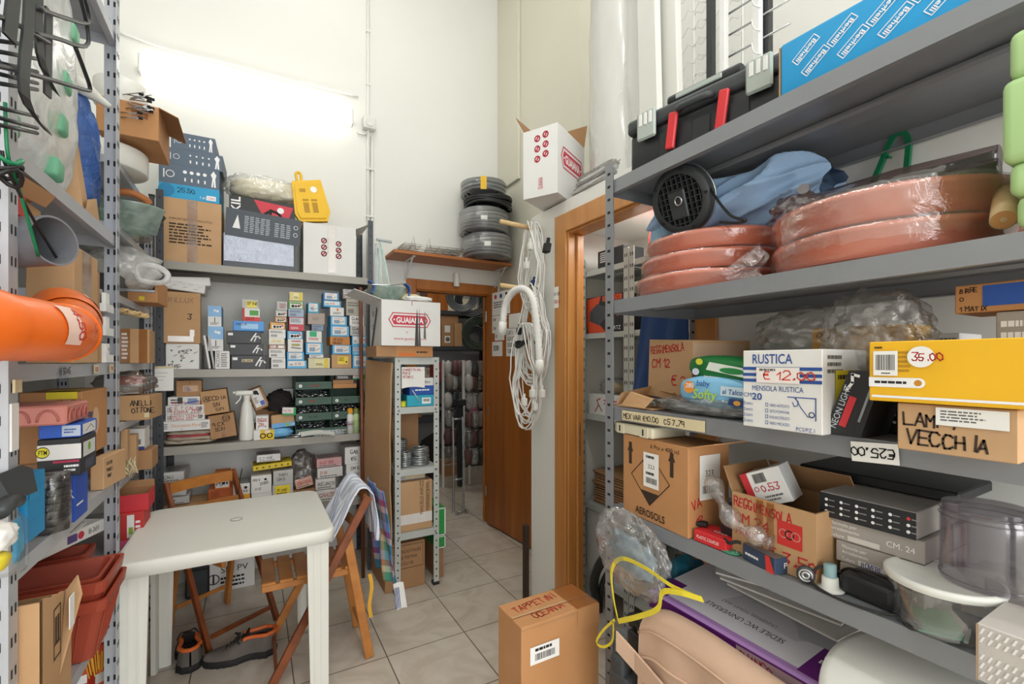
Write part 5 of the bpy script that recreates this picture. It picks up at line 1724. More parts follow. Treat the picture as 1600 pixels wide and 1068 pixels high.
o, _ = bk('cardboard_box', 'brown carton with black handwriting beside the left shelf far post', 'box', (141, 692, 163, 742), Z4, .16, 'card2', Y=1.84, rz=R(-8), dec={'R': [('h', 'VITI PER', .12, .72, .1, 'ink', 0, .45), ('h', 'PANNELLI', .12, .52, .1, 'ink', 0, .45), ('h', 'SMART', .15, .32, .1, 'ink', 0, .45)]})
o.scale.z = .115 / o.dimensions.z if False else 1
# blue stack at the near end
o, zb = bk('blue_box', 'large bright blue box with taped seams standing near the left post', 'box', (8, 640, 42, 745), Z4 + .035, .09, '#1f8fc8', Y=1.19 + .06, rz=R(0), dec={'R': [('r', 0, .3, 1, .305, '#16709f'), ('r', 0, .78, 1, .785, '#16709f'), ('r', .1, .62, .6, .77, '#2a99d0')]})
mb = MB()
mb.box(-.60, 1.25, Z4 + .0005, -.43, 1.37, Z4 + .034, 'blue_tarp', bev=.004)
one('plastic_pack', 'folded dark blue plastic pack under the large bright blue box', 'pack', mb)
o, z = bk('battery_charger_box', 'bright blue box at the bottom of stack behind the film wrapped tape rolls', 'box', (70, 736, 117, 792), Z4, .10, '#1f50b4', Y=1.50, dec={'F': [('t', 'R', .7, .5, .2, 'white_ink')], 'R': [('r', .1, .3, .6, .34, 'white_ink')]})
o.scale.z = .12 / (z - Z4)
z = Z4 + .121
o, z_ = bk('battery_box', 'black and white box with yellow oval badge above the bright blue box', 'box', (58, 674, 127, 733), z, .12, 'black_plastic', Y=1.47,
           dec={'F': [('r', 0, .45, 1, .85, 'white_card'), ('r', .35, .36, .95, .42, '#b02a50'), ('lines', .6, .1, .95, .32, 2, 'white_ink')] + [('p', [(.12 + .16 * math.cos(a), .66 + .15 * math.sin(a)) for a in [2 * PI * i / 20 for i in range(20)]], 'ink'), ('p', [(.12 + .145 * math.cos(a), .66 + .125 * math.sin(a)) for a in [2 * PI * i / 20 for i in range(20)]], '#e0d52c'), ('t', 'FTM', .02, .6, .12, 'ink', 0, .2, .02)],
    'R': [('r', .1, .45, .9, .85, '#d8d8d6'), ('c', .5, .68, .12, '#7ab03a'), ('r', .2, .1, .8, .35, '#44485a')]})
o, z_ = bk('small_carton', 'blue and white flat carton under the pink tile panel', 'box', (60, 656, 126, 677), z_ + .002, .13, '#2b5cc0', Y=1.47, dec={'F': [('r', .55, .1, 1, .9, '#b8c4d8'), ('lines', .6, .3, .9, .7, 2, 'ink_blue')], 'R': [('r', .1, .1, .9, .9, 'white_card'), ('l', [(.3, .3), (.6, .7), (.8, .3)], .08, 'ink_grey')]})
tp = thing('tile_panel', 'pink moulded roof tile panel lying on the blue and white carton', 'panel', (-.62, 1.42, z_ + .004))
mb = MB()
mb.box(0, 0, 0, .245, .16, .045, '#cf8478', bev=.004)
mb.build('panel', tp)
mb = MB()
for j in range(5):
 pts = [(.022 + .048 * j + .018 * math.cos(a), -.003, .008 + .026 * math.sin(a)) for a in [PI * i / 8 for i in range(9)]]
 mb.tube(pts, .0022, '#b86c62', 6)
for j in range(4):
 mb.tube([(.248, .02 + .035 * j + .014 * math.cos(a), .008 + .026 * math.sin(a)) for a in [PI * i / 8 for i in range(9)]], .0022, '#b86c62', 6)
mb.build('relief', tp)
# column of tape rolls in film
tr_ = thing('tape_roll_pack', 'tall column of black tape rolls shrink wrapped in clear film', 'tape rolls', (-.410, 1.452, Z4 + .001))
for i in range(8):
 mb = MB()
 mb.lathe([(.0, .0005 + i * .0168), (.031, .0005 + i * .0168), (.033, .002 + i * .0168), (.033, .015 + i * .0168), (.031, .0165 + i * .0168), (.0, .0165 + i * .0168)], 'cable_black', 24)
 mb.build('tape_roll', tr_)
mb = MB()
mb.lathe([(0, .139), (.03, .138), (.0355, .134), (.0352, .09), (.0358, .04), (.035, .001), (.0, .0)], 'shrink', 28)
mb.build('film_wrap', tr_)
# bottle, black scraper, bags in the near corner
mb = MB()
mb.lathe([(0, 0), (.03, 0), (.032, .01), (.032, .09), (.014, .12), (.014, .135), (0, .135)], 'tub_clear', 20)
mb.lathe([(.0155, .122), (.0155, .142), (0, .142)], 'grey_card', 16)
one('plastic_bottle', 'small clear bottle with pale cap in front of the bright blue box', 'bottle', mb, loc=(-.405, 1.205, Z4 + .001))
mb = MB()
mb.prism([(0, 0), (.07, .0), (.085, .045), (.062, .058), (-.008, .054)], .016, 'dark_plastic', TR(-.395, 1.17, Z4 + .135) @ RZ(R(80)) @ Matrix.Rotation(R(70), 4, 'X'))
mb.tube([(-.385, 1.13, Z4 + .132), (-.385, 1.17, Z4 + .14), (-.39, 1.21, Z4 + .132)], .014, 'dark_plastic', 14)
one('scraper', 'dark grey plastic scraper with rounded grip at the near left shelf', 'tool', mb)
mb = MB()
blob(mb, (0, 0, .05), (.03, .045, .05), 'cream_plastic', 14, .12, 3, 4, 2.6, .96, .3)
one('cloth_bag', 'small cream cloth bag at the near edge of left shelf', 'bag', mb, loc=(-.435, 1.285, Z4 + .001))
mb = MB()
blob(mb, (0, 0, .05), (.02, .03, .05), '#4fb4e0', 15, .18, 3, 4, 2.4, .96, .4)
one('plastic_bag', 'light blue crumpled plastic bag beside the wrapped tape rolls', 'bag', mb, loc=(-.412, 1.235, Z4 + .001))
mb = MB()
blob(mb, (0, 0, .03), (.028, .035, .022), 'paper', 16, .1, 3, 4, 2.8, .95, .2)
blob(mb, (0, -.01, -.008), (.024, .03, .016), 'yellow_film', 17, .1, 3, 3, 2.8, .95, .2)
one('paper_roll', 'white and yellow paper bundle at the left edge near the post', 'bundle', mb, loc=(-.375, 1.07, Z4 + .075))
mb = MB()
mb.box(LX + .003, 1.205, 1.24, LX + .006, 1.235, 1.33, 'paper')
one('paper_note', 'white paper note stuck on the near left shelf post', 'note', mb)
mb = MB()
mb.box(LX + .003, 1.21, 1.31, LX + .007, 1.24, 1.335, 'masking')
one('tape_tab', 'small strip of masking tape on near left shelf post', 'tape', mb, loc=(.002, .0, .04))
# ---- lower level
ob = thing('cardboard_box', 'torn open tan carton stamped with two upright arrows, lower left', 'box', (-.365, 1.248, L5 + .001), (0, 0, PI / 2))
W_, D_, H_ = .165, .30, .30
mb = MB()
n = 24
top = lambda a: H_ + .035 - .05 * a + (.008 * noise.noise(Vector((a * 5, 3, 0))) if 0 < a < 1 else 0) - (.05 if .0 < a < .0 else 0)
vs = []
for i in range(n + 1):
 a = i / n
 for z_, y_ in ((0, 0), (top(a), 0), (top(a), .004), (0, .004)):
  vs.append((a * W_, y_, z_))
fs = []
for i in range(n):
 for j in range(3):
  fs.append((i * 4 + j, (i + 1) * 4 + j, (i + 1) * 4 + j + 1, i * 4 + j + 1) if False else (i * 4 + j, i * 4 + j + 1, (i + 1) * 4 + j + 1, (i + 1) * 4 + j))
mb.add(vs, [tuple(reversed(f)) for f in fs], 'card')
mb.box(0, .004, 0, .004, D_, H_ + .03, 'card')
mb.box(W_ - .004, .004, 0, W_, D_, H_ - .02, 'card')
mb.box(.004, D_ - .004, 0, W_ - .004, D_, H_ - .02, 'card')
mb.box(.004, .004, 0, W_ - .004, D_ - .004, .004, 'card')
printing(mb, ((0, 0, 0), (1, 0, 0), (0, 0, 1), W_, H_), [('l', [(.36, .6), (.58, .6), (.58, .95), (.36, .95)], .012, 'ink_brown', 1), ('l', [(.43, .72), (.43, .88)], .03, 'ink_brown'), ('l', [(.51, .72), (.51, .88)], .03, 'ink_brown'), ('l', [(.4, .7), (.54, .7)], .02, 'ink_brown')])
mb.build('body', ob)
mb = MB()
mb.add([(.09, -.001, .13), (.163, -.02, .27), (.165, -.012, .315), (.12, -.004, .30)], [(0, 1, 2, 3)], 'card2')
mb.add([(.09, -.0, .13), (.163, -.018, .27), (.165, -.010, .315), (.12, -.002, .30)], [(3, 2, 1, 0)], 'card2')
mb.build('flap', ob)
mb = MB()
mb.box(.10, -.0145, .22, .13, -.013, .29, 'paper')
mb.build('label', ob)
mb = MB()
mb.box(-.52, 1.27, L5 + .20, -.43, 1.36, L5 + .27, '#2a3450', bev=.003)
one('small_carton', 'dark blue carton lying inside the torn open tan carton', 'box', mb)
mb = MB()
mb.box(-.62, 1.265, L5 + .006, -.40, 1.38, L5 + .195, 'card3', bev=.002)
one('cardboard_box', 'smaller brown carton packed inside the torn open tan carton', 'box', mb)
# long lamp tube carton and paper roll
lc = thing('lamp_carton', 'long white lamp tube carton printed 40 WATT lying above the planters', 'box', (-.575, 1.665, .845), (0, 0, R(67)))
mb = MB()
mb.box(0, 0, 0, .36, .13, .04, 'white_card', bev=.001)
printing(mb, ((0, 0, 0), (1, 0, 0), (0, 0, 1), .36, .04), [('t', 'R1 - 40 WATT', .03, .2, .55, 'ink', 0, .36), ('t', '85-265V', .82, .3, .4, 'ink', 0, .12), ('c', .74, .5, .3, 'logo_red'), ('r', .6, .2, .7, .8, '#5b4a86')])
printing(mb, ((0, 0, .04), (1, 0, 0), (0, 1, 0), .36, .13), [('r', .45, .1, .95, .9, '#e8e6e2'), ('l', [(.5, .3), (.9, .25)], .03, 'ink_grey'), ('lines', .75, .3, .9, .6, 2, 'ink_red')])
mb.build('carton', lc)
mb = MB()
M_ = TR(-.60, 1.73, .886 + .026) @ RZ(R(-23)) @ Matrix.Rotation(R(-90), 4, 'X') @ Matrix.Rotation(R(0), 4, 'Z')
mb.lathe([(.026, 0), (.026, .16), (.02, .16), (.02, .145)], 'paper', 24, M_)
mb.disc(.02, .146, 'grey_card', 24, M_)
mb.disc(.026, 0, 'paper', 24, M_, False)
one('paper_roll', 'white paper roll lying on the long 40 WATT lamp carton', 'roll', mb, loc=(0, .0, .0), rot=(0, 0, 0))
mb = MB()
mb.box(-.56, 1.86, .887, -.47, 1.96, .891, 'paper', RZ(0), bev=.001)
mb.box(-.555, 1.84, .8915, -.475, 1.94, .894, 'white_card')
mb.line([(0, 0), (.05, .0)], (-.54, 1.9, .8945), (1, 0, 0), (0, 1, 0), .004, 'ink_red')
one('leaflets', 'loose white printed leaflets lying on the far end of long lamp carton', 'leaflets', mb)
# planters
def planter(name, label, x0, x1, y0, y1, z0, h, flare=.035, group='red brown planters', ribs=True):
 root = thing(name, label, 'planter', ((x0 + x1) / 2, (y0 + y1) / 2, z0), (0, 0, 0), group)
 hx, hy = (x1 - x0) / 2, (y1 - y0) / 2
 mb = MB()
 k = 'planter_red'
 def ring(sx, sy, z, rr=.02, n=5):
  out = []
  for cx, cy, a0 in ((sx - rr, sy - rr, 0), (-sx + rr, sy - rr, PI / 2), (-sx + rr, -sy + rr, PI), (sx - rr, -sy + rr, 1.5 * PI)):
   for i in range(n):
    a = a0 + PI / 2 * i / (n - 1)
    out.append((cx + rr * math.cos(a), cy + rr * math.sin(a), z))
  return out
 f = flare
 rs = [ring(hx - f, hy - f, 0), ring(hx - .008, hy - .008, h - .03), ring(hx, hy, h - .03), ring(hx + .004, hy + .004, h), ring(hx - .004, hy - .004, h), ring(hx - .012, hy - .012, h - .03), ring(hx - f - .003, hy - f - .003, .004)]
 n = len(rs[0])
 vs = [p for r_ in rs for p in r_]
 fs = [(i * n + j, i * n + (j + 1) % n, (i + 1) * n + (j + 1) % n, (i + 1) * n + j) for i in range(len(rs) - 1) for j in range(n)]
 fs.append(tuple(reversed(range(n))))
 fs.append(tuple((len(rs) - 1) * n + j for j in range(n)))
 mb.add(vs, fs, k)
 if ribs:
  for i in range(7):
   a = (i + .5) / 7 * 2 - 1
   mb.bar((a * (hx - f) * .9, -(hy - f) - .0005, .01), (a * (hx - .01) * .9, -(hy - .008) - .0005, h - .034), .004, .004, k)
  for i in range(5):
   a = (i + .5) / 5 * 2 - 1
   mb.bar(((hx - f) + .0005, a * (hy - f) * .9, .01), ((hx - .008) + .0005, a * (hy - .01) * .9, h - .034), .004, .004, k)
 mb.build('pot', root)
 return root
planter('planter', 'large red brown planter, outermost of the nested stack on lower left shelf', -.76, -.345, 1.60, 1.83, L5 + .001, .17)
planter('planter', 'red brown planter nested in the large ribbed one on lower left shelf', -.755, -.35, 1.61, 1.825, L5 + .046, .17)
planter('planter', 'red brown planter, third in the nested stack on lower left shelf', -.738, -.368, 1.632, 1.805, L5 + .10, .12)
for i_ in range(3):
 planter('planter', 'red brown flower pot, %s of the stack in the shade behind the planters' % ['lowest', 'middle', 'topmost'][i_], -.66, -.45, 1.86, 1.975, L5 + .001 + .072 * i_, .07, .015, 'planters behind', True)
# red snack tub on a carton at floor level
mb = MB()
mb.box(-.74, 2.035, .001, -.452, 2.31, .255, 'card_orange', bev=.002)
printing(mb, ((-.74, 2.035, .255), (1, 0, 0), (0, 1, 0), .288, .275), [('lines', .3, .05, .9, .3, 4, 'ink_brown')])
one('cardboard_box', 'brown carton on the floor under the red snack tub', 'box', mb)
ft = thing('snack_tub', 'red tub printed with golden fries standing on a floor carton', 'tub', (-.53, 2.175, .2575))
mb = MB()
mb.lathe([(0, 0), (.115, 0), (.13, .22), (.135, .225), (.135, .24), (.12, .24)], '#b83420', 32)
mb.build('tub', ft)
mb = MB()
rb_ = lambda z_: .115 + (.13 - .115) * z_ / .22 + .001
def wrap(a0, a1, z0, z1, k, n=8):
 vs = []
 for i in range(n + 1):
  a = a0 + (a1 - a0) * i / n
  for z_ in (z0, z1):
   vs.append((rb_(z_) * math.cos(a), rb_(z_) * math.sin(a), z_))
 mb.add(vs, [(2 * i, 2 * i + 2, 2 * i + 3, 2 * i + 1) for i in range(n)], k, True)
wrap(R(-140), R(30), .02, .17, '#c9502a')
wrap(R(-80), R(-45), .18, .21, 'white_ink')
rb0 = rb_
rb_ = lambda z_: rb0(z_) + .001
for i in range(16):
 a = R(-70 + i * 2.2)
 z0 = .07 + .01 * (i % 3)
 lean = (i - 8) * .012
 vs = [((rb_(z0)) * math.cos(a), rb_(z0) * math.sin(a), z0), (rb_(z0) * math.cos(a + .03), rb_(z0) * math.sin(a + .03), z0), (rb_(z0 + .07) * math.cos(a + .03 + lean), rb_(z0 + .07) * math.sin(a + .03 + lean), z0 + .07), (rb_(z0 + .07) * math.cos(a + lean), rb_(z0 + .07) * math.sin(a + lean), z0 + .07)]
 mb.add(vs, [(0, 1, 2, 3)], '#e8b838' if i % 2 else '#d89a2a')
wrap(R(-62), R(-45), .04, .075, '#cfcac2')
wrap(R(-95), R(-72), .06, .09, 'white_ink')
wrap(R(-25), R(-15), .10, .13, 'ink')
mb.build('printed_label', ft)
# ---- far left unit
o, ztop_ = bk('cardboard_box', 'large brown carton with rods poking out, high on the far left shelving', 'box', (150, 158, 248, 212), 2.335, .28, 'card_orange', Y=2.40, flaps=[('R', .07, R(110))], dec={'F': [('r', .55, .55, .82, 1, 'tape')]})
mb = MB()
rnd = random.Random(2)
for i in range(12):
 z_ = 2.40 + rnd.uniform(0, .1)
 x_ = rnd.uniform(-.47, -.43)
 mb.tube([(x_, 2.385 + .012 * (i % 2), z_), (x_ + rnd.uniform(.04, .09), 2.36 - .002 * i, z_ + rnd.uniform(-.02, .01))], .0025, 'steel', 6)
 mb.tube([(x_ + .06, 2.372 - .002 * i, z_ - .003), (x_ + .075, 2.371 - .002 * i, z_ - .004)], .006, 'rubber', 6)
one('screw_bundle', 'bundle of thin steel rods with black tips sticking from the large high carton', 'rods', mb)
for i_, (u_, Y_) in enumerate([(216, 2.48), (240, 2.66)]):
 mb = MB()
 mb.lathe([(.02, 0), (.085, 0), (.09, .006), (.09, .10), (.085, .106), (.025, .106), (.022, .09), (.022, 0)], 'white_plastic', 28)
 one('film_roll', ['white film roll on the large high carton, nearer one', 'white film roll on the large high carton, farther one'][i_], 'roll', mb, loc=(onY(u_, 0, Y_).x - .06, Y_ + .02, ztop_), rot=(0, 0, 0))
mb = MB()
mb.lathe([(.04, 0), (.14, 0), (.145, .006), (.145, .085), (.14, .092), (.045, .092), (.04, .08), (.04, 0)], 'white_plastic', 32)
one('film_roll', 'wide white film roll lying under the large high carton', 'roll', mb, loc=(-.55, 2.55, 2.2215))
tl = thing('hand_saw', 'tan handled saw poking out on the far left shelving', 'saw', (-.50, 2.55, 2.085))
mb = MB()
mb.tube(catmull([(-.05, 0, .05), (.03, 0, .06), (.08, .02, .045), (.09, .03, .03)], 5), .016, '#b8703c', 10)
mb.build('handle', tl)
mb = MB()
mb.bar((.08, .03, .04), (.14, .08, -.02), .02, .012, 'black_plastic')
mb.bar((.07, .035, .02), (.13, .09, -.045), .012, .008, 'black_plastic')
mb.build('blade', tl)
mb = MB()
blob(mb, (0, 0, .06), (.13, .09, .06), 'grey_film', 31, .2, 2.5, 4, 2.6, .95, .4)
one('plastic_bag', 'crumpled grey bag under the tan handled saw', 'bag', mb, loc=(-.55, 2.70, 1.9612))
mb = MB()
mb.lathe([(0, 0), (.09, 0), (.115, .10), (.12, .105), (.11, .108), (.0, .108)], 'frost_green', 24, None, True, 1, .8)
one('plastic_tub', 'pale green translucent tub in front of the grey bag on far left shelving', 'tub', mb, loc=(-.455, 2.485, 1.9612), rot=(0, 0, 0))
mb = MB()
blob(mb, (0, 0, .085), (.12, .09, .085), 'milky_film', 33, .2, 2.2, 4, 2.4, .96, .5)
mb.tube(catmull([(.06, -.08, .09), (.12, -.06, .10), (.16, -.04, .07), (.14, -.05, .03), (.07, -.09, .03)], 6, True), .012, 'milky_film', 8, closed=True)
one('shopping_bag', 'pale shopping bag with loop handle sagging on far left shelving', 'bag', mb, loc=(-.50, 2.62, 1.735))
o, zz = bk('cardboard_box', 'brown carton with black printed label under the pale shopping bag', 'box', (180, 420, 247, 461), 1.6815, .2, 'card_orange', Y=2.66, rz=R(-3),
           dec={'F': [('r', .5, .55, .93, .85, 'ink'), ('t', 'MUSELET', .53, .63, .12, 'card_orange', 0, .26), ('l', [(.85, .6), (.9, .8)], .03, 'card_orange'), ('r', .55, .08, .68, .25, '#e8d02c')]})
o.scale.z = .052 / .06
mb = MB()
mb.box(0, 0, 0, .1, .16, .09, 'dark_plastic', bev=.004)
mb.box(.1, .0, .02, .22, .01, .032, 'steel', bev=.002)
one('metal_bracket', 'dark grey metal bracket with steel strip before the black labelled carton', 'bracket', mb, loc=(-.585, 2.44, 1.6815))
mb = MB()
for i in range(3):
 pts = [(.02 + .2 * t, .012 * i + .01 * math.sin(t * 30 + i * 2), .01 + .008 * math.cos(t * 30 + i * 2)) for t in [j / 30 for j in range(31)]]
 mb.tube(pts, .006, 'dowel', 6)
one('rope', 'plaited straw coloured rope hanging over the edge of far left shelving', 'rope', mb, loc=(-.60, 2.42, 1.64), rot=(0, R(12), R(20)))
o, _ = bk('cardboard_box', 'brown carton wrapped in glossy tape on the far left shelving', 'box', (165, 512, 233, 566), 1.4012, .2, 'card', Y=2.60, rz=R(3), dec={'F': [('r', .3, 0, .55, 1, 'tape'), ('r', .75, 0, .95, 1, 'tape'), ('lines', .36, .1, .52, .9, 7, 'white_tape')], 'L': []})
mb = MB()
blob(mb, (0, 0, .046), (.10, .08, .044), 'grey_film', 35, .2, 2.5, 4, 2.4, .95, .5)
mb.box(-.07, -.05, .0, .05, .03, .04, 'grey_card')
mb.box(-.06, -.04, .04, .06, .04, .075, '#c8644a')
one('plastic_pack', 'clear pack of orange and grey parts on the hand marked carton', 'pack', mb, loc=(onY(203, 0, 2.55).x - .02, 2.60, 1.268))
o, zz = bk('cardboard_box', 'brown hand marked carton under the clear pack of orange parts', 'box', (178, 620, 234, 658), 1.157, .2, 'card', Y=2.50, rz=R(-5), dec={'F': [('h', 'ANELLI', .45, .6, .2, 'ink', 0, .5), ('h', 'OTTONE', .5, .3, .2, 'ink', 0, .5), ('r', .86, .1, 1, .3, 'masking')]})
o.scale.z = .085 / .11 if False else 1
o, _ = bk('small_carton', 'white and blue carton with barcode on the far left shelving', 'box', (196, 672, 226, 705), 1.01, .12, 'white_card', Y=2.62, dec={'F': [('r', 0, 0, 1, .15, '#30408a'), ('bars', .4, .25, .8, .5, 'ink')]})
mb = MB()
mb.box(-.62, 2.60, .9215, -.40, 2.75, 1.008, 'card3', bev=.002)
one('cardboard_box', 'brown carton supporting the white and blue barcode carton', 'box', mb)
for i_, (u0, u1) in enumerate([(188, 199), (200, 213)]):
 mb = MB()
 xa, xb = onY(u0, 0, 2.48 + .06 * i_).x, onY(u1, 0, 2.48 + .06 * i_).x
 mb.box(xa, 2.48 + .06 * i_, .9215, xb, 2.525 + .06 * i_, 1.12 - .03 * i_, 'card2', bev=.002)
 one('cardboard_piece', ['folded cardboard piece leaning by the far left post, nearer', 'folded cardboard piece leaning by the far left post, farther'][i_], 'cardboard', mb)
mb = MB()
rnd = random.Random(8)
for i in range(16):
 x_, y_ = -.46 + rnd.uniform(-.04, .02), 2.44 + rnd.uniform(-.04, .05)
 mb.tube(catmull([(x_, y_, .93), (x_ + rnd.uniform(-.02, .03), y_ - .02, .99 + rnd.uniform(0, .03)), (x_ + rnd.uniform(0, .05), y_ - .03, .95)], 4), .002, 'masking', 5)
one('string_bundle', 'tangled pale string bundle on the far left shelving beside cardboard pieces', 'string', mb)
o, zr = bk('small_carton', 'red and teal product box below the open red box', 'box', (172, 795, 224, 850), .6415, .15, '#c0322e', Y=2.40, dec={'F': [('r', .0, 0, .3, 1, '#2e7f86'), ('r', .5, .3, .72, .95, 'white_card'), ('r', .55, .4, .68, .6, '#8fae3a'), ('r', .3, .0, .75, .25, '#d85a8a'), ('lines', .76, .4, .95, .8, 3, 'white_ink')]})
o, _ = bk('open_box', 'open red box with brown inside standing on the far left shelving', 'box', (168, 768, 232, 794), zr + .001, .14, '#c8303a', Y=2.42, opened=True, flaps=[('K', .03, R(10))])
# bundle of metal profiles standing in the corner
for i_, (dx, dy, h_, k_) in enumerate([(0, 0, 2.2, 'dark_metal'), (.022, .004, 2.05, 'steel'), (.046, -.002, 2.3, 'dark_metal'), (.0, .03, 1.9, 'galvanized'), (.03, .03, 2.15, 'dark_metal')]):
 mb = MB()
 mb.box(-.011, -.011, 0, .011, .011, h_, k_, bev=.002)
 mb.box(-.013, -.013, h_ - .01, .013, .013, h_, 'black_plastic')
 one('metal_profile', ['dark metal profile upright in the left corner, nearest the post', 'bright steel profile upright between the dark ones in the left corner', 'dark metal profile upright in the left corner, tallest of all', 'galvanized profile standing at the back of the corner bundle', 'dark metal profile standing behind the bright steel one'][i_], 'profile', mb, loc=(-.515 + dx * .9, 3.075 + dy, 0.001), group='metal profiles in the left corner')
# ================================================================ table, chairs, shoes
TX0, TX1, TY0, TY1, TH = -.425, .295, 1.985, 2.66, .72
tb = thing('plastic_table', 'square white plastic garden table with rounded corners and thick edge', 'table', ((TX0 + TX1) / 2, (TY0 + TY1) / 2, 0))
hx, hy = (TX1 - TX0) / 2, (TY1 - TY0) / 2
def rrect(sx, sy, rr, n=7):
 out = []
 for cx, cy, a0 in ((sx - rr, sy - rr, 0), (-sx + rr, sy - rr, PI / 2), (-sx + rr, -sy + rr, PI), (sx - rr, -sy + rr, 1.5 * PI)):
  for i in range(n):
   a = a0 + PI / 2 * i / (n - 1)
   out.append((cx + rr * math.cos(a), cy + rr * math.sin(a)))
 return out
mb = MB()
rs = []
for ins, z in ((.006, TH - .052), (.0, TH - .05), (.0, TH - .012), (.003, TH - .004), (.010, TH), (.022, TH - .0005)):
 rs.append([(x, y, z) for x, y in rrect(hx - ins, hy - ins, .055 - ins * .5)])
n = len(rs[0])
vs = [p for r_ in rs for p in r_]
fs = [(i * n + j, i * n + (j + 1) % n, (i + 1) * n + (j + 1) % n, (i + 1) * n + j) for i in range(len(rs) - 1) for j in range(n)]
mb.add(vs, fs, 'table_plastic', True)
mb.add(rs[-1], [tuple(range(n))], 'table_plastic')
r_in = [(x, y, TH - .05) for x, y in rrect(hx - .012, hy - .012, .05)]
mb.add(rs[0] + r_in, [(j, n + j, n + (j + 1) % n, (j + 1) % n) for j in range(n)], 'table_plastic')
r_up = [(x, y, TH - .008) for x, y in rrect(hx - .012, hy - .012, .05)]
mb.add(r_in + r_up, [(j, n + j, n + (j + 1) % n, (j + 1) % n) for j in range(n)] + [tuple(n + j for j in reversed(range(n)))], 'table_plastic')
mb.build('tabletop', tb)
mb = MB()
mb.lathe([(.0, TH + .001), (.021, TH + .001), (.023, TH + .0), ], 'table_plastic', 20)
mb.tube([(.022 * math.cos(a), .022 * math.sin(a), TH + .0005) for a in [2 * PI * i / 20 for i in range(20)]], .0014, 'ink_grey', 5, closed=True)
mb.build('parasol_plug', tb)
for sx, sy in ((-1, -1), (1, -1), (-1, 1), (1, 1)):
 mb = MB()
 x, y = sx * (hx - .055), sy * (hy - .045)
 wd = .082
 # L-shaped moulded leg tapering a little to the floor
 def lring(s, z):
  a = wd * s
  q = [(0, 0), (-a, 0), (-a, .018), (-a * .8, .024), (-.024, .024), (-.024, a * .8), (-.018, a), (0, a)]
  return [(x + sx * (.03 + qx), y + sy * (.02 - qy), z) for qx, qy in q]
 l0, l1 = lring(.82, .0015), lring(1, TH - .049)
 fs = [(i, (i + 1) % 8, 8 + (i + 1) % 8, 8 + i) for i in range(8)] + [tuple(range(8)), tuple(range(8, 16))]
 mb.add(l0 + l1, fs, 'table_plastic')
 for off in (.025, .05):
  mb.bar((x + sx * (.03 - off), y + sy * .0215, .01), (x + sx * (.03 - off * 1.1), y + sy * .0215, TH - .055), .006, .004, 'table_plastic', (1, 0, 0))
 mb.build('leg', tb)
def folding_chair(label, loc, rz, dark_near):
 """faces local -x; long legs run from the front floor to the top of the back"""
 ch = thing('folding_chair', label, 'chair', loc, (0, 0, rz), 'wooden folding chairs')
 hw = .172
 for s in (-1, 1):
  k = 'chair_dark' if (s < 0) == dark_near or dark_near is None else 'chair_wood'
  mb = MB()
  mb.bar((-.20, s * hw, 0.003), (.215, s * hw, .775), .036, .02, k, (1, 0, 0), bev=.003)
  mb.build('long_leg', ch)
  mb = MB()
  mb.bar((.225, s * (hw - .026), .003), (.125, s * (hw - .026), .585), .04, .02, 'chair_wood', (1, 0, 0), bev=.003)
  mb.build('rear_leg', ch)
  mb = MB()
  mb.bar((-.225, s * (hw - .05), .425), (.165, s * (hw - .05), .425), .02, .03, 'chair_wood', (0, 1, 0), bev=.003)
  mb.build('seat_rail', ch)
 for i in range(6):
  mb = MB()
  x = -.225 + .068 * i
  mb.box(x, -hw + .03, .441, x + .055, hw - .03, .455, 'chair_wood', bev=.003)
  mb.build('seat_slat', ch)
 for x, z in ((-.17, .075), (.205, .11)):
  mb = MB()
  yy = hw - .02 if x < 0 else hw - .045
  mb.bar((x, -yy, z), (x, yy, z), .022, .014, 'chair_wood' if x > 0 else 'chair_dark', (0, 0, 1), bev=.003)
  mb.build('stretcher', ch)
 mb = MB()
 for zc, hh in ((.745, .055), (.62, .04)):
  mb.grid(lambda a, b: Vector((.17 + (zc - .70) * .5 + .028 * math.sin(PI * a), -hw + .012 + (2 * hw - .024) * a, zc + hh * (b - .5))), 14, 1, 'chair_wood', False)
  mb.grid(lambda a, b: Vector((.188 + (zc - .70) * .5 + .028 * math.sin(PI * a), -hw + .012 + (2 * hw - .024) * (1 - a), zc + hh * (b - .5))), 14, 1, 'chair_wood', False)
  mb.grid(lambda a, b: Vector((.17 + .018 * (1 - b) + (zc - .70) * .5 + .028 * math.sin(PI * a), -hw + .012 + (2 * hw - .024) * a, zc + hh * .5)), 14, 1, 'chair_wood', False)
 mb.build('backrest', ch)
 return ch
chA = folding_chair('wooden folding chair at the table with towels over its back', (.255, 2.365, 0), R(0), True)
chB = folding_chair('wooden folding chair behind the table, its back towards the shelving', (-.14, 2.86, 0), R(122), None)
mb = MB()
mb.strip(catmull([(.03, 0, .09), (.02, .02, .03), (.015, .03, -.05), (.03, .04, -.12)], 6), (0, 1, .2), .03, .003, 'strap_black')
one('strap', 'black strap hanging over the end of the far folding chair back', 'strap', mb, loc=onY(368, 760, 2.86))
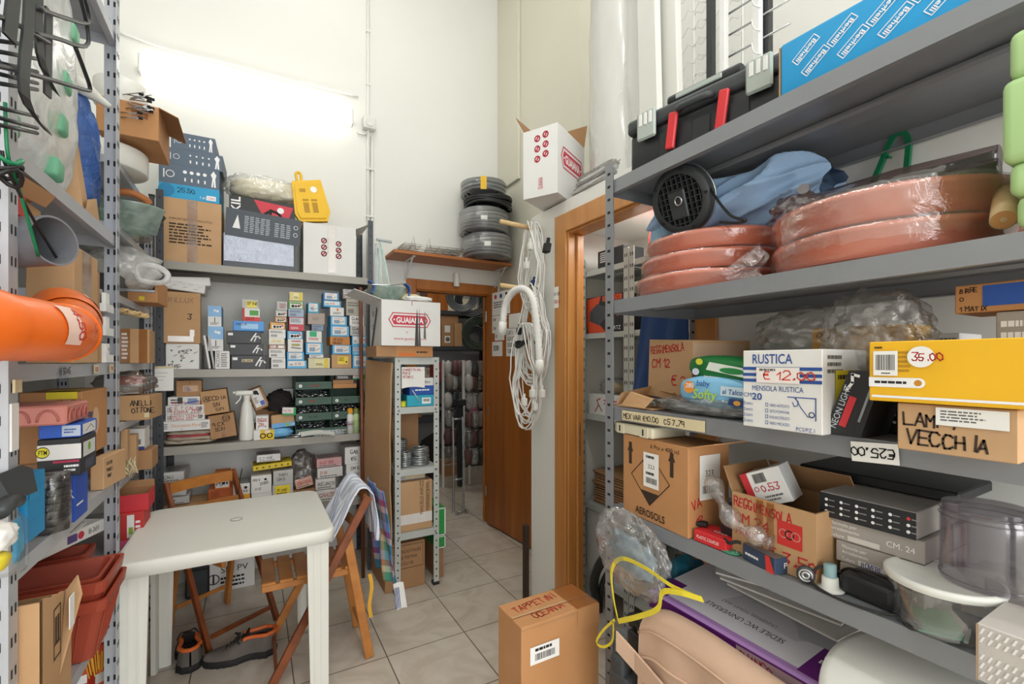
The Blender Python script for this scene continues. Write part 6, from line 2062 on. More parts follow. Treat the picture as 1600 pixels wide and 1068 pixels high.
# towels over the near chair
tw = MB()
def towel(fn, k, nm, label, th=.004):
 m_ = MB()
 m_.grid(fn, 36, 44, k)
 o = one(nm, label, 'towel', m_)
 md = o.modifiers.new('thick', 'SOLIDIFY')
 md.thickness = th
 return o
def tw1(a, b):
 # a across the back (towards y), b from the front hem over the top to the back hem
 y = 2.225 + .32 * a
 s = -.26 + .52 * b
 wv = .012 * math.sin(a * 17 + b * 4) + .008 * math.sin(a * 31 + b * 9)
 if s < 0:
  x = .472 - .028 + s * .62 - .035 * (1 - abs(s) / .26) * 0
  z = .80 + s * .85
  x = .455 + s * .50 - .02
 else:
  x = .475 + s * .12 + .02
  z = .80 - s * .95
 if abs(s) < .03:
  z = .802 - (s * s) * 6
  x = .455 + s * .7
 return Vector((x + wv * (.3 + abs(s) * 3), y + .02 * math.sin(b * 5), z + .012 * math.sin(a * 9) * (abs(s) < .1)))
def tw2(a, b):
 y = 2.2 + .36 * a
 s = .02 + .46 * b
 wv = .014 * math.sin(a * 13 + 1) + .007 * math.sin(a * 27 + b * 5)
 return Vector((.535 + .05 * b + wv * (.4 + b), y, .80 - s))
towel(tw1, 'towel_stripe', 'towel', 'blue and white striped towel draped over the near folding chair back')
towel(tw2, 'plaid', 'plaid_cloth', 'multicoloured plaid cloth hanging behind the near folding chair')
mb = MB()
mb.strip(catmull([(.0, 0, 0), (.008, -.006, -.06), (-.004, -.012, -.14), (.004, -.01, -.2)], 5), (1, .3, 0), .018, .003, '#e0a83a')
one('yellow_strap', 'yellow strap tied across the rear legs of near folding chair', 'strap', mb, loc=(.475, 2.192, .41))
mb = MB()
mb.grid(lambda a, b: Vector((.05 * a + .02 * b, .01 * math.sin(3 * a), -.13 * b)), 6, 8, 'paper')
for j in range(4):
 mb.line([(.012 + .008 * j, -.12), (.008 + .006 * j, -.02)], (0, -.002, 0), (1, 0, 0), (0, 0, 1), .003, 'ink_blue')
one('cloth_tag', 'white printed tag hanging from the plaid cloth', 'tag', mb, loc=(.585, 2.19, .335))
# safety shoes
def shoe(label, loc, rz, L=.30):
 sh = thing('safety_shoe', label, 'shoe', loc, (0, 0, rz), 'pair of safety shoes')
 n = 28
 def outline(t):
  # half width along the foot, 0 toe .. 1 heel
  return (.050 * math.sin(PI * min(1, t / .42) * .5) ** .55 if t < .42 else .050 - .014 * math.sin(PI * (t - .42) / .45) ** 2 if t < .87 else .050 * (1 - ((t - .87) / .13) ** 2) ** .5 * .78 + .004)
 tt = [i / n for i in range(n + 1)]
 def ring(z, grow):
  a = [(-(t - .5) * L * (1 + grow * .3), max(.002, outline(t)) * (1 + grow), z) for t in tt]
  b = [(x, -y, z) for x, y, z in reversed(a)]
  return a + b
 mb = MB()
 r0, r1, r2 = ring(.0, .04), ring(.014, .10), ring(.030, .05)
 m_ = len(r0)
 mb.add(r0 + r1 + r2, [tuple(range(m_))] + [(i * m_ + j, i * m_ + (j + 1) % m_, (i + 1) * m_ + (j + 1) % m_, (i + 1) * m_ + j) for i in range(2) for j in range(m_)] + [tuple(2 * m_ + j for j in reversed(range(m_)))], 'rubber')
 for i in range(11):
  t = .06 + .08 * i
  if .5 < t < .64:
   continue
  x = -(t - .5) * L
  mb.box(x - .007, -outline(t) * 1.09, .0, x + .007, outline(t) * 1.09, .012, 'rubber')
 mb.build('sole', sh)
 # upper
 hts = lambda t: .055 + .012 * math.sin(PI * min(1, t / .3) * .5) if t < .3 else .067 + .045 * min(1, (t - .3) / .28) ** .9
 mb = MB()
 nn = 14
 vs = []
 for t in tt:
  for j in range(nn + 1):
   a = PI * j / nn
   w_ = max(.003, outline(t)) * (1.0 if t < .45 else .96)
   h_ = hts(t)
   opening = t > .52
   c, s_ = math.cos(a), math.sin(a)
   y = w_ * math.copysign(abs(c) ** .75, c)
   z = .026 + (h_ - .026) * s_ ** .7
   if opening and s_ > .86:
    z = .026 + (h_ - .026) * .90
   if t < .02:
    z = .026 + (z - .026) * .55
   vs.append((-(t - .5) * L, y, z))
 fs = [(i * (nn + 1) + j, i * (nn + 1) + j + 1, (i + 1) * (nn + 1) + j + 1, (i + 1) * (nn + 1) + j) for i in range(n) for j in range(nn) if not (tt[i] > .54 and 4 <= j <= 9 and tt[i] < .93)]
 mb.add(vs, fs, 'suede', True)
 up_ = mb.build('upper', sh)
 mb = MB()
 col = []
 for t in [.54 + .46 * i / 14 for i in range(15)]:
  col.append((-(t - .5) * L, outline(t) * .8, hts(t) * .93))
 pts = col + [(x, -y, z) for x, y, z in reversed(col)]
 mb.tube(catmull(pts, 2), .009, '#d8692c', 8)
 mb.build('collar', up_)
 mb = MB()
 mb.grid(lambda a, b: Vector((-(.56 + .36 * a - .5) * L, (b - .5) * .06, .075 + .012 * math.sin(PI * a))), 6, 6, 'black_cloth')
 mb.bar((-.005, 0, .07), (-.035, 0, .125), .05, .008, 'black_cloth', (0, 1, 0), bev=.003)
 mb.build('lining', up_)
 mb = MB()
 for i in range(5):
  t = .30 + .055 * i
  x = -(t - .5) * L
  z = hts(t) + .004
  mb.tube(catmull([(x, -.026, z - .012), (x - .005, 0, z + .003), (x, .026, z - .012)], 4), .0035, 'rubber', 6)
 mb.tube(catmull([(-.0, .0, .118), (.02, .03, .11), (.0, .045, .09)], 4), .003, 'rubber', 6)
 mb.tube(catmull([(-.0, .0, .118), (.025, -.025, .112), (.01, -.04, .09)], 4), .003, 'rubber', 6)
 mb.build('laces', up_)
 return sh
s0, s1 = onZ(322, 1040, 0), onZ(428, 1020, 0)
shoe('grey suede safety shoe with orange collar lying sideways under the table', ((s0.x + s1.x) / 2, (s0.y + s1.y) / 2 + .01, .001), math.atan2(s0.y - s1.y, s0.x - s1.x) + R(6))
q = onZ(275, 1052, 0)
shoe('grey suede safety shoe with orange collar seen from its heel by the table leg', (q.x + .035, q.y + .12, .001), R(98))
# ================================================================ free-standing slotted unit beside the back door
FX0, FX1, FY0, FY1, FH = .742, 1.022, 2.735, 3.50, 1.435
fu = thing('metal_shelving', 'narrow slotted metal shelving standing free beside the back doorway', 'shelving', (FX0, FY0, 0))
fw, fd = FX1 - FX0, FY1 - FY0
for x, y, sx, sy in ((0, 0, 1, 1), (fw, 0, -1, 1), (0, fd, 1, -1), (fw, fd, -1, -1)):
 m_ = upright_mb(x, y, sx, sy, FH, 'pale_metal', .035, True, .02, .045, (.009, .009), ((.5, 0),))
 u_ = m_.build('upright', fu)
 m_ = MB()
 m_.box(x - sx * .002, y - sy * .002, .0, x + sx * .038, y + sy * .038, .02, 'black_plastic')
 m_.build('foot', u_)
FS = (.36, .75, 1.13, FH - .003)
for z in FS:
 shelf_mb(fw, fd, z, 'pale_metal', .04).build('shelf', fu)
mb = MB()
mb.box(fx := .004, -.001, FH - .045, fw - .004, .0015, FH, 'pale_metal')
mb.build('shelf_lip', fu)
# corrugated cardboard sheet leaning along its left side
mb = MB()
n = 10
vs = []
for i in range(n + 1):
 jj = i / n
 z = .30 + 1.10 * jj
 off = .012 * math.sin(PI * jj) + (.003 if i % 3 == 0 else 0)
 vs += [(FX0 - .012 - off, FY0 + .005, z), (.655 - off, 3.095, z + .02)]
vb = [(x - .007, y, z) for x, y, z in vs]
m0 = len(vs)
fs = [(2 * i, 2 * i + 2, 2 * i + 3, 2 * i + 1) for i in range(n)]
mb.add(vs + vb, fs + [tuple(m0 + a for a in reversed(f)) for f in fs] + [(0, 1, m0 + 1, m0), (2 * n, m0 + 2 * n, m0 + 2 * n + 1, 2 * n + 1)] + [(2 * i, m0 + 2 * i, m0 + 2 * i + 2, 2 * i + 2) for i in range(n)] + [(2 * i + 1, 2 * i + 3, m0 + 2 * i + 3, m0 + 2 * i + 1) for i in range(n)], 'card')
one('cardboard_sheet', 'tall creased corrugated cardboard sheet against the narrow shelving side', 'cardboard', mb)
mb = MB()
mb.strip(catmull([(FX0 - .05, FY0 + .5, .30), (FX0 - .03, FY0 + .2, .285), (FX0 - .018, FY0 + .005, .255)], 6), (0, 0, 1), .03, .002, '#b8322e')
one('red_strip', 'red printed packing strip hanging below the creased cardboard sheet', 'strip', mb)
# goods on it
Ff = FY0 + .012
o, z = bk('cardboard_box', 'brown printed carton on the floor beneath the narrow shelving', 'box', (630, 858, 682, 900), .001, .5, 'card3', Y=2.775, dec={'F': [('l', [(.05, .45), (.95, .45), (.95, .95), (.05, .95)], .012, 'ink_brown', 1), ('t', 'FAX PER INCASTONARE', .1, .78, .07, 'ink_brown', 0, .8), ('t', 'E4 / KE TEKMAR', .2, .65, .07, 'ink_brown', 0, .6), ('t', 'ARTICOLO RB', .25, .52, .07, 'ink_brown', 0, .45)]})
o.location.x = FX0 - .05; o.scale = ((fw + .02 - .05) / o.dimensions.x, 1, .285 / o.dimensions.z)
o, z = bk('cardboard_box', 'tan carton with sideways printing and white band on narrow shelving', 'box', (626, 762, 683, 838), FS[0] + .001, .35, 'card2', Y=Ff + .01, dec={'F': [('r', 0, .14, 1, .34, 'white_tape'), ('t', 'MANUELLE ANFUZZ', .72, .3, .09, 'ink_brown', PI / 2, .9), ('t', 'TAPPARELLA PVC', .93, .36, .06, 'ink_brown', PI / 2, .8), ('lines', .8, .36, .88, .95, 18, 'ink_brown')]})
o.location.x = FX0 + .038
o.scale.x = (fw - .076) / o.dimensions.x
z = FS[0] + .001 + o.dimensions.z
mb = MB()
mb.box(0, 0, 0, .16, .25, .045, 'grey_card', bev=.002)
mb.box(.03, -.002, .008, .15, .0, .036, 'masking')
one('flat_box', 'flat grey carton on the tan carton inside the narrow shelving', 'box', mb, loc=(FX0 + .05, Ff + .05, z + .003))
gx = thing('green_box', 'green and white cartons jutting out behind the narrow shelving', 'box', (FX0 + .04, FY1 - .36, FS[0] + .001)) if False else None
for i_, (z0, z1) in enumerate([(.20, .275), (.278, .46)]):
 o = carton('green_carton', ['green carton with white edges, lower of two beside the narrow shelving', 'green carton with white edges, upper of two beside the narrow shelving'][i_], 'box', (FX1 + .004, FY0 + .06, z0 + .0), 0, .062, .3, z1 - z0, '#2f9a4a', {'F': [('l', [(.04, .03), (.96, .03), (.96, .97), (.04, .97)], .04 if i_ else .08, 'white_ink', 1)]}, group='green cartons')
mb = MB()
mb.box(FX1 + .006, FY0 + .08, .001, FX1 + .06, FY0 + .34, .199, 'card3', bev=.002)
one('cardboard_box', 'small brown carton under the green cartons beside narrow shelving', 'box', mb)
# wire coils
def wire_coil(label, x, y, z, r, h, seed):
 c = thing('wire_coil', label, 'coil', (x, y, z), (0, 0, 0), 'galvanized wire coils')
 rr = random.Random(seed)
 mb = MB()
 m_ = int(h / .011)
 for i in range(m_):
  for q_ in range(2):
   r1 = r - .011 * q_ - rr.uniform(0, .004)
   mb.tube([(r1 * math.cos(a) + rr.uniform(-.001, .001), r1 * math.sin(a), .0055 + i * (h - .011) / max(1, m_ - 1) + .002 * math.sin(2 * a + i)) for a in [2 * PI * j / 30 for j in range(30)]], .0055, 'galvanized', 6, closed=True)
 mb.build('wire', c)
 mb = MB()
 for a in (R(-70), R(40)):
  mb.tube([((r - .02) * math.cos(a), (r - .02) * math.sin(a), h + .002), ((r + .003) * math.cos(a), (r + .003) * math.sin(a), h * .98), ((r + .006) * math.cos(a), (r + .006) * math.sin(a), h * .4)], .002, 'bright_wire', 5)
 mb.build('tie', c)
wire_coil('galvanized wire coil, lower of the right pair on narrow shelving', FX0 + .187, Ff + .09, FS[1] + .001, .058, .058, 1)
wire_coil('galvanized wire coil, upper of the right pair on narrow shelving', FX0 + .187, Ff + .09, FS[1] + .061, .056, .048, 2)
wire_coil('galvanized wire coil, smaller left pile on the narrow shelving', FX0 + .086, Ff + .075, FS[1] + .001, .04, .09, 3)
wire_coil('galvanized wire coil standing behind the smaller left pile', FX0 + .09, Ff + .2, FS[1] + .001, .045, .15, 4)
mb = MB()
mb.box(FX0 + .04, Ff + .28, FS[1] + .001, FX1 - .04, Ff + .55, FS[1] + .31, 'card3', bev=.002)
one('cardboard_box', 'tall brown carton behind the wire coils on narrow shelving', 'box', mb)
o, z = bk('small_carton', 'turquoise box with white label at the bottom of narrow shelving stack', 'box', (636, 628, 682, 645), FS[2] + .001, .15, '#2aa7c0', Y=Ff, dec={'F': [('r', .5, .2, .8, .75, 'white_ink'), ('bars', .54, .4, .76, .65, 'ink')]})
o, z = bk('small_carton', 'dark blue box above the turquoise one on narrow shelving', 'box', (640, 613, 682, 627), z + .001, .15, '#2453a8', Y=Ff + .005, dec={'F': [('lines', .2, .4, .9, .7, 1, 'white_ink')]})
o, z = bk('small_carton', 'white box lettered in black above the dark blue one, flap lifted', 'box', (641, 601, 682, 613), z + .001, .15, 'white_card', Y=Ff + .008, dec={'F': [('o', .28, .5, .3, .08, 'ink'), ('t', 'wafers', .38, .3, .4, 'ink', 0, .38)]})
mb = MB()
for sgn, k in ((-1, '#8e2f2f'), (1, 'white_card')):
 mb.grid(lambda a, b: Vector((.055 + sgn * (.0 + .06 * a), .02 + .1 * b, .0 + .05 * a * a + .004)), 5, 3, k)
one('paper_flap', 'curled red and white carton flap atop the narrow shelving stack', 'flap', mb, loc=(FX0 + .10, Ff + .02, z + .002))
mb = MB()
mb.cyl(.018, 0, .028, '#d8d838', 18)
mb.cyl(.019, .028, .034, '#b8c030', 18)
one('tape_roll', 'small yellow tape roll on the narrow shelving beside the turquoise box', 'tape', mb, loc=(FX0 + .058, Ff + .02, FS[2] + .001))
mb = MB()
mb.tube([(.0, 0, .02), (.05, .012, -.05)], .0025, 'white_plastic', 6)
one('plastic_rod', 'thin white rod slanting across the dark blue box on narrow shelving', 'rod', mb, loc=(onY(643, 600, Ff).x, Ff - .016, onY(643, 614, Ff).z - .02 + .02))
pn = thing('paper_sign', 'white handwritten paper sheet hanging at the top of narrow shelving', 'sign', (FX0 + .042, FY0 + .004, FH - .046 - .09))
mb = MB()
mb.grid(lambda a, b: Vector((.145 * a, .004 * math.sin(PI * a) + .0, .13 * b - .055 + .008 * math.sin(PI * a) * (1 - b))), 10, 8, 'paper')
mb.hand('CHAVETTA 2XL', (.006, -.0015, .052), (1, 0, 0), (0, 0, 1), .013, 'ink_red', 0, .002)
mb.hand('PER 5', (.006, -.0015, .03), (1, 0, 0), (0, 0, 1), .013, 'ink_red', 0, .002)
mb.hand('VETRO C', (.006, -.0015, .008), (1, 0, 0), (0, 0, 1), .013, 'ink_red', 0, .002)
mb.build('sheet', pn)
# big boxes on top
o, z = bk('flat_box', 'flat brown carton with orange tape under the white logo carton', 'box', (588, 535, 676, 552), FH + .001, .30, 'card3', Y=FY0 - .02, dec={'F': [('r', .34, 0, 1, 1, 'card_orange'), ('r', .38, .1, .68, .35, '#d8702c'), ('lines', .7, .3, .95, .6, 1, 'ink_brown')]})
def logo(W, H, x0, y0, x1, y1, txt='GUAIANA', k='logo_red'):
 m_ = (y0 + y1) / 2
 c = (x1 - x0) * .09
 a = [(x0, m_), (x0 + c, y0), (x1 - c, y0), (x1, m_), (x1 - c, y1), (x0 + c, y1)]
 g = (y1 - y0) * .16
 b = [(x0 + c * .7, m_), (x0 + c * 1.3, y0 + g), (x1 - c * 1.3, y0 + g), (x1 - c * .7, m_), (x1 - c * 1.3, y1 - g), (x0 + c * 1.3, y1 - g)]
 return [('l', a, (y1 - y0) * .07, k, 1), ('p', b, k), ('t', txt, x0 + (x1 - x0) * .17, m_ - (y1 - y0) * .2, (y1 - y0) * .4, 'white_ink', 0, (x1 - x0) * .66, .03), ('c', x0 + c * 1.35, m_, (y1 - y0) * .06, 'white_ink'), ('c', x1 - c * 1.35, m_, (y1 - y0) * .06, 'white_ink')]
stain = [('p', [(.55, 0), (.61, 0), (.605, .5), (.59, .85), (.565, .5)], '#3c3a3c'), ('p', [(.61, 0), (.655, 0), (.625, .9), (.615, .4)], '#55524f'), ('p', [(.70, .18), (.745, .15), (.73, .75), (.72, .78)], '#6a6764')]
zt_ = z + .001
o, z = bk('logo_carton', 'white carton with red logo and black stains on top of narrow shelving', 'box', (596, 463, 688, 533), zt_, .3, 'white_card', Y=FY0 - .04, opened=True, flaps=[('L', .16, R(72)), ('K', .06, R(75))], group='white logo cartons',
          dec={'F': logo(1, 1, .12, .42, .82, .72) + [('t', 'www.guaiana.com', .2, .13, .06, 'logo_red', 0, .55), ('t', 'e', .40, .28, .06, 'logo_red'), ('r', .50, .9, .51, 1, 'logo_red')] + stain,
               'L': [('o', .3, .75, .05, .02, 'logo_red'), ('o', .5, .6, .05, .02, 'logo_red'), ('o', .3, .45, .05, .02, 'logo_red'), ('p', [(.1, 0), (.3, 0), (.7, .8), (.6, .9)], '#4a484a')]})
bo = o
xa = onY(600, 0, FY0).x
mb = MB()
blob(mb, (0, 0, .03), (.07, .05, .04), 'masking', 41, .2, 2.5, 4, 2.5, .9, .3)
one('paper_bundle', 'crumpled beige paper bundle stuffed in the white stained logo carton', 'paper', mb, loc=(onY(642, 0, FY0 + .08).x, FY0 + .09, z - .01))
mb = MB()
blob(mb, (0, 0, .02), (.09, .06, .02), 'paper', 42, .1, 2.5, 4, 3, .9, .2)
one('paper_sheet', 'folded white paper pack lying over the stained logo carton rim', 'paper', mb, loc=(onY(655, 0, FY0 + .02).x, FY0 + .06, z + .002))
# clear tub with blue clip handle
ct = thing('storage_tub', 'clear plastic tub with blue clip handles in the stained logo carton', 'tub', (onY(606, 0, FY0 + .1).x, FY0 + .10, z + .004))
mb = MB()
mb.lathe([(.0, 0), (.085, 0), (.1, .08), (.105, .085), (.1, .09), (0, .095)], 'frost_green', 24, None, True, 1.1, .8)
mb.build('tub', ct)
for x_ in (.115, -.105):
 mb = MB()
 mb.strip(catmull([(x_, -.03, .04), (x_ + .012, -.03, .07), (x_ + .004, -.03, .10), (x_ - .02, -.03, .115)], 4), (0, 1, 0), .05, .008, '#2f5fa8')
 mb.build('clip', ct)
mb = MB()
mb.tube(catmull([(-.12, -.05, .09), (0, -.07, .095), (.1, -.05, .115), (.12, .02, .11)], 5), .004, 'steel', 6)
mb.build('wire_handle', ct)
# folding steel brackets standing behind
fb = thing('steel_brackets', 'pale galvanized folding brackets standing up behind the stained logo carton', 'brackets', (onY(595, 0, 3.2).x, 3.2, 1.60))
for (u0, v0), (u1, v1), k in [((595, 448), (592, 388), 'frost_metal'), ((606, 438), (594, 376), 'frost_metal'), ((588, 440), (588, 380), 'galvanized'), ((612, 378), (588, 374), 'galvanized')]:
 if k not in MT:
  mk('frost_metal', '#b9c9c2', .4, .4, .1, 20)
 mb = MB()
 a_, b_ = onY(u0, v0, 3.2) - fb.location, onY(u1, v1, 3.2) - fb.location
 if v0 > 400:
  a_ = b_ + (a_ - b_) * 1.9
 mb.bar(a_, b_, .022, .006, k, (1, 0, 0))
 mb.bar(a_, b_, .006, .022, k, (1, 0, 0))
 mb.build('bar', fb)
# ================================================================ closet behind the side doorway
for nm, y0, wd_ in (('in the closet, seen through the side doorway', 2.125, .385), ('in the closet, half hidden by the tall shelf post', 1.735, .80)):
 shelving('metal_shelving', 'pale grey metal shelving ' + nm, (1.68, y0, 0), -PI / 2, wd_, .36, 2.0, (1.93, 1.57, 1.106, .593, .2), 'pale_metal', lip=.03)
o, _ = rt('black_carton', 'black carton with white print on the top closet shelf', 'box', (934, 383, 974, 411), 1.93, .15, 'black_plastic', X=1.70, dec={'F': [('lines', .1, .3, .35, .9, 5, 'white_ink')]})
mb = MB()
for i in range(5):
 mb.tube([((.075 - .009 * i) * math.cos(a), .012 * i, .085 + (.08 - .009 * i) * math.sin(a)) for a in [2 * PI * j / 24 for j in range(24)]], .007, '#d8402c', 6, closed=True)
one('red_hose', 'coiled red hose beside the black carton on the top closet shelf', 'hose', mb, loc=(1.74, 1.56, 1.931), rot=(0, 0, R(-70)))
o, _ = rt('drill_box', 'black and orange box with gadget picture on the closet shelf', 'box', (917, 462, 975, 520), 1.57, .2, 'black_plastic', X=1.70,
          dec={'F': [('p', [(0, .2), (0, .95), (.4, 1), (.3, .6)], '#e0512a'), ('p', [(.05, 0), (.55, 0), (.3, .3), (0, .4)], '#e0512a'), ('p', [(.08, .35), (.1, .62), (.3, .8), (.55, .68), (.55, .4), (.35, .2)], '#4c4f55'), ('r', .45, .84, .95, .98, '#e0512a'), ('t', 'SPLITSHOW', .48, .87, .08, 'ink', 0, .42), ('t', 'HERTZ', .62, .06, .1, 'white_ink', 0, .3), ('c', .85, .45, .05, '#e0512a'), ('c', .85, .58, .05, '#e0512a'), ('c', .78, .52, .05, '#e0512a')]})
o, z = rt('small_carton', 'white carton with red drawing on the middle closet shelf', 'box', (920, 603, 975, 636), 1.106, .2, 'white_card', X=1.70, dec={'F': [('l', [(.2, .15), (.3, .5), (.25, .7), (.35, .8)], .06, 'logo_red'), ('l', [(.3, .5), (.4, .2)], .05, 'ink'), ('lines', .45, .5, .9, .8, 2, 'logo_red')]})
mb = MB()
blob(mb, (0, 0, .04), (.08, .07, .045), 'bag_film', 51, .25, 2.5, 4, 2.3, .9, .5)
blob(mb, (0, .0, .03), (.05, .04, .03), 'dowel', 52, .2, 2.5, 3, 2.3, .95)
one('plastic_bag', 'crumpled clear bag on the white carton with red drawing in closet', 'bag', mb, loc=(1.80, 1.97, z + .002))
rnd = random.Random(6)
for i in range(13):
 mb = MB()
 mb.box(0, 0, 0, .285, .26, .009, 'card3', bev=.001)
 one('flattened_carton', 'flattened brown carton in the pile on the closet shelf', 'carton', mb, 'flattened cartons in the closet', (1.725 + rnd.uniform(-.01, .012), 2.075 + rnd.uniform(-.006, .006), .5945 + .0145 * i), (R(rnd.uniform(-.7, .7)) * 0, 0, -PI / 2))
o, _ = rt('logo_carton', 'white carton with red logo at the bottom of the closet shelving', 'box', (917, 772, 974, 880), .2, .3, 'white_card', X=1.70, group='white logo cartons', dec={'F': logo(1, 1, .3, .42, 1.1, .68)[:3] + [('r', .72, .05, .9, .98, '#e2c8cc'), ('lines', .4, .2, .6, .26, 1, 'logo_red'), ('t', 'GUAIANA', .84, .3, .09, 'logo_red', PI / 2, .5)]})
o.scale.z = .35 / (_ - .2)
mb = MB()
pts = [onX(u, v, X_) for u, v, X_ in [(935, 945, 1.42), (928, 912, 1.40), (938, 880, 1.38), (965, 853, 1.36), (1005, 838, 1.33), (1040, 836, 1.30)]]
mb.tube(catmull(pts, 6), .021, 'rubber', 10)
pts = [onX(u, v, X_) for u, v, X_ in [(938, 955, 1.44), (940, 915, 1.43), (956, 885, 1.42), (985, 868, 1.41), (1020, 866, 1.36)]]
mb.tube(catmull(pts, 6), .012, 'rubber', 8)
one('vacuum_hose', 'black vacuum hose arching out of the closet behind the shelf post', 'hose', mb)
# navy jacket hanging at the shelf's back
mb = MB()
def jk(a, b):
 p = onX(985 + (1080 - 985) * a + (-0 if b < .3 else 0) + 26 * (1 - b) * (1 - a), 485 + 170 * b, 1.375)
 return Vector((1.355 + .014 * math.sin(a * 14 + b * 2) * (.3 + b), p.y, p.z))
mb.grid(jk, 26, 16, 'navy_cloth')
o = one('navy_cloth', 'navy blue cloth hanging at the back of tall grey shelving', 'cloth', mb)
md = o.modifiers.new('thick', 'SOLIDIFY'); md.thickness = .006
# ---------------------------------------------------------------- pegs, cables, hose on the partition end
for z_, lab in ((2.155, 'upper wooden peg sticking out of the plastered partition'), (1.815, 'lower wooden peg sticking out of the plastered partition')):
 mb = MB()
 mb.tube([(XP - .001, 2.14, z_ - .01), (1.145, 2.14, z_)], .0125, 'dowel', 12)
 one('wooden_peg', lab, 'peg', mb)
def hank(label, X_, yc, z0, z1, wd_, n, seed, r=.004):
 t_ = thing('extension_cable', label, 'cable', (X_, yc, z0), (0, 0, 0), 'white extension cables on the pegs')
 rr = random.Random(seed)
 mb = MB()
 H = z0 - z1
 for i in range(n):
  w_ = wd_ * rr.uniform(.75, 1.1) / 2
  h_ = H * rr.uniform(.85, 1.03)
  dx, dy = rr.uniform(-.03, .03), rr.uniform(-.02, .02)
  pts = []
  for j in range(28):
   a = 2 * PI * j / 28
   wid = w_ * (abs(math.sin(a)) ** .8) * (1 if math.sin(a) >= 0 else -1)
   zz = -h_ * (1 - math.cos(a)) / 2
   wid *= .55 + .45 * (-zz / h_) if -zz / h_ < .5 else 1
   pts.append((dx + .01 * math.sin(3 * a + i), dy + wid, zz + .018))
  mb.tube(pts, r, 'cable_white', 6, closed=True)
 mb.build('cable', t_)
 return t_
h1 = hank('white cable hank with black socket on the upper wooden peg', 1.33, 2.13, 2.155, 1.64, .22, 8, 1)
h2 = hank('white cable hank hanging from the lower wooden peg, upper loops', 1.335, 2.12, 1.815, 1.27, .27, 12, 2)
h3 = hank('white cable hank with plugs dangling lowest under the black tie', 1.30, 2.13, 1.60, 1.02, .26, 12, 3)
def plug(parent, u, v, X_, k='white_plastic', pins=True, rz=0, s=1):
 p = onX(u, v, X_) - parent.location
 mb = MB()
 mb.box(-.012 * s, -.017 * s, -.03 * s, .012 * s, .017 * s, .012 * s, k, bev=.005, smooth=True)
 mb.cyl(.008 * s, .01, .035 * s, k, 10)
 if pins:
  for y_ in (-.009, 0, .009):
   mb.cyl(.002, -.048, -.03, 'steel', 6, TR(0, y_, 0))
 mb.build('plug', parent, p, (0, rz, 0))
plug(h1, 829, 382, 1.30); plug(h1, 823, 412, 1.30, pins=False)
plug(h1, 855, 384, 1.31, 'rubber', False, .2, 1.2)
plug(h1, 833, 440, 1.32, 'navy_cloth', False, .3, .8)
plug(h2, 811, 515, 1.28, 'rubber', False, .1, .9)
plug(h3, 819, 625, 1.26); plug(h3, 832, 612, 1.27, pins=False); plug(h3, 847, 612, 1.3, pins=False); plug(h3, 836, 632, 1.29)
mb = MB()
p = onX(820, 540, 1.27)
mb.strip(catmull([(1.24, 2.06, 1.505), (1.24, 2.12, 1.49), (1.27, 2.19, 1.51), (1.33, 2.16, 1.515), (1.35, 2.08, 1.51)], 5), (0, 0, 1), .025, .005, 'strap_black')
one('cable_tie', 'black strap binding the white cables below the lower peg', 'strap', mb)
hs = thing('drain_hose', 'white corrugated drain hose bent over the lower wooden peg', 'hose', (1.22, 2.14, 1.82))
pth = catmull([onX(u, v, X_) - hs.location for u, v, X_ in [(786, 505, 1.19), (790, 475, 1.19), (803, 455, 1.20), (820, 452, 1.22), (833, 470, 1.24), (840, 520, 1.26), (843, 565, 1.27)]], 14)
mb = MB()
mb.tube(pth, [.0155 + (.005 if i % 2 else 0) for i in range(len(pth))], 'cable_white', 12)
mb.build('hose', hs)
for a_, b_ in ((pth[0], pth[2]), (pth[-1], pth[-3])):
 mb = MB()
 d_ = (a_ - b_).normalized()
 mb.tube([a_ - d_ * .01, a_ + d_ * .02, a_ + d_ * .06], [.021, .023, .024], 'white_plastic', 14)
 mb.build('cuff', hs)
# paper notes: partition and door leaf
mb = MB()
mb.box(XP - .017, 1.945, 1.69, XP - .0155, 1.985, 1.80, 'paper')
mb.hand('€ 1,50', (XP - .0172, 1.98, 1.755), (0, -1, 0), (0, 0, 1), .014, 'ink')
mb.hand('SOLO', (XP - .0172, 1.98, 1.715), (0, -1, 0), (0, 0, 1), .016, 'ink_red')
one('paper_note', 'white price note taped on the wooden casing of side doorway', 'note', mb)
mb = MB()
mb.grid(lambda a, b: Vector((XP - .012 - .02 * a, 2.06 - .07 * a, 1.50 + .10 * b + .02 * a)), 4, 4, 'paper')
one('paper_note', 'folded white slip stuck to the partition behind white cables', 'note', mb)
ld = Vector((math.cos(math.atan2(-.69, .055)), math.sin(math.atan2(-.69, .055)), 0))
ln = Vector((-ld.y, ld.x, 0))
def on_leaf(u, v):
 d = ray(u, v)
 P0 = Vector((1.795, 3.535, 0)) - ln * .0415
 t = P0.dot(ln) / d.dot(ln)
 q = Vector((0, 0, CAMZ)) + d * t
 return (q - P0).dot(ld), q.z
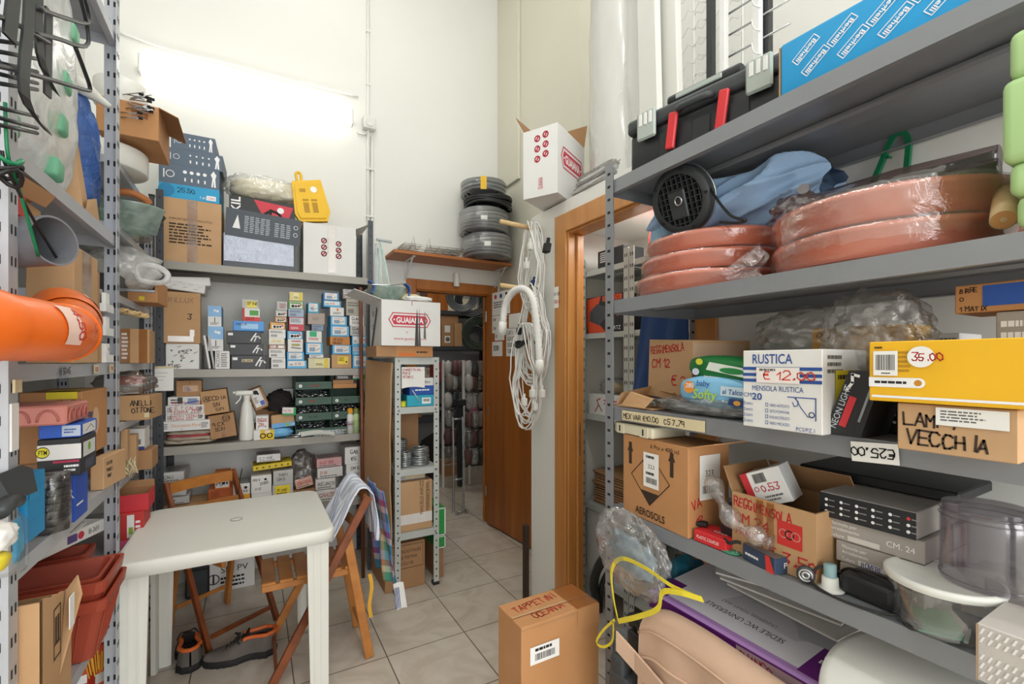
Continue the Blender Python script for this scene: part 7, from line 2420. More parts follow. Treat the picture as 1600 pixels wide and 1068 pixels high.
for px, lab, txt in [((769, 458, 797, 489), 'large white notice with coloured symbols on the orange door', None), ((769, 494, 786, 505), 'small white slip below the large notice on the orange door', 'ORD'), ((769, 507, 787, 519), 'bluish slip, second below the large notice on the orange door', 'DIN'),
                     ((773, 520, 788, 531), 'white slip with pink mark, third below the large notice on orange door', '€5'), ((769, 534, 785, 556), 'handwritten square note, lowest on the orange door', 'SERR'), ((795, 491, 813, 512), 'plain white sheet right of the small slips on the orange door', None), ((791, 513, 814, 556), 'handwritten list beginning LATI on the orange door', 'LATI')]:
 (a0, z1), (a1, z0) = on_leaf(px[0], px[1]), on_leaf(px[2], px[3])
 P0 = Vector((1.795, 3.535, 0)) - ln * .0412
 mb = MB()
 O = P0 + ld * a0 + Vector((0, 0, z0))
 W, H = a1 - a0, z1 - z0
 mb.quad(O, O + ld * W, O + ld * W + Vector((0, 0, H)), O + Vector((0, 0, H)), 'paper')
 f_ = (O, ld, Vector((0, 0, 1)), W, H)
 if txt == 'LATI':
  printing(mb, f_, [('h', s_, .08, .78 - .22 * i, .12, 'ink') for i, s_ in enumerate(('LATI', 'SCATT', 'SEGNA', 'TUBI'))])
 elif txt:
  printing(mb, f_, [('h', txt, .12, .4, .3, 'ink', 0, .5)])
 elif 'symbols' in lab:
  printing(mb, f_, [('c', .2, .8, .1, 'logo_red'), ('c', .5, .8, .1, 'ink_blue'), ('c', .8, .85, .08, 'ink_brown'), ('lines', .1, .3, .9, .6, 3, 'ink_grey')])
 one('paper_note', lab, 'note', mb)
mb = MB()
mb.tube([(1.368, 2.262, .02), (1.366, 2.262, .42)], .003, 'rubber', 6)
mb.box(1.36, 2.245, .001, 1.385, 2.285, .44, 'card_orange') if False else mb.box(1.362, 2.243, .001, 1.39, 2.275, .46, 'ink_brown', bev=.003)
one('rolled_mat', 'narrow brown rolled mat standing on the floor against the partition edge', 'mat', mb)
# ================================================================ things stored on the closet roof
RF = 2.2412
o = carton('logo_carton', 'white carton with red logo and raised flaps on the closet roof', 'box', (1.36, 2.36, RF + .012), R(-62), .20, .33, .35, 'white_card', opened=True, flaps=[('L', .12, R(30)), ('K', .16, R(20))], group='white logo cartons',
           dec={'F': [q_ for q_ in RINGS(.42, (.55, .7, .85), .04)] + RINGS(.66, (.6, .74, .88), .04) + [('t', 'GUAIANA', .58, .1, .08, 'logo_red', PI / 2, .3)], 'R': logo(1, 1, .12, .42, .95, .72)})
o.location = (1.227, 2.04, RF + .012)
mb = MB()
mb.box(1.42, 1.98, RF, 1.50, 2.06, RF + .0105, 'card2')
one('cardboard_piece', 'scrap of brown cardboard under the white logo carton on closet roof', 'cardboard', mb)
mb = MB()
for i in range(4):
 blob(mb, (1.425 + .004 * i, 1.72 - .008 * i, RF + .016 + .02 * i), (.03, .13, .014), 'grey_film' if i % 2 else 'grey_card', 60 + i, .2, 3, 4, 3.5, .98, .3)
one('netting_bundle', 'folded bundle of grey film and netting beside the logo carton on roof', 'bundle', mb)
rl = thing('foam_roll', 'thick white roll in clear film standing tall on the closet roof', 'roll', (1.62, 1.745, RF))
mb = MB()
mb.lathe([(0, .002), (.125, .002), (.135, .03), (.13, .5), (.138, 1.0), (.13, 1.28), (0, 1.29)], 'white_plastic', 32)
mb.build('roll', rl)
mb = MB()
mb.grid(lambda a, b: Vector(((.148 + .012 * noise.noise(Vector((math.cos(2 * PI * a) * 2, math.sin(2 * PI * a) * 2, b * 5)))) * math.cos(2 * PI * a), (.148 + .012 * noise.noise(Vector((math.cos(2 * PI * a) * 2, math.sin(2 * PI * a) * 2, b * 5)))) * math.sin(2 * PI * a), .004 + 1.34 * b)), 44, 30, 'sleeve_film', closed_u=True)
mb.build('film_sleeve', rl)
for i_, (u_, lab) in enumerate([(1004, 'white foam board strip leaning next to the film wrapped roll'), (1024, 'white foam board strip behind the wire grids on the closet roof')]):
 mb = MB()
 mb.box(0, 0, 0, .03, .12, 1.3, 'white_plastic', bev=.004)
 q = onX(u_, 200, 1.46)
 one('foam_strip', lab, 'board', mb, loc=(1.46 + .04 * i_, q.y - .09, RF + .001), rot=(R(-2), 0, R(-8)))
def wire_grid(label, X_, u0, u1, tilt=0.0, wavy=True):
 g = thing('wire_grid', label, 'wire grid', (X_, 0, RF), (0, 0, 0), 'white wire grids')
 y0, y1 = onX(u0, 0, X_).y, onX(u1, 0, X_).y
 mb = MB()
 n = 4
 for i in range(n):
  y = y0 + (y1 - y0) * i / (n - 1)
  mb.tube([(.0, y, .003), (tilt, y, 1.3)], .004, 'white_metal', 6)
 mb.build('upright_wire', g) if False else None
 for j in range(18):
  z = .04 + j * .07
  pts = [(tilt * z / 1.3 - .004, y0 + (y1 - y0) * i / 16, z + (.012 * math.sin(i * PI / 2.0) if wavy else 0)) for i in range(17)]
  mb.tube(pts, .0022, 'white_metal', 5)
 mb.build('wires', g)
 return g
wire_grid('white wire grid with wavy wires next to the foam strips', 1.56, 1040, 1108)
wire_grid('white wire grid with wavy wires behind the black post', 1.75, 1085, 1160)
for u_, k_, lab in ((1111, 'black_plastic', 'black square post standing between the white wire grids'), (1199, 'black_plastic', 'black square post behind the tool box, right of the display rack')):
 mb = MB()
 q = onX(u_, 100, 1.55)
 mb.box(-.013, -.013, 0, .013, .013, 1.35, k_, bev=.002)
 one('post', lab, 'post', mb, loc=(1.55, q.y, RF + .001))
dr = thing('display_rack', 'white display rack with hooks and grey rails behind tool box', 'rack', (1.52, onX(1160, 100, 1.52).y, RF))
for u_ in (1131, 1184):
 mb = MB()
 q = onX(u_, 100, 1.52)
 mb.box(-.012, q.y - dr.location.y - .012, .001, .012, q.y - dr.location.y + .012, 1.35, 'white_metal', bev=.002)
 mb.build('post', dr)
mb = MB()
for z in (.12, .22, .30, .38, .46, .56, .64):
 ya, yb2 = onX(1131, 0, 1.52).y - dr.location.y, onX(1230, 0, 1.52).y - dr.location.y
 mb.tube([(.016, ya, z), (.016, yb2, z - .02)], .004, 'steel', 6)
 yh = onX(1184, 0, 1.52).y - dr.location.y - .016
 mb.tube(catmull([(-.01, yh, z), (-.05, yh, z - .005), (-.06, yh, z + .02)], 4), .0025, 'white_metal', 5)
mb.build('rail', dr)
# ================================================================ tall grey shelving on the right
FXR, RY0, RW, RD = .97, 1.105, 1.02, .42
Q1, Q2, Q3, Q4, Q5 = 1.974, 1.60, 1.27, .955, .55
shelving('metal_shelving', 'dark grey metal shelving at right crowded with boxes, saucers and jars', (FXR, RY0, 0), -PI / 2, RW, RD, 2.03, (Q1, Q2, Q3, Q4, Q5), 'grey_metal', lip=.04, upw=.034, slot=(.013, .008), pitch=.04, cols=((.5, 0),))
# tags on the lips
mb = MB()
a_, b_ = onX(972, 660, .965), onX(1100, 668, .965)
mb.box(.9655, b_.y, Q3 - .036, .9685, a_.y, Q3 - .008, 'masking')
mb.hand('MEX VAR €10,00   C5 7,79', (.965, a_.y - .006, Q3 - .03), (0, -1, 0), (0, 0, 1), .014, 'ink_brown')
one('price_strip', 'long tan handwritten price strip on the shelf lip above aerosol carton', 'price label', mb)
mb = MB()
a_, b_ = onX(1328, 706, .962), onX(1390, 710, .962)
mb.box(-.0005, -.036, -.018, .0, .036, .018, 'paper')
mb.hand('€25,00', (-.0008, -.031, .008), (0, 1, 0), (0, 0, -1), .0155, 'ink')
one('price_tag', 'white upside down price tag stuck on the shelf lip below black box', 'price label', mb, loc=(.966, onX(1366, 0, .966).y, Q3 - .024), rot=(R(-4), 0, 0))
# ---- top: tool box and blue package
tb_ = thing('tool_box', 'black tool box with grey latches and red catches on top shelf', 'tool box', (1.0, 1.03, Q1), (0, 0, -PI / 2 + R(11)))
W_ = .45
mb = MB()
mb.box(0, 0, .004, W_, .22, .12, 'black_plastic', bev=.012, smooth=True)
for x in (.1, .2, .3):
 mb.box(x, -.004, .02, x + .05, .0, .09, 'black_plastic', bev=.003)
mb.build('body', tb_)
mb = MB()
mb.box(-.008, -.008, .121, W_ + .008, .23, .165, 'dark_plastic', bev=.012, smooth=True)
mb.box(.12, .0, .163, W_ - .12, .2, .19, 'black_plastic', bev=.01, smooth=True)
mb.box(.15, -.002, .17, W_ - .17, .004, .184, 'silver_plastic', bev=.002)
tl_ = mb.build('lid', tb_)
for x in (.035, .345):
 mb = MB()
 mb.box(x, -.02, .085, x + .062, -.008, .168, 'silver_plastic', bev=.005)
 for i in range(3):
  mb.box(x + .010 + .016 * i, -.0225, .125, x + .02 + .016 * i, -.019, .16, 'white_card', bev=.001)
 mb.build('latch', tl_)
for x in (.125, .265):
 mb = MB()
 mb.bar((x + .014, -.012, .03), (x + .03, -.018, .125), .026, .012, 'red_plastic', (1, 0, 0), bev=.003)
 mb.build('catch', tb_)
mb = MB()
mb.tube(catmull([(.17, -.012, .13), (.18, -.03, .125), (.25, -.03, .125), (.26, -.012, .13)], 5), .009, 'dark_plastic', 8)
mb.build('handle', tb_)
dec = []
bp = thing('blue_package', 'bright blue paper package printed with slanted white name on top shelf', 'package', (1.0, .575, Q1), (0, 0, -PI / 2 + R(3)))
mb = MB()
PW, PD, PH = .36, .16, .125
mb.box(0, 0, .0, PW, PD, PH, '#1f9bd6', bev=.006, smooth=True)
for f_ in (((0, 0, 0), (1, 0, 0), (0, 0, 1), PW, PH), ((0, 0, PH), (1, 0, 0), (0, 1, 0), PW, PD)):
 O, Rv, U = Vector(f_[0]), Vector(f_[1]), Vector(f_[2])
 for i in range(7):
  for j in range(4):
   cx, cy = .022 + .066 * i - .018 * j, .02 + .033 * j
   if cy > f_[4] - .005 or cx > PW - .02:
    continue
   an = R(218)
   c, s_ = math.cos(an), math.sin(an)
   hw, hh = .027, .0085
   q = [(cx + c * x - s_ * y, cy + s_ * x + c * y) for x, y in ((-hw, -hh), (hw, -hh), (hw, hh), (-hw, hh))]
   if min(p[1] for p in q) < .002 or max(p[1] for p in q) > f_[4] - .002 or min(p[0] for p in q) < .002 or max(p[0] for p in q) > PW - .002:
    continue
   mb.line(q, O, Rv, U, .0016, 'white_ink', .0008, True)
   mb.text('Beghelli', O + Rv * (q[0][0] + c * .005 - s_ * .006) + U * (q[0][1] + s_ * .005 + c * .006), Rv, U, .0095, 'white_ink', .045, an, .0009, .02)
mb.build('wrapping', bp)
mb = MB()
mb.box(-.004, .003, .003, -.0005, PD - .003, PH - .003, 'card')
mb.build('end_board', bp)
mb = MB()
mb.box(1.20, .25, Q1 + .0005, 1.36, .5, Q1 + .24, 'card2', bev=.002)
one('cardboard_box', 'tan carton behind the bright blue package on top shelf', 'box', mb)
# ---- saucers
def saucer(label, x, y, z, r, h, group, wrap=True):
 s_ = thing('plant_saucer', label, 'saucer', (x, y, z), (0, 0, 0), group)
 mb = MB()
 mb.lathe([(0, 0), (r * .93, 0), (r * .95, .003), (r * .985, h - .012), (r, h - .011), (r, h), (r * .965, h), (r * .93, .006), (0, .006)], 'terracotta', 56)
 mb.build('saucer', s_)
 if wrap:
  mb = MB()
  mb.lathe([(0, -.0008), (r * .95, -.0008), (r + .003, h * .25), (r + .004, h * .8), (r + .0025, h + .003), (r * .9, h + .004), (0, h + .003)], 'shrink', 48)
  mb.build('film_wrap', s_)
for i_, n_ in enumerate(('lowest', 'middle', 'topmost')):
 saucer('film wrapped terracotta saucer, %s of three stacked under the fan base' % n_, 1.185 + .006 * i_, .895 - .006 * i_, Q2 + .0015 + .0545 * i_, .205 - .006 * i_, .049, 'saucers under the fan base')
for i_, n_ in enumerate(('lower of two near the pale green box', 'upper of two near the pale green box')):
 saucer('wide film wrapped terracotta saucer, ' + n_, 1.178, .455, Q2 + .0015 + .066 * i_, .208, .06, 'saucers near the green box')
mb = MB()
def film_sheet(a, b):
 an = R(150 + 95 * a)
 r_ = .219 + .009 * abs(noise.noise(Vector((a * 9, b * 4, 1))))
 return Vector((1.178 + r_ * math.cos(an), .455 + r_ * math.sin(an), Q2 + .03 + .10 * b + .006 * noise.noise(Vector((a * 20, b * 6, 4)))))
mb.grid(film_sheet, 40, 10, 'shrink')
def tail(a, b):
 q = noise.noise(Vector((a * 6, b * 5, 8)))
 return Vector((.985 + .05 * a + .012 * q, .685 - .055 * a + .012 * math.sin(b * 9), Q2 + .004 + (.03 + .06 * a) * b + .006 * q))
mb.grid(tail, 14, 14, 'clear_film')
one('film_wrap', 'loose crinkled clear film round the wide saucers', 'film', mb)
# fan base
fbz = thing('fan_base', 'round black ribbed plastic base leaning on the stacked saucers', 'base', tuple(onX(1060, 314, 1.05)), (0, 0, 0))
vd = (Vector((0, 0, CAMZ)) - fbz.location)
nrm = Vector((-.80, -.05, -.30)).normalized()
M_ = nrm.to_track_quat('Z', 'Y').to_matrix().to_4x4()
RB = .094
mb = MB()
mb.lathe([(.072, -.004), (RB - .002, -.004), (RB, -.008), (RB, -.028), (RB - .006, -.032), (0, -.032)], 'dark_plastic', 48, M_)
mb.lathe([(.072, -.004), (.072, -.026), (0, -.026)], 'black_plastic', 40, M_)
mb.build('rim', fbz)
mb = MB()
for i in range(-4, 5):
 d_ = .016 * i
 L = (.072 ** 2 - d_ * d_) ** .5
 mb.box(d_ - .001, -L, -.025, d_ + .001, L, -.006, 'dark_plastic', M_)
 mb.box(-L, d_ - .001, -.025, L, d_ + .001, -.0065, 'dark_plastic', M_)
mb.build('ribs', fbz)
mb = MB()
mb.box(-.035, -.05, -.012, .02, .03, -.003, 'dark_plastic', M_, bev=.003)
mb.build('hub', fbz)
mb = MB()
mb.tube([M_ @ Vector((.011 * math.cos(a), .012 * math.sin(a), .001)) for a in [2 * PI * i / 14 for i in range(14)]], .003, 'steel', 6, closed=True)
mb.build('retaining_ring', fbz)
mb = MB()
for a in range(5):
 mb.cyl(.0045, -.003, -.001, 'black_plastic', 10, M_ @ TR(.085 * math.cos(a * 1.26), .085 * math.sin(a * 1.26), 0))
mb.build('screw', fbz)
mb = MB()
pts = [M_ @ Vector(((RB + .001) * math.cos(a), (RB + .001) * math.sin(a), -.030)) for a in [2 * PI * i / 40 for i in range(40)]]
mb.tube(pts, .0025, 'steel', 6, closed=True)
mb.build('trim_ring', fbz)
mb = MB()
mb.tube(catmull([onX(u, v, X_) for u, v, X_ in [(1098, 265, 1.12), (1113, 300, 1.06), (1140, 335, 1.03), (1165, 344, 1.03), (1150, 348, 1.0 + .05), (1125, 347, 1.06)]], 6), .0035, 'cable_black', 7)
one('power_cable', 'black cord looping from the round base over the blue cloth', 'cord', mb)
# blue cloth bundle
mb = MB()
def bc(a, b):
 # a along the shelf, b round the bundle
 y = 1.07 - .47 * a
 th = 2 * PI * b
 env = min(1, a * 6 + .25) ** .5 * min(1, (1.03 - a) * 7) ** .5
 tw_ = th + a * 2.6
 ridge = lambda q: 1 - 2 * abs(math.sin(q)) ** .8
 f = .94 + .15 * ridge(tw_ * 2.5 + 1.5 * noise.noise(Vector((a * 3, 1, 2)))) + .10 * ridge(tw_ * 5 - a * 5 + 2 * noise.noise(Vector((a * 4, th, 5)))) + .10 * noise.noise(Vector((a * 5, math.cos(th) * 1.5, math.sin(th) * 1.5)))
 f *= env
 x = 1.175 + .085 * a + (.10 + .01 * a) * f * math.cos(th)
 return Vector((min(x, 1.372), y + .02 * math.sin(th * 2 + a * 5), min(Q2 + .268 + .012 * a + (.085 + .012 * a) * f * math.sin(th), Q1 - .045)))
mb.grid(bc, 110, 120, 'blue_cloth', closed_u=False)
one('blue_cloth', 'bundled pale blue cloth twisted along the shelf above stacked saucers', 'cloth', mb)
mb = MB()
blob(mb, (0, 0, .06), (.045, .05, .075), '#9cc4e0', 73, .2, 2.2, 4, 2.2, .9, .4)
one('blue_cloth', 'small end of pale blue cloth peeking out left of the round base', 'cloth', mb, loc=(1.16, 1.03, Q2 + .172))
# film wrapped tubes and end caps
for i_, (du, dv, lab) in enumerate([(0, 0, 'long grey tube in mauve film lying over the wide saucers, upper'), (20, 26, 'long grey tube in mauve film lying over the wide saucers, lower')]):
 mb = MB()
 p0, p1 = onX(1280 + du, 318 + dv * .6, 1.20 - .07 * i_), onX(1560, 248 + dv * .7, 1.20 - .07 * i_)
 mb.tube([p0, p0 + (p1 - p0) * .5 + Vector((0, 0, .006)), p1], .026 - .004 * i_, 'mauve_film', 14)
 mb.tube([p0, p1], .017, 'grey_plastic', 12)
 one('film_tube', lab, 'tube', mb)
for i_, (u_, v_) in enumerate([(1258, 303), (1270, 325)]):
 mb = MB()
 q = onX(u_, v_, 1.13)
 mb.cyl(.0125, 0, .03, 'mauve_film', 16, TR(*q) @ Vector((-.8, -.3, .1)).to_track_quat('Z', 'Y').to_matrix().to_4x4())
 one('tube_end', ['round mauve tube end, upper of two beside the blue cloth', 'round mauve tube end, lower of two beside the blue cloth'][i_], 'tube', mb)
mb = MB()
blob(mb, tuple(onX(1245, 325, 1.12)), (.035, .05, .025), 'mauve_film', 75, .3, 2.5, 4, 2.2, None, .6)
one('crumpled_film', 'crumpled mauve film between the blue cloth and wide saucers', 'film', mb)
mb = MB()
p = [onX(u, v, 1.385) for u, v in [(1364, 285), (1376, 258), (1390, 225), (1402, 209), (1416, 210), (1420, 225), (1417, 262), (1415, 280)]]
mb.strip(catmull(p, 5), (1, 0, 0), .012, .011, 'green_plastic')
mb.tube([onX(1384, 244, 1.384), onX(1393, 246, 1.384)], .003, 'green_plastic', 6)
one('green_hook', 'green plastic hook hanging on the wall behind the film wrapped tubes', 'hook', mb)
mb = MB()
p0, p1 = onX(1568, 343, 1.01), onX(1572, 300, 1.12)
mb.tube([p0, p1], .016, 'dowel', 18)
mb.lathe([(.004, 0), (.0145, .0003)], '#c98f52', 16, TR(*p0) @ (p0 - p1).to_track_quat('Z', 'Y').to_matrix().to_4x4() @ TR(0, 0, .0005))
one('wooden_dowel', 'round pale wooden dowel end beside the pale green box', 'dowel', mb)
gb_ = thing('green_container', 'pale green plastic container at the right edge of the saucer shelf', 'container', (.955, onX(1563, 200, .955).y, Q2), (0, 0, -PI / 2))
mb = MB()
for i, (z0, z1, o_) in enumerate([(.003, .05, .012), (.05, .098, .006), (.098, .22, 0), (.22, .29, .006)]):
 mb.box(o_, o_, z0, .104 - o_, .2, z1, 'pale_green', bev=.012, smooth=True)
mb.build('shell', gb_)
# ---- third level: cartons, wipes, price boxes
o, _ = rt('cardboard_box', 'tan carton handwritten REGGIMENSOLA CM 12 behind the green wipes pack', 'box', (1012, 519, 1098, 612), Q3 + .03, .2, 'card2', X=1.11, rz=R(-12), tilt=(0, R(3)), dec={'F': [('h', 'REGGIMENSOLA', .06, .74, .12, 'ink_red', R(6), .5), ('h', 'CM 12', .1, .5, .14, 'ink_red', R(5), .7), ('h', '€ 2', .58, .25, .14, 'ink_red', R(4), .8)], 'R': [('r', .0, .2, .9, .95, '#c9a88a')]})
mb = MB()
mb.box(1.14, .72, Q3 + .0005, 1.36, .99, Q3 + .028, 'card3', bev=.002)
one('flat_box', 'flat brown carton under the handwritten REGGIMENSOLA CM 12 carton', 'box', mb)
tr2 = thing('torn_carton', 'torn brown carton with steel brackets at the shelf post', 'carton', (.985, 1.075, Q3 + .0005), (0, 0, -PI / 2))
mb = MB()
mb.box(0, 0, 0, .15, .16, .004, 'card')
for vs in ([(0, 0, .004), (.02, .0, .04), (.03, .13, .06), (0, .16, .02)], [(.02, 0, .004), (.13, -.012, .004), (.15, .0, .03), (.05, .01, .045)], [(.05, .12, .05), (.15, .08, .045), (.15, .15, .02), (.04, .16, .02)]):
 mb.add([Vector(v) for v in vs] + [Vector(v) + Vector((.002, .003, .003)) for v in vs], [(0, 1, 2, 3), (7, 6, 5, 4), (0, 4, 5, 1), (1, 5, 6, 2), (2, 6, 7, 3), (3, 7, 4, 0)], 'card')
mb.build('cardboard', tr2)
for i in range(2):
 mb = MB()
 mb.box(.05, .03 + .02 * i, .012 + .008 * i, .14, .05 + .02 * i, .022 + .008 * i, 'galvanized', RZ(R(-6 - 4 * i)), bev=.001)
 for j in range(3):
  mb.quad((.07 + .02 * j, .0295 + .02 * i - .012, .014), (.078 + .02 * j, .0295 + .02 * i - .012, .014), (.078 + .02 * j, .0295 + .02 * i - .012, .019), (.07 + .02 * j, .0295 + .02 * i - .012, .019), 'slot')
 mb.build('bracket', tr2)
mb = MB()
blob(mb, (0, 0, .022), (.05, .13, .022), 'grey_film', 77, .25, 2.5, 4, 2.6, .95, .5)
blob(mb, (.01, 0, .018), (.035, .11, .012), '#aeb6bc', 78, .25, 2.5, 3, 2.6, .95, .3)
one('plastic_bag', 'flat crumpled grey bag under the light blue wipes pack', 'bag', mb, loc=(1.03, .79, Q3 + .0005))
def wipes(label, u0, v0, u1, v1, X_, k, decs, yaw=0, roll=0):
 a_, b_ = onX(u0, v1, X_), onX(u1, v0, X_)
 w_, h_ = a_.y - b_.y, b_.z - a_.z
 root = thing('wipes_pack', label, 'wipes', (X_, a_.y, a_.z), (R(roll), 0, -PI / 2 + R(yaw)))
 root.rotation_euler = (0, R(roll), -PI / 2 + R(yaw))
 mb = MB()
 def sh(a, b):
  # pillow pack: b runs round the section
  th = 2 * PI * b
  e = max(.02, math.sin(PI * min(max(a, .0), 1)) ** .35)
  c, s_ = math.cos(th), math.sin(th)
  return Vector((w_ * a, .055 * (1 - .9 * math.copysign(abs(c) ** .5, c) * e * 1.0) - .0, h_ / 2 + h_ * .5 * e * math.copysign(abs(s_) ** .6, s_) * (1 + .05 * noise.noise(Vector((a * 8, th, 0))))))
 mb.grid(sh, 28, 28, k)
 mb.build('pack', root)
 mb = MB()
 for c_ in decs:
  if c_[0] == 'p':
   mb.add([Vector((w_ * x, .0028 - .0003 * c_[3], h_ * y)) for x, y in c_[1]], [tuple(range(len(c_[1])))], c_[2])
  else:
   mb.text(c_[1], (w_ * c_[2], .0018, h_ * c_[3]), (1, 0, 0), (0, 0, 1), h_ * c_[4], c_[5], None, c_[6] if len(c_) > 6 else 0, 0, .01, .15)
 mb.build('print', root)
ell = lambda cx, cy, rx, ry: [(cx + rx * math.cos(2 * PI * i / 18), cy + ry * math.sin(2 * PI * i / 18)) for i in range(18)]
wipes('light blue baby wipes pack lying in front of the tan handwritten carton', 1046, 587, 1172, 632, .985, '#86c4ea', [('p', ell(.26, .62, .07, .19), '#e8923a', 0), ('t', '280', .215, .6, .14, 'white_ink'), ('t', 'baby', .36, .68, .17, 'ink_blue'), ('t', 'Softy', .31, .3, .28, '#b8d83a'), ('p', [(.66, .45), (.95, .42), (.95, .7), (.66, .72)], '#d4e8f6', 0), ('t', 'al Talco', .68, .5, .14, 'ink_blue'), ('p', [(.75, .2), (.98, .15), (.98, .36), (.76, .38)], '#2a3f78', 0), ('p', ell(.85, .27, .04, .07), '#e0a040', 1)], 0, 1)
wipes('dark green wipes pack with white oval above the light blue pack', 1060, 548, 1178, 590, 1.0, '#1f7a3c', [('p', [(.38, .45), (.95, .3), (.97, .62), (.42, .75)], '#e6eee6', 0), ('p', ell(.72, .5, .16, .11), '#2a8a4a', 1), ('p', ell(.28, .72, .05, .12), '#d8d23a', 0), ('p', ell(.24, .33, .05, .13), '#cfd8ea', 0), ('t', 'igienizzanti', .36, .16, .1, 'white_ink')], 0, 5)
o = None
RUST = [('t', 'RUSTICA', .13, .83, .12, 'ink_blue', 0, .53, .01), ('r', 0, .745, 1, .785, 'ink_blue'), ('r', 0, .665, 1, .705, 'ink_blue'), ('r', 0, .59, 1, .63, 'ink_blue'), ('t', 'MENSOLA RUSTICA', .13, .48, .065, 'ink_blue', 0, .66), ('t', 'CM.', .01, .39, .055, 'ink_blue'), ('t', '20', .13, .36, .085, 'ink_blue', 0, .14, .02),
  ('l', [(.6, .42), (.93, .42), (.93, .16)], .012, 'ink_blue'), ('l', [(.66, .36), (.68, .31), (.72, .32), (.73, .37), (.69, .41)], .01, 'ink_blue'), ('l', [(.7, .41), (.76, .3), (.84, .2), (.9, .2)], .01, 'ink_blue'), ('o', .885, .225, .03, .01, 'ink_blue'), ('t', 'PCS/PZ.1', .7, .02, .045, 'ink_blue', 0, .22)]
for i, s_ in enumerate(('NERO ANTICATO', 'SETE POMONA', 'RUSCINO ETRUSCO', 'NERO MICACEO')):
 RUST += [('l', [(.32, .285 - .075 * i), (.35, .285 - .075 * i), (.35, .325 - .075 * i), (.32, .325 - .075 * i)], .006, 'ink_blue', 1), ('t', s_, .375, .285 - .075 * i, .035, 'ink_blue', 0, .25), ('l', [(.01, .285 - .075 * i), (.03, .285 - .075 * i), (.03, .325 - .075 * i), (.01, .325 - .075 * i)], .006, 'ink_blue', 1), ('t', ('NERO', 'BIANCO', 'ARGENTO', 'ORO')[i], .045, .285 - .075 * i, .032, 'ink_blue', 0, .1)]
rr_ = carton('bracket_carton', 'white carton printed RUSTICA with red handwritten price on the shelf edge', 'box', (.925, onX(1161, 620, .925).y, Q3 + .0008), -PI / 2, onX(1161, 0, .925).y - onX(1285, 0, .925).y, .17, .162, 'white_card', {'F': RUST, 'R': [('lines', .1, .7, .5, .95, 3, 'ink_grey')]},
             parts=[('price_label', {'F': [('r', .2, .585, .75, .78, '#efe6e0'), ('lines', .24, .72, .5, .78, 1, 'ink_grey'), ('h', '€ 12,00', .3, .63, .1, '#e0402a', 0, .85)], 'R': [('r', .25, .3, .75, .75, '#e8cf2a'), ('h', '20', .45, .45, .16, 'ink'), ('lines', .3, .62, .7, .72, 1, 'ink')]})])
nb = thing('lamp_box', 'black slanted lamp box with silver lettering right of RUSTICA carton', 'box', (.955, onX(1286, 690, .955).y, Q3 + .0008), (0, 0, -PI / 2))
mb = MB()
NQ = [(0, 0), (.062, 0), (.098, .122), (.044, .122)]
mb.prism([(x, -z) for x, z in NQ], .11, 'black_plastic', Matrix.Rotation(-PI / 2, 4, 'X'))
mb.build('body', nb)
mb = MB()
sl = math.atan2(.122, .04)
mb.text('NEON LIGHT', (.022, -.0005, .012), (1, 0, 0), (0, 0, 1), .011, '#c9d2d8', .085, sl)
mb.line([(.034, .022), (.05, .07)], (0, -.0005, 0), (1, 0, 0), (0, 0, 1), .012, '#c8323a')
mb.line([(.04, .085), (.05, .1), (.05, .115), (.06, .112)], (0, -.0005, 0), (1, 0, 0), (0, 0, 1), .005, 'white_ink')
mb.line([(.06, .03), (.085, .11)], (0, -.0005, 0), (1, 0, 0), (0, 0, 1), .004, '#8a8f94')
mb.build('print', nb)
o, _ = rt('black_carton', 'black carton with white dots behind the slanted lamp box', 'box', (1372, 622, 1420, 680), Q3, .1, 'black_plastic', X=1.08, dec={'F': [('c', .3 + .25 * (i % 3), .3 + .2 * (i // 3), .04, 'white_ink') for i in range(9)]})
mb = MB()
blob(mb, (1.17, .62, Q3 + .205), (.06, .09, .055), 'bag_film', 81, .3, 2.2, 4, 2.2, None, .6)
one('plastic_bag', 'crumpled clear bag spilling behind the RUSTICA carton', 'bag', mb)
mb = MB()
mb.box(1.11, .52, Q3 + .0006, 1.24, .72, Q3 + .14, 'card2', bev=.002)
one('cardboard_box', 'brown carton under the crumpled clear bag behind RUSTICA carton', 'box', mb)
o, zy = rt('yellow_box', 'plain yellow carton seen through the large clear bag', 'box', (1268, 484, 1420, 556), Q3 + .115, .12, '#e2a92c', X=1.2, dec={'F': [('t', 'D', .05, .82, .12, 'ink', R(-25))]})
o, _ = rt('yellow_box', 'yellow and white carton behind the big yellow price box', 'box', (1422, 478, 1500, 540), Q3 + .115, .12, 'white_card', X=1.22, dec={'F': [('r', 0, 0, .45, 1, '#e6b72e'), ('t', 'to', .12, .75, .2, 'ink', R(-20)), ('lines', .5, .5, .95, .9, 4, 'ink_grey'), ('p', [(.2, .1), (.4, .1), (.45, .5), (.3, .5)], 'ink')]})
mb = MB()
mb.box(1.17, .12, Q3 + .0006, 1.37, .56, Q3 + .113, 'card3', bev=.002)
one('cardboard_box', 'long brown carton at the back supporting the yellow cartons', 'box', mb)
mb = MB()
blob(mb, (1.105, .445, Q3 + .19), (.055, .085, .085), 'clear_film', 83, .22, 2.0, 5, 2.3, None, .6)
one('plastic_bag', 'large clear plastic bag bulging in front of the plain yellow carton', 'bag', mb)
LV = [('h', 'LAMP.', .07, .54, .26, 'ink_brown', 0, .55), ('h', 'VECCHIA', .09, .14, .28, 'ink_brown', 0, .55)]
o, zl = rt('lamp_carton', 'tan carton handwritten LAMP. VECCHIA on the shelf edge at right', 'box', (1402, 640, 1592, 718), Q3, .14, 'card2', X=.90, dec={'F': LV}, parts=[('sticker', {'F': [('r', .36, .6, .94, .96, 'paper'), ('lines', .4, .68, .8, .92, 4, 'ink_grey')]})])
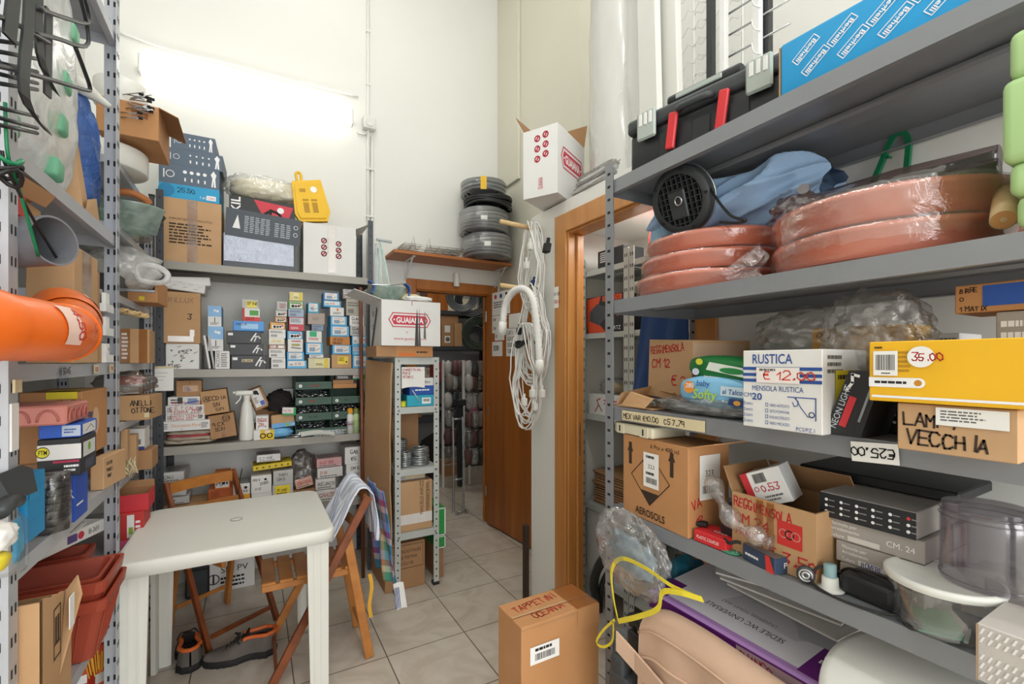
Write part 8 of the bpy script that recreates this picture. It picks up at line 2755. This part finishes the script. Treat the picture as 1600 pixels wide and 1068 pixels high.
o, _ = rt('yellow_box', 'big glossy yellow carton priced 35.00 on top of the LAMP. VECCHIA carton', 'box', (1358, 516, 1640, 622), zl + .002, .16, '#f0b81e', X=.89,
          dec={'F': [('r', .02, .06, 1, .1, 'white_ink'), ('r', 0, .24, .33, .4, 'white_ink'), ('c', .33, .32, .08, 'white_ink'), ('lines', .04, .28, .28, .36, 1, 'ink'), ('c', .325, .32, .05, '#c9882a'), ('lines', .2, .48, .28, .85, 5, '#b98a1e'), ('lines', .04, .87, .1, .93, 1, 'ink_brown')]},
          parts=[('sticker', {'F': [('r', .035, .43, .2, .84, 'paper'), ('bars', .05, .52, .18, .78, 'ink'), ('lines', .09, .45, .16, .49, 1, 'ink')]}), ('price_label', {'F': [('c', .345, .74, .17, 'paper'), ('h', '35.00', .29, .68, .12, 'ink_red', 0, .55)]})])
o.scale = (1, 1, .98)
o, zm = rt('cardboard_box', 'brown carton handwritten MATIX with a blue rectangle high on the right', 'box', (1492, 432, 1640, 478), Q3 + .222, .12, 'card_orange', X=1.06, dec={'F': [('r', .32, .2, .82, .92, '#2458b8'), ('h', 'BIRRE', .06, .72, .16, 'ink', 0, .5), ('h', '0', .06, .42, .15, 'ink'), ('h', '1 MATIX', .06, .06, .16, 'ink', 0, .6)]})
o, _ = rt('grey_box', 'grey carton with white lettering below the MATIX carton', 'box', (1556, 480, 1640, 545), Q3 + .115, .1, '#a39d98', X=1.06, dec={'F': [('lines', .1, .55, .9, .9, 2, 'white_ink'), ('h', 'F', .5, .1, .3, 'ink_blue')]})
o.scale.z = .105 / o.dimensions.z
mb = MB()
mb.box(1.065, .11, Q3 + .0006, 1.165, .36, Q3 + .113, 'card', bev=.002)
one('cardboard_box', 'hidden tan carton under the grey carton at right', 'box', mb)
# ---- fourth level
AE = [('l', [(.13, .9), (.13, .66)], .055, 'ink_brown'), ('p', [(.08, .8), (.18, .8), (.13, .92)], 'ink_brown'), ('l', [(.78, .88), (.78, .64)], .055, 'ink_brown'), ('p', [(.73, .8), (.83, .8), (.78, .92)], 'ink_brown'), ('l', [(.15, .52), (.45, .84), (.75, .52), (.45, .2)], .012, 'ink_brown', 1), ('p', [(.3, .36), (.6, .36), (.45, .2)], 'ink_brown'), ('p', [(.33, .71), (.57, .71), (.45, .84)], 'ink_brown'),
      ('t', 'AEROSOLS', .22, .05, .085, 'ink_brown', 0, .46, .02), ('t', '6 Pcs x 400 ml', .46, .9, .05, 'ink_brown', 0, .42)]
ae, za = rt('aerosol_carton', 'tan AEROSOLS carton with black arrows and diamond on the shelf', 'box', (974, 688, 1083, 818), Q4, .15, 'card_orange', X=.985, rz=R(-4), dec={'F': AE, 'R': [('h', 'VA', .1, .3, .1, 'ink_red', R(15)), ('h', '18', .2, .1, .1, 'ink_red', R(15))]},
   parts=[('label', {'F': [('r', .36, .42, .6, .84, 'paper'), ('lines', .4, .76, .56, .82, 1, 'ink'), ('t', '323', .43, .65, .05, 'ink', 0, .1), ('bars', .4, .47, .57, .54, 'ink'), ('lines', .4, .56, .56, .62, 1, 'ink')]}), ('label', {'R': [('r', .25, .4, .75, .9, 'paper'), ('bars', .32, .47, .68, .56, 'ink'), ('t', '323', .38, .66, .07, 'ink', 0, .2)]})], flaps=[('R', .08, R(75))])
crt = thing('plastic_tray', 'cream plastic lid with slots on top of the AEROSOLS carton', 'lid', (.985, 1.085, za + .002), (0, 0, -PI / 2 + R(-4)))
mb = MB()
mb.box(0, 0, 0, .17, .13, .032, 'cream_plastic', bev=.006, smooth=True)
for x in (.015, .118):
 mb.box(x, -.002, .0, x + .035, .0, .03, 'cream_plastic', bev=.001)
 mb.box(x + .013, -.003, .006, x + .018, -.0015, .024, 'slot')
mb.build('lid', crt)
o, zr2 = rt('cardboard_box', 'open brown carton handwritten REGGIMENSOLA CM 24 priced 3,50', 'box', (1144, 760, 1278, 862), Q4, .17, 'card', X=1.0, opened=True, rz=R(-2), flaps=[('L', .06, R(25)), ('K', .07, R(-30))],
   dec={'F': [('h', 'REGGIMENSOLA', .03, .78, .14, 'ink_red', R(-2), .46), ('h', 'CM 24', .04, .52, .14, 'ink_red', 0, .75), ('h', 'FRASSINO', .06, .33, .1, 'ink_red', 0, .6), ('h', '€ 3,50', .47, .15, .15, 'ink_red', 0, .75), ('r', .58, .4, .86, .76, '#c8302c'), ('o', .65, .58, .06, .02, '#e08a80'), ('o', .72, .58, .06, .02, 'ink'), ('o', .79, .58, .06, .02, '#e08a80')]},
   parts=[('packing_tape', {'F': [('r', .33, .05, .42, .98, 'tape'), ('r', .46, .05, .55, .98, 'tape')]})])
o, _ = rt('bulb_box', 'white and red bulb box tilted in the open REGGIMENSOLA CM 24 carton', 'box', (1178, 712, 1240, 768), Q4 + .105, .075, 'white_card', X=1.03, tilt=(0, R(-24)), rz=R(14), dec={'F': [('r', 0, 0, .18, 1, '#c02a34'), ('h', '0,53', .4, .4, .18, 'logo_red', 0, .6), ('bars', .3, .66, .6, .92, 'ink'), ('o', .28, .5, .06, .02, 'logo_red'), ('lines', .4, .1, .9, .3, 2, 'ink_grey')], 'T': [('r', 0, 0, .18, 1, '#c02a34'), ('bars', .3, .5, .6, .9, 'ink')]})
mb = MB()
mb.box(1.01, .64, Q4 + .0055, 1.14, .73, Q4 + .10, 'black_plastic', bev=.004)
one('black_carton', 'black pack inside the open REGGIMENSOLA CM 24 carton', 'box', mb)
o, z = rt('small_carton', 'small red carton with white print before the AEROSOLS carton', 'box', (1084, 826, 1134, 844), Q4, .07, '#d02a30', X=.975, dec={'F': [('t', 'PLASTIC COUPLER', .1, .35, .28, 'white_ink', 0, .7)], 'T': [('t', 'LEXA', .4, .4, .2, 'white_ink', 0, .4)]})
mb = MB()
mb.box(-.012, -.035, 0, .012, .035, .012, 'rubber', bev=.006, smooth=True)
mb.lathe([(0, .012), (.009, .014), (.01, .02), (.004, .027), (0, .028)], 'steel', 14)
one('caster', 'black caster plate with steel ball on the small red carton', 'caster', mb, loc=(1.0, .80, z + .001), rot=(0, 0, R(25)))
o, _ = rt('small_carton', 'flat dark blue carton with red corner before CM 24 carton', 'box', (1160, 852, 1222, 876), Q4, .075, '#34445e', X=.985, rz=R(-14), dec={'F': [('lines', .1, .3, .6, .6, 1, 'white_ink'), ('p', [(.75, 0), (1, 0), (.85, 1), (.72, 1)], '#d83a34')], 'T': [('r', 0, 0, 1, 1, '#6a625e')], 'R': [('t', 'Pibi', .3, .35, .35, 'white_ink', 0, .4)]})
mb = MB()
pts = [onX(u, v, X_) for u, v, X_ in [(1112, 748, 1.01), (1128, 785, .985), (1150, 818, .972), (1185, 838, .972), (1205, 848, .975)]]
cp_ = catmull(pts, 6)
mb.tube(cp_, [.017 + .007 * math.sin(i * .8) for i in range(len(cp_))], 'clear_film', 14)
one('plastic_sleeve', 'clear crinkled plastic sleeve trailing from AEROSOLS carton over small boxes', 'film', mb)
q = onX(1136, 852, .978)
mb = MB()
mb.lathe([(0, 0), (.024, 0), (.025, .002), (.024, .004), (0, .004)], '#3d8a6c', 24, None, True, .7, 1)
for i in range(8):
 mb.disc(.002, .0045, 'white_ink', 8, TR(.010 * math.cos(i * .785), .017 * math.sin(i * .785), 0))
one('green_disc', 'small green oval disc on the shelf before the red carton', 'disc', mb, loc=(.99, q.y, Q4 + .0005))
mb = MB()
mb.tube(catmull([onX(1132, 842, .985), onX(1140, 848, .975), onX(1150, 846, .98), onX(1158, 848, .985)], 5), .004, 'rubber', 7)
one('rubber_ring', 'bit of black rubber beside the green oval disc', 'rubber', mb)
mb = MB()
M2 = TR(0, 0, .0175) @ Matrix.Rotation(-PI / 2, 4, 'Y')
mb.lathe([(0, -.006), (.012, -.006), (.0165, -.005), (.017, 0), (.0165, .005), (.012, .006), (0, .006)], 'dark_metal', 20, M2)
mb.lathe([(.004, .0065), (.006, .008), (.008, .0065)], 'steel', 16, M2)
mb.lathe([(.010, .0065), (.0115, .0075), (.013, .0065)], 'steel', 16, M2)
one('trolley_castor', 'small dark steel wheel standing at the shelf edge', 'wheel', mb, loc=(.985, onX(1259, 880, .985).y, Q4 + .0006), rot=(0, 0, R(25)))
mb = MB()
mb.lathe([(0, 0), (.024, 0), (.025, .003), (.015, .005), (.014, .025), (.0, .026)], 'white_plastic', 20)
mb.lathe([(.011, .026), (.011, .05), (0, .05)], '#8fb0b4', 16)
one('plastic_fitting', 'white and pale teal plastic fitting beside the black adapter', 'fitting', mb, loc=(1.0, onX(1297, 900, 1.0).y, Q4 + .0006))
ad = thing('power_adapter', 'black power adapter with looped cord on the shelf', 'adapter', (1.005, onX(1312, 890, 1.005).y, Q4 + .0005), (0, 0, -PI / 2 + R(-4)))
mb = MB()
mb.box(0, 0, 0, .095, .065, .042, 'black_plastic', bev=.008, smooth=True)
mb.box(.015, -.0005, .008, .08, .002, .034, 'rubber', bev=.001)
mb.build('body', ad)
mb = MB()
mb.tube(catmull([(.0, .02, .03), (-.03, -.01, .04), (-.04, -.025, .012), (.0, -.035, .003), (.06, -.03, .003), (.105, -.01, .01), (.11, .0, .04), (.06, .01, .052), (.0, .03, .04), (-.02, .03, .02)], 7), .0027, 'cable_black', 7)
for i in range(4):
 mb.tube(catmull([(.105, -.008 - .003 * i, .03), (.11 + .004 * i, -.018, .012), (.125 + .004 * i, -.03, .003 + .003 * i), (.14, -.02, .006), (.12, -.012, .02)], 5, True), .0024, 'cable_black', 6, closed=True)
mb.build('cord', ad)
GRY = '#a8a19b'
z = Q4
for px, lab, hw in [((1312, 862, 1440, 898), 'grey bracket carton, lowest of the three under the black dotted box', 0), ((1306, 834, 1440, 866), 'grey bracket carton with blue handwriting, middle of three', 1), ((1285, 796, 1440, 840), 'grey bracket carton marked CM. 24, directly under the black dotted box', 2)]:
 dec = {'F': [('t', 'Mensola per', .08, .7, .16, 'white_ink', 0, .3), ('t', 'Arredamento', .08, .45, .16, 'white_ink', 0, .32), ('t', 'Colore', .08, .12, .16, 'white_ink', 0, .16), ('t', 'CM. 24', .66, .35, .26, 'white_ink', 0, .26), ('r', .28, .08, .6, .32, '#d9d4ce')]}
 if hw == 1:
  dec['F'] += [('h', 'ROVERE', .32, .06, .22, 'ink_blue', 0, .5)]
 o = carton('grey_carton', lab, 'box', (1.05, onX(px[0], 0, 1.05).y, z + .0008), -PI / 2, onX(px[0], 0, 1.05).y - onX(1445, 0, 1.05).y, .2, .042, GRY, dec, group='grey bracket cartons')
 z += .0435
y0 = onX(1281, 0, 1.04).y
o = carton('black_box', 'black box with rows of white dots on top of grey cartons', 'box', (1.04, y0, z + .001), -PI / 2, y0 - onX(1432, 0, 1.04).y, .2, .05, GRY, {'F': [('r', 0, 0, 1, .98, 'black_plastic')] + [('c', .08 + .17 * (i % 6), .72 - .24 * (i // 6), .06, 'red_plastic' if i == 5 else 'white_ink') for i in range(18)] + [('lines', .11 + .17 * (i % 6), .68 - .24 * (i // 6), .19 + .17 * (i % 6), .76 - .24 * (i // 6), 1, '#9a9a9a') for i in range(18)]})
mb = MB()
mb.box(1.16, .33, z + .053, 1.34, .62, z + .075, 'black_plastic', bev=.003)
one('black_box', 'flat black case on the box with rows of white dots', 'case', mb)
# clear tubs
c_ = onX(1468, 900, 1.005)
tbx, tby = 1.03, .315
tub = thing('clear_tub', 'round clear plastic tub with white lid at the shelf edge', 'tub', (tbx, tby, Q4 + .0006))
mb = MB()
mb.lathe([(0, 0), (.062, 0), (.068, .006), (.074, .07), (.075, .078)], 'tub_clear', 40)
mb.lathe([(.0725, .07), (.066, .008), (.06, .003), (0, .003)], 'tub_clear', 40)
mb.lathe([(.0765, .066), (.0775, .070), (.0765, .073)], 'tub_clear', 40)
mb.build('tub', tub)
mb = MB()
mb.lathe([(.077, .074), (.079, .079), (.079, .086), (.074, .088), (.070, .085), (0, .085)], 'white_plastic', 40)
mb.build('lid', tub)
mb = MB()
mb.box(-.055, -.02, .005, .045, .04, .008, '#3f9a72', RZ(.5), bev=.001)
mb.box(-.05, -.035, .0045, .0, -.03, .009, 'white_plastic', RZ(.2))
mb.build('contents', tub)
tu = thing('clear_beaker', 'upturned clear plastic beaker standing on the white lid', 'beaker', (1.06, .268, Q4 + .087))
mb = MB()
mb.lathe([(.058, 0), (.0575, .10), (.055, .128), (.0, .130)], 'tub_smoke', 40)
mb.lathe([(.056, .001), (.0555, .10), (.053, .126)], 'tub_smoke', 40)
for z_ in (.008, .108, .118):
 mb.tube([(.0585 * math.cos(a), .0585 * math.sin(a), z_) for a in [2 * PI * i / 40 for i in range(40)]], .0012, 'tub_smoke', 5, closed=True)
mb.build('wall', tu)
o, _ = rt('patterned_box', 'white box with slanted grey pattern at the right shelf edge', 'box', (1526, 915, 1680, 1010), Q4, .12, '#c4beb8', X=.90, dec={'F': [('p', [(.03 + .09 * i, .08 + .15 * j), (.06 + .09 * i, .08 + .15 * j), (.10 + .09 * i, .19 + .15 * j), (.07 + .09 * i, .19 + .15 * j)], '#ece8e4') for i in range(10) for j in range(6) if j != 3] + [('r', 0, 0, .015, 1, 'card')]})
o, _ = rt('grey_carton', 'grey bracket carton marked CM. behind the white patterned box', 'box', (1500, 862, 1640, 925), Q4, .12, GRY, X=1.12, dec={'F': [('t', 'CM. 24', .25, .3, .3, 'white_ink', 0, .4)]})
# ---- lowest level: seats, plates, beige bag
z = Q5
pk = thing('toilet_seat_box', 'white and purple toilet seat carton jutting from the lowest shelf', 'box', (.99, .945, .705), (R(5), R(0), -PI / 2))
W_, D_ = .50, .36
mb = MB()
mb.box(0, 0, 0, W_, D_, .045, '#6a1f7a', bev=.002)
printing(mb, ((0, 0, .045), (1, 0, 0), (0, 1, 0), W_, D_), [('r', 0, 0, 1, 1, '#e4e2ea'), ('r', 0, 0, 1, .08, '#b48ac8'), ('r', .8, .06, 1, .5, '#6a1f7a'), ('r', .0, .05, .1, .3, '#6a1f7a'), ('p', [(.3, .35), (.45, .9), (.8, .95), (.95, .7), (.7, .3)], '#cfcdd4'), ('p', [(.6, .55), (.95, .6), (.9, .4), (.7, .35)], '#bdbbc4'),
         ('t', 'SEDILE WC UNIVERSALE', .68, .26, .05, 'ink', PI, .42), ('t', 'UNIVERSAL TOILET SEAT', .6, .36, .03, 'ink_grey', PI, .3), ('lines', .83, .2, .96, .42, 3, 'white_ink')])
printing(mb, ((0, 0, 0), (1, 0, 0), (0, 0, 1), W_, .045), [('r', .55, .15, .85, .9, '#c9aab4'), ('h', 'BIANCO', .57, .3, .4, 'ink_red', 0, .6)])
mb.build('carton', pk)
mb = MB()
mb.box(1.02, .5, Q5 + .0006, 1.36, .94, .70, 'card3', bev=.002)
one('cardboard_box', 'brown carton on the lowest shelf under the purple seat carton', 'box', mb)
pl_ = thing('plate_pack', 'film wrapped grey plates fanned on the purple seat carton', 'plates', (1.215, .66, .80))
for i in range(3):
 mb = MB()
 q = [(-.10, -.15), (.08, -.18), (.10, .12), (.02, .17), (-.08, .15)]
 T_ = TR(.012 * i, .03 * i, .016 * i) @ RZ(.22 * i) @ Matrix.Rotation(-.12, 4, 'Y')
 mb.prism([(x * .94, y * .94) for x, y in q], .005, '#e8e5e1', T_)
 mb.build('plate', pl_)
ts = thing('toilet_seat_cover', 'glossy white oval toilet seat lid at the lower right', 'toilet seat', (1.01, .31, .80), (R(3), R(-22), 0))
mb = MB()
mb.lathe([(0, 0), (.92, 0), (.98, .012), (1.0, .03), (.98, .05), (.9, .062), (0, .075)], 'white_plastic', 56, Matrix.Diagonal((.17, .172, .5, 1)))
mb.build('lid', ts)
mb = MB()
mb.lathe([(.55, -.05), (.95, -.05), (1.0, -.03), (.97, -.005), (.6, -.005), (.55, -.05)], 'white_plastic', 56, Matrix.Diagonal((.17, .172, .5, 1)))
mb.build('ring', ts)
mb = MB()
mb.box(1.02, .13, Q5 + .0006, 1.3, .44, .70, 'card', bev=.002)
one('cardboard_box', 'brown carton under the white toilet seat lid at lower right', 'box', mb)
mb = MB()
mb.box(.895, .34, .57, .985, .40, .72, '#2a9ad8', bev=.004)
one('blue_box', 'bright blue carton corner at the bottom edge beside purple carton', 'box', mb)
mb = MB()
blob(mb, (0, 0, .10), (.09, .042, .11), '#1d6f86', 91, .15, 2.2, 4, 2.4, .9, .3)
one('teal_cloth', 'dark teal cloth bundle in the shadow of the lowest shelf', 'cloth', mb, loc=(1.2, 1.0, Q5 + .02))
# beige folding seat bag
bs = thing('beige_bag', 'beige padded fabric bag with black strap leaning at the shelf front', 'bag', (.945, .635, .0), (0, 0, R(0)))
mb = MB()
def bagf(a, b):
 y = .23 - .50 * a
 th = PI * b
 zt_b = .765 + .008 * math.sin(a * 6) - .02 * (1 - min(1, a * 8)) ** 2 - .0 * a
 if b < .35:
  q = b / .35
  return Vector((-.075 + .0 * q - .02 * (1 - q) + .004 * math.sin(a * 22), y, .10 + (zt_b - .14) * q))
 if b < .65:
  q = (b - .35) / .3 * PI
  return Vector((-.03 - .045 * math.cos(q), y, zt_b - .04 + .045 * math.sin(q)))
 q = (b - .65) / .35
 return Vector((.015, y, (zt_b - .04) * (1 - q) + .10 * q))
mb.grid(bagf, 30, 30, 'beige_cloth')
for a in (0, 1):
 ring = [bagf(a, j / 24) for j in range(25)]
 mb.add(ring, [tuple(range(25)) if a else tuple(reversed(range(25)))], 'beige_cloth')
mb.build('shell', bs)
mb = MB()
mb.tube([bagf(i / 30, .33) + Vector((-.003, 0, -.03)) for i in range(31)], .004, 'beige_cloth', 7)
mb.tube([bagf(i / 30, .355) + Vector((-.002, 0, .0)) for i in range(31)], .003, 'beige_cloth', 7)
mb.build('piping', bs)
mb = MB()
mb.strip([bagf(a, .28) + Vector((-.006, 0, z_)) for a, z_ in ((.05, .01), (.25, -.03), (.6, -.08), (1, -.13))], (0, 0, 1), .035, .004, 'strap_black')
mb.build('strap', bs)
mb = MB()
mb.strip([bagf(0, .34) + Vector((-.03, .05, -.02)), bagf(.0, .33) + Vector((-.012, .0, -.035)), bagf(.2, .3) + Vector((-.012, 0, -.03))], (0, 0, 1), .05, .006, 'beige_cloth')
mb.build('tab', bs)
mb = MB()
mb.add([bagf(.27, .26) + Vector((-.008, 0, .03)), bagf(.45, .26) + Vector((-.008, 0, .01)), bagf(.45, .26) + Vector((-.008, 0, .055)), bagf(.27, .26) + Vector((-.008, 0, .075))], [(0, 3, 2, 1), (0, 1, 2, 3)], '#b4dce8')
mb.build('label', bs)
# dark plastic appliance legs beside it
ap = thing('folded_stand', 'dark grey folded plastic stand upright behind the beige bag', 'stand', (.88, .95, 0))
for i, (dx, dy, h_, k_) in enumerate([(0, 0, .60, 'dark_plastic'), (.05, -.015, .66, 'black_plastic')]):
 mb = MB()
 mb.box(dx - .02, dy - .035, .001, dx + .022, dy + .02, h_, k_, bev=.012, smooth=True)
 mb.build('leg', ap)
mb = MB()
mb.box(-.025, -.06, .5, .08, .02, .56, 'dark_plastic', bev=.012, smooth=True)
mb.tube(catmull([(.05, -.04, .6), (.05, -.05, .66), (.052, -.03, .69), (.05, .0, .68)], 5), .02, 'black_plastic', 10)
mb.build('hinge', ap)
# big brown carton on the floor
o = carton('cardboard_box', 'tall brown carton handwritten TAPPETINI on top at the shelf foot', 'box', (.665, 1.117, .002), 0, .285, .14, .645, 'card_orange', {'F': [('l', [(0, .985), (1, .985)], .004, 'card3')], 'T': [('h', 'TAPPETINI', .1, .55, .22, '#b5452e', R(5), .5), ('h', 'OCEANIA', .22, .15, .2, '#b5452e', R(6), .5)]},
           parts=[('sticker', {'F': [('r', .1, .82, .46, .9, 'paper'), ('bars', .16, .835, .4, .865, 'ink'), ('lines', .16, .87, .4, .895, 1, 'ink')]}), ('packing_tape', {'T': [('r', 0, .36, 1, .42, 'card2'), ('r', .7, 0, 1, 1, 'tape')], 'F': [('r', .7, .9, 1, 1, 'card_orange')]})])
# clear bag with yellow drawstring
yb_ = thing('drawstring_bag', 'clear plastic bag with yellow drawstring hanging at the shelf post', 'bag', (.915, .945, .88))
mb = MB()
blob(mb, (0, 0, 0), (.04, .125, .095), 'bag_film', 95, .16, 2.0, 5, 2.3, None, .7, Matrix.Rotation(.25, 4, 'X'))
mb.build('bag', yb_)
mb = MB()
blob(mb, (.0, -.01, -.01), (.024, .075, .045), '#7f9098', 96, .25, 2.2, 4, 2.3, None, .4, Matrix.Rotation(.25, 4, 'X'))
mb.build('contents', yb_)
P3 = lambda u, v, X_=.868: onX(u, v, X_) - yb_.location
mb = MB()
mb.strip(catmull([P3(966, 970), P3(958, 930), P3(956, 890), P3(972, 872, .87), P3(1010, 888, .865), P3(1050, 915, .865), P3(1098, 936, .875)], 6), (0, .6, .8), .011, .002, 'yellow_film')
mb.strip(catmull([P3(1098, 936, .875), P3(1060, 925, .862), P3(1035, 925, .86), P3(1028, 950, .86), P3(1000, 962, .86), P3(966, 970, .866)], 6), (0, .5, .8), .013, .002, 'yellow_film')
mb.strip(catmull([P3(960, 968), P3(942, 985), P3(932, 1003), P3(943, 1010), P3(957, 1000), P3(958, 970)], 6), (0, .6, .8), .007, .002, 'yellow_film')
mb.build('drawstring', yb_)
# ================================================================ goods in the room beyond the back door
shelving('metal_shelving', 'dim metal shelving with boxes at the far end of back room', (1.5, 5.4, 0), 0, 1.3, .4, 2.4, (2.05, 1.60, 1.15, .7, .3), 'dark_metal', lip=.05)
bb = lambda lab, px, z0, d, m, Y, **k: bk('cardboard_box', lab, 'box', px, z0, d, m, Y=Y, group='boxes in the back room', **k)
bb('brown carton with two white labels on the back room shelving', (690, 504, 709, 540), 1.60, .3, 'card3', 5.42, dec={'F': [('r', .25, .6, .7, .9, 'paper'), ('r', .25, .15, .7, .45, 'paper'), ('c', .5, .3, .1, 'ink_grey')]})
bb('plain brown carton beside the labelled one in the back room', (710, 504, 722, 540), 1.60, .3, 'card', 5.42)
bb('open brown carton above the labelled one in the back room', (689, 490, 716, 503), 1.885, .3, 'card3', 5.43)
bb('large brown carton on the upper shelf in the back room', (668, 445, 700, 485), 2.05, .3, 'door_wood', 5.42)
bb('cream carton on the upper shelf under hanging hoses in the back room', (700, 466, 745, 486), 2.05, .3, 'cream_plastic', 5.42)
bb('small brown carton on the back room floor', (693, 726, 717, 749), .001, .2, 'card_orange', 5.25)
rnd = random.Random(21)
for i in range(9):
 z = (1.15, .7, 1.15, .7, .3, 1.15, .7, 1.15, .7)[i]
 u0 = 690 + (i % 5) * 15
 lab = '%s carton, %s of the jumble on the %s shelf of the back room end' % (('red', 'grey', 'white', 'pink', 'dark green', 'blue', 'brown', 'cream', 'black')[i], ('first', 'second', 'third', 'fourth', 'fifth')[i % 5], {1.15: 'middle', .7: 'lower', .3: 'lowest'}[z])
 x = 1.95 + .16 * (i % 5) - (.38 if i > 4 else 0)
 mb = MB()
 w_, h_ = rnd.uniform(.1, .14), rnd.uniform(.14, .3)
 mb.box(0, 0, 0, w_, .12, h_, ('#b03038', '#8a8a8c', 'white_card', '#c06a80', '#3c4a40', '#3a5a90', 'card3', 'cream_plastic', 'black_plastic')[i], bev=.003)
 printing(mb, ((0, 0, 0), (1, 0, 0), (0, 0, 1), w_, h_), [('lines', .15, .5, .85, .85, 3, 'white_ink' if i in (0, 3, 4, 5, 8) else 'ink_grey')])
 one('small_carton', lab, 'box', mb, loc=(x, 5.43 if i < 5 else 5.57, z + .001))
# hanging coils of hose under the lintel
for i, (u_, v_, r_, k_) in enumerate([(722, 462, .15, 'grey_plastic'), (738, 468, .17, 'dark_plastic'), (748, 520, .17, '#3d4a3e'), (742, 528, .13, 'dark_plastic')]):
 mb = MB()
 q = onY(u_, v_, 4.15 + .13 * i)
 for j in range(4):
  rr = r_ - .02 * j
  mb.tube([(rr * math.cos(a), .02 * j + .01 * math.sin(2 * a), rr * math.sin(a)) for a in [2 * PI * t / 28 for t in range(28)]], .012, k_, 7, closed=True)
 one('hose_coil', ['grey hose coil hanging from the back room ceiling, in front', 'dark hose coil hanging high behind the grey one in the back room', 'greenish hose coil hanging lower at the back room right', 'small dark hose coil hanging inside the greenish one'][i], 'hose', mb, loc=q, rot=(0, 0, R(-20)))
 mb = MB()
 mb.tube([(0, 0, 0), (0, 0, 3.049 - q.z - r_)], .003, 'cable_black', 5)
 one('hook_cord', ['hanging cord holding the front grey hose coil', 'hanging cord holding the high dark hose coil', 'hanging cord holding the greenish hose coil', 'hanging cord holding the small dark hose coil'][i], 'cord', mb, loc=(q.x, q.y, q.z + r_))
# wire display racks with packets
for i, (u_, Y_) in enumerate([(745, 4.55), (713, 4.8)]):
 t_ = thing('display_rack', ['white wire display rack hung with clear packets, nearest in the back room', 'white wire display rack hung with packets, farther in the back room'][i], 'rack', (onY(u_, 0, Y_).x, Y_, 0))
 for x in (-.16, .16):
  mb = MB()
  mb.box(x - .012, -.012, .001, x + .012, .012, 1.42, 'white_metal')
  mb.build('post', t_)
 mb = MB()
 for z in (.25, .45, .65, .85, 1.05, 1.25, 1.4):
  mb.tube([(-.16, 0, z), (.16, 0, z)], .004, 'white_metal', 6)
  for x in (-.12, -.05, .02, .09):
   mb.tube([(x, 0, z), (x, -.10, z + .01)], .002, 'white_metal', 5)
 mb.build('wire_lattice', t_)
 mb = MB()
 rnd = random.Random(i)
 for z in (.45, .65, .85, 1.05, 1.25, 1.4):
  for x in (-.12, -.05, .02, .09):
   k_ = rnd.choice(['hazy_film', 'grey_film', 'grey_card', 'dark_metal', '#5a5552', '#8d8480', '#6a4a48'])
   blob(mb, (x + rnd.uniform(-.01, .01), -.055 + rnd.uniform(-.02, .02), z - .07), (.04, .045, .085), k_, int(z * 100) + int(x * 100), .25, 3, 2, 2.6, None, .4)
 mb.build('packets', t_)['kind'] = 'stuff'
lf = thing('folded_trolley', 'grey tubular folded trolley leaning by the back room door', 'trolley', tuple(onZ(760, 790, .0)))
lf.location = (1.62, 3.95, 0)
for dx in (0, .10):
 mb = MB()
 mb.tube(catmull([(dx, -.08, .012), (dx, .0, .02), (dx + .015, .04, .5), (dx + .02, .07, .88)], 6), .011, 'galvanized', 8)
 mb.build('side_tube', lf)
mb = MB()
for z in (.02, .3, .86):
 mb.tube([(.0 + z * .02, -.06 + z * .14 if z < .1 else z * .08, z), (.10 + z * .02, -.06 + z * .14 if z < .1 else z * .08, z)], .010, 'galvanized', 8)
mb.build('cross_tube', lf)
mb = MB()
mb.bar((.12, .12, .2), (.13, .16, 1.02), .06, .05, 'black_plastic', (1, 0, 0), bev=.01)
mb.box(.08, .09, .98, .17, .2, 1.04, 'black_plastic', bev=.008)
mb.build('handle', lf)
mb = MB()
mb.add([(1.36, 4.65, .16), (1.62, 4.35, .22), (1.62, 4.35, .72), (1.5, 4.5, .6)], [(0, 1, 2, 3), (3, 2, 1, 0)], 'black_cloth')
mb.add([(1.36, 4.67, .16), (1.62, 4.37, .22), (1.62, 4.37, .72), (1.5, 4.52, .6)], [(0, 1, 2, 3), (3, 2, 1, 0)], 'black_cloth')
mb.tube([(1.36, 4.66, .003), (1.36, 4.66, .18)], .008, 'dark_metal', 6)
mb.tube([(1.62, 4.36, .003), (1.62, 4.36, .72)], .008, 'dark_metal', 6)
one('folded_stroller', 'black cloth covered folded stand on the back room floor', 'stand', mb)
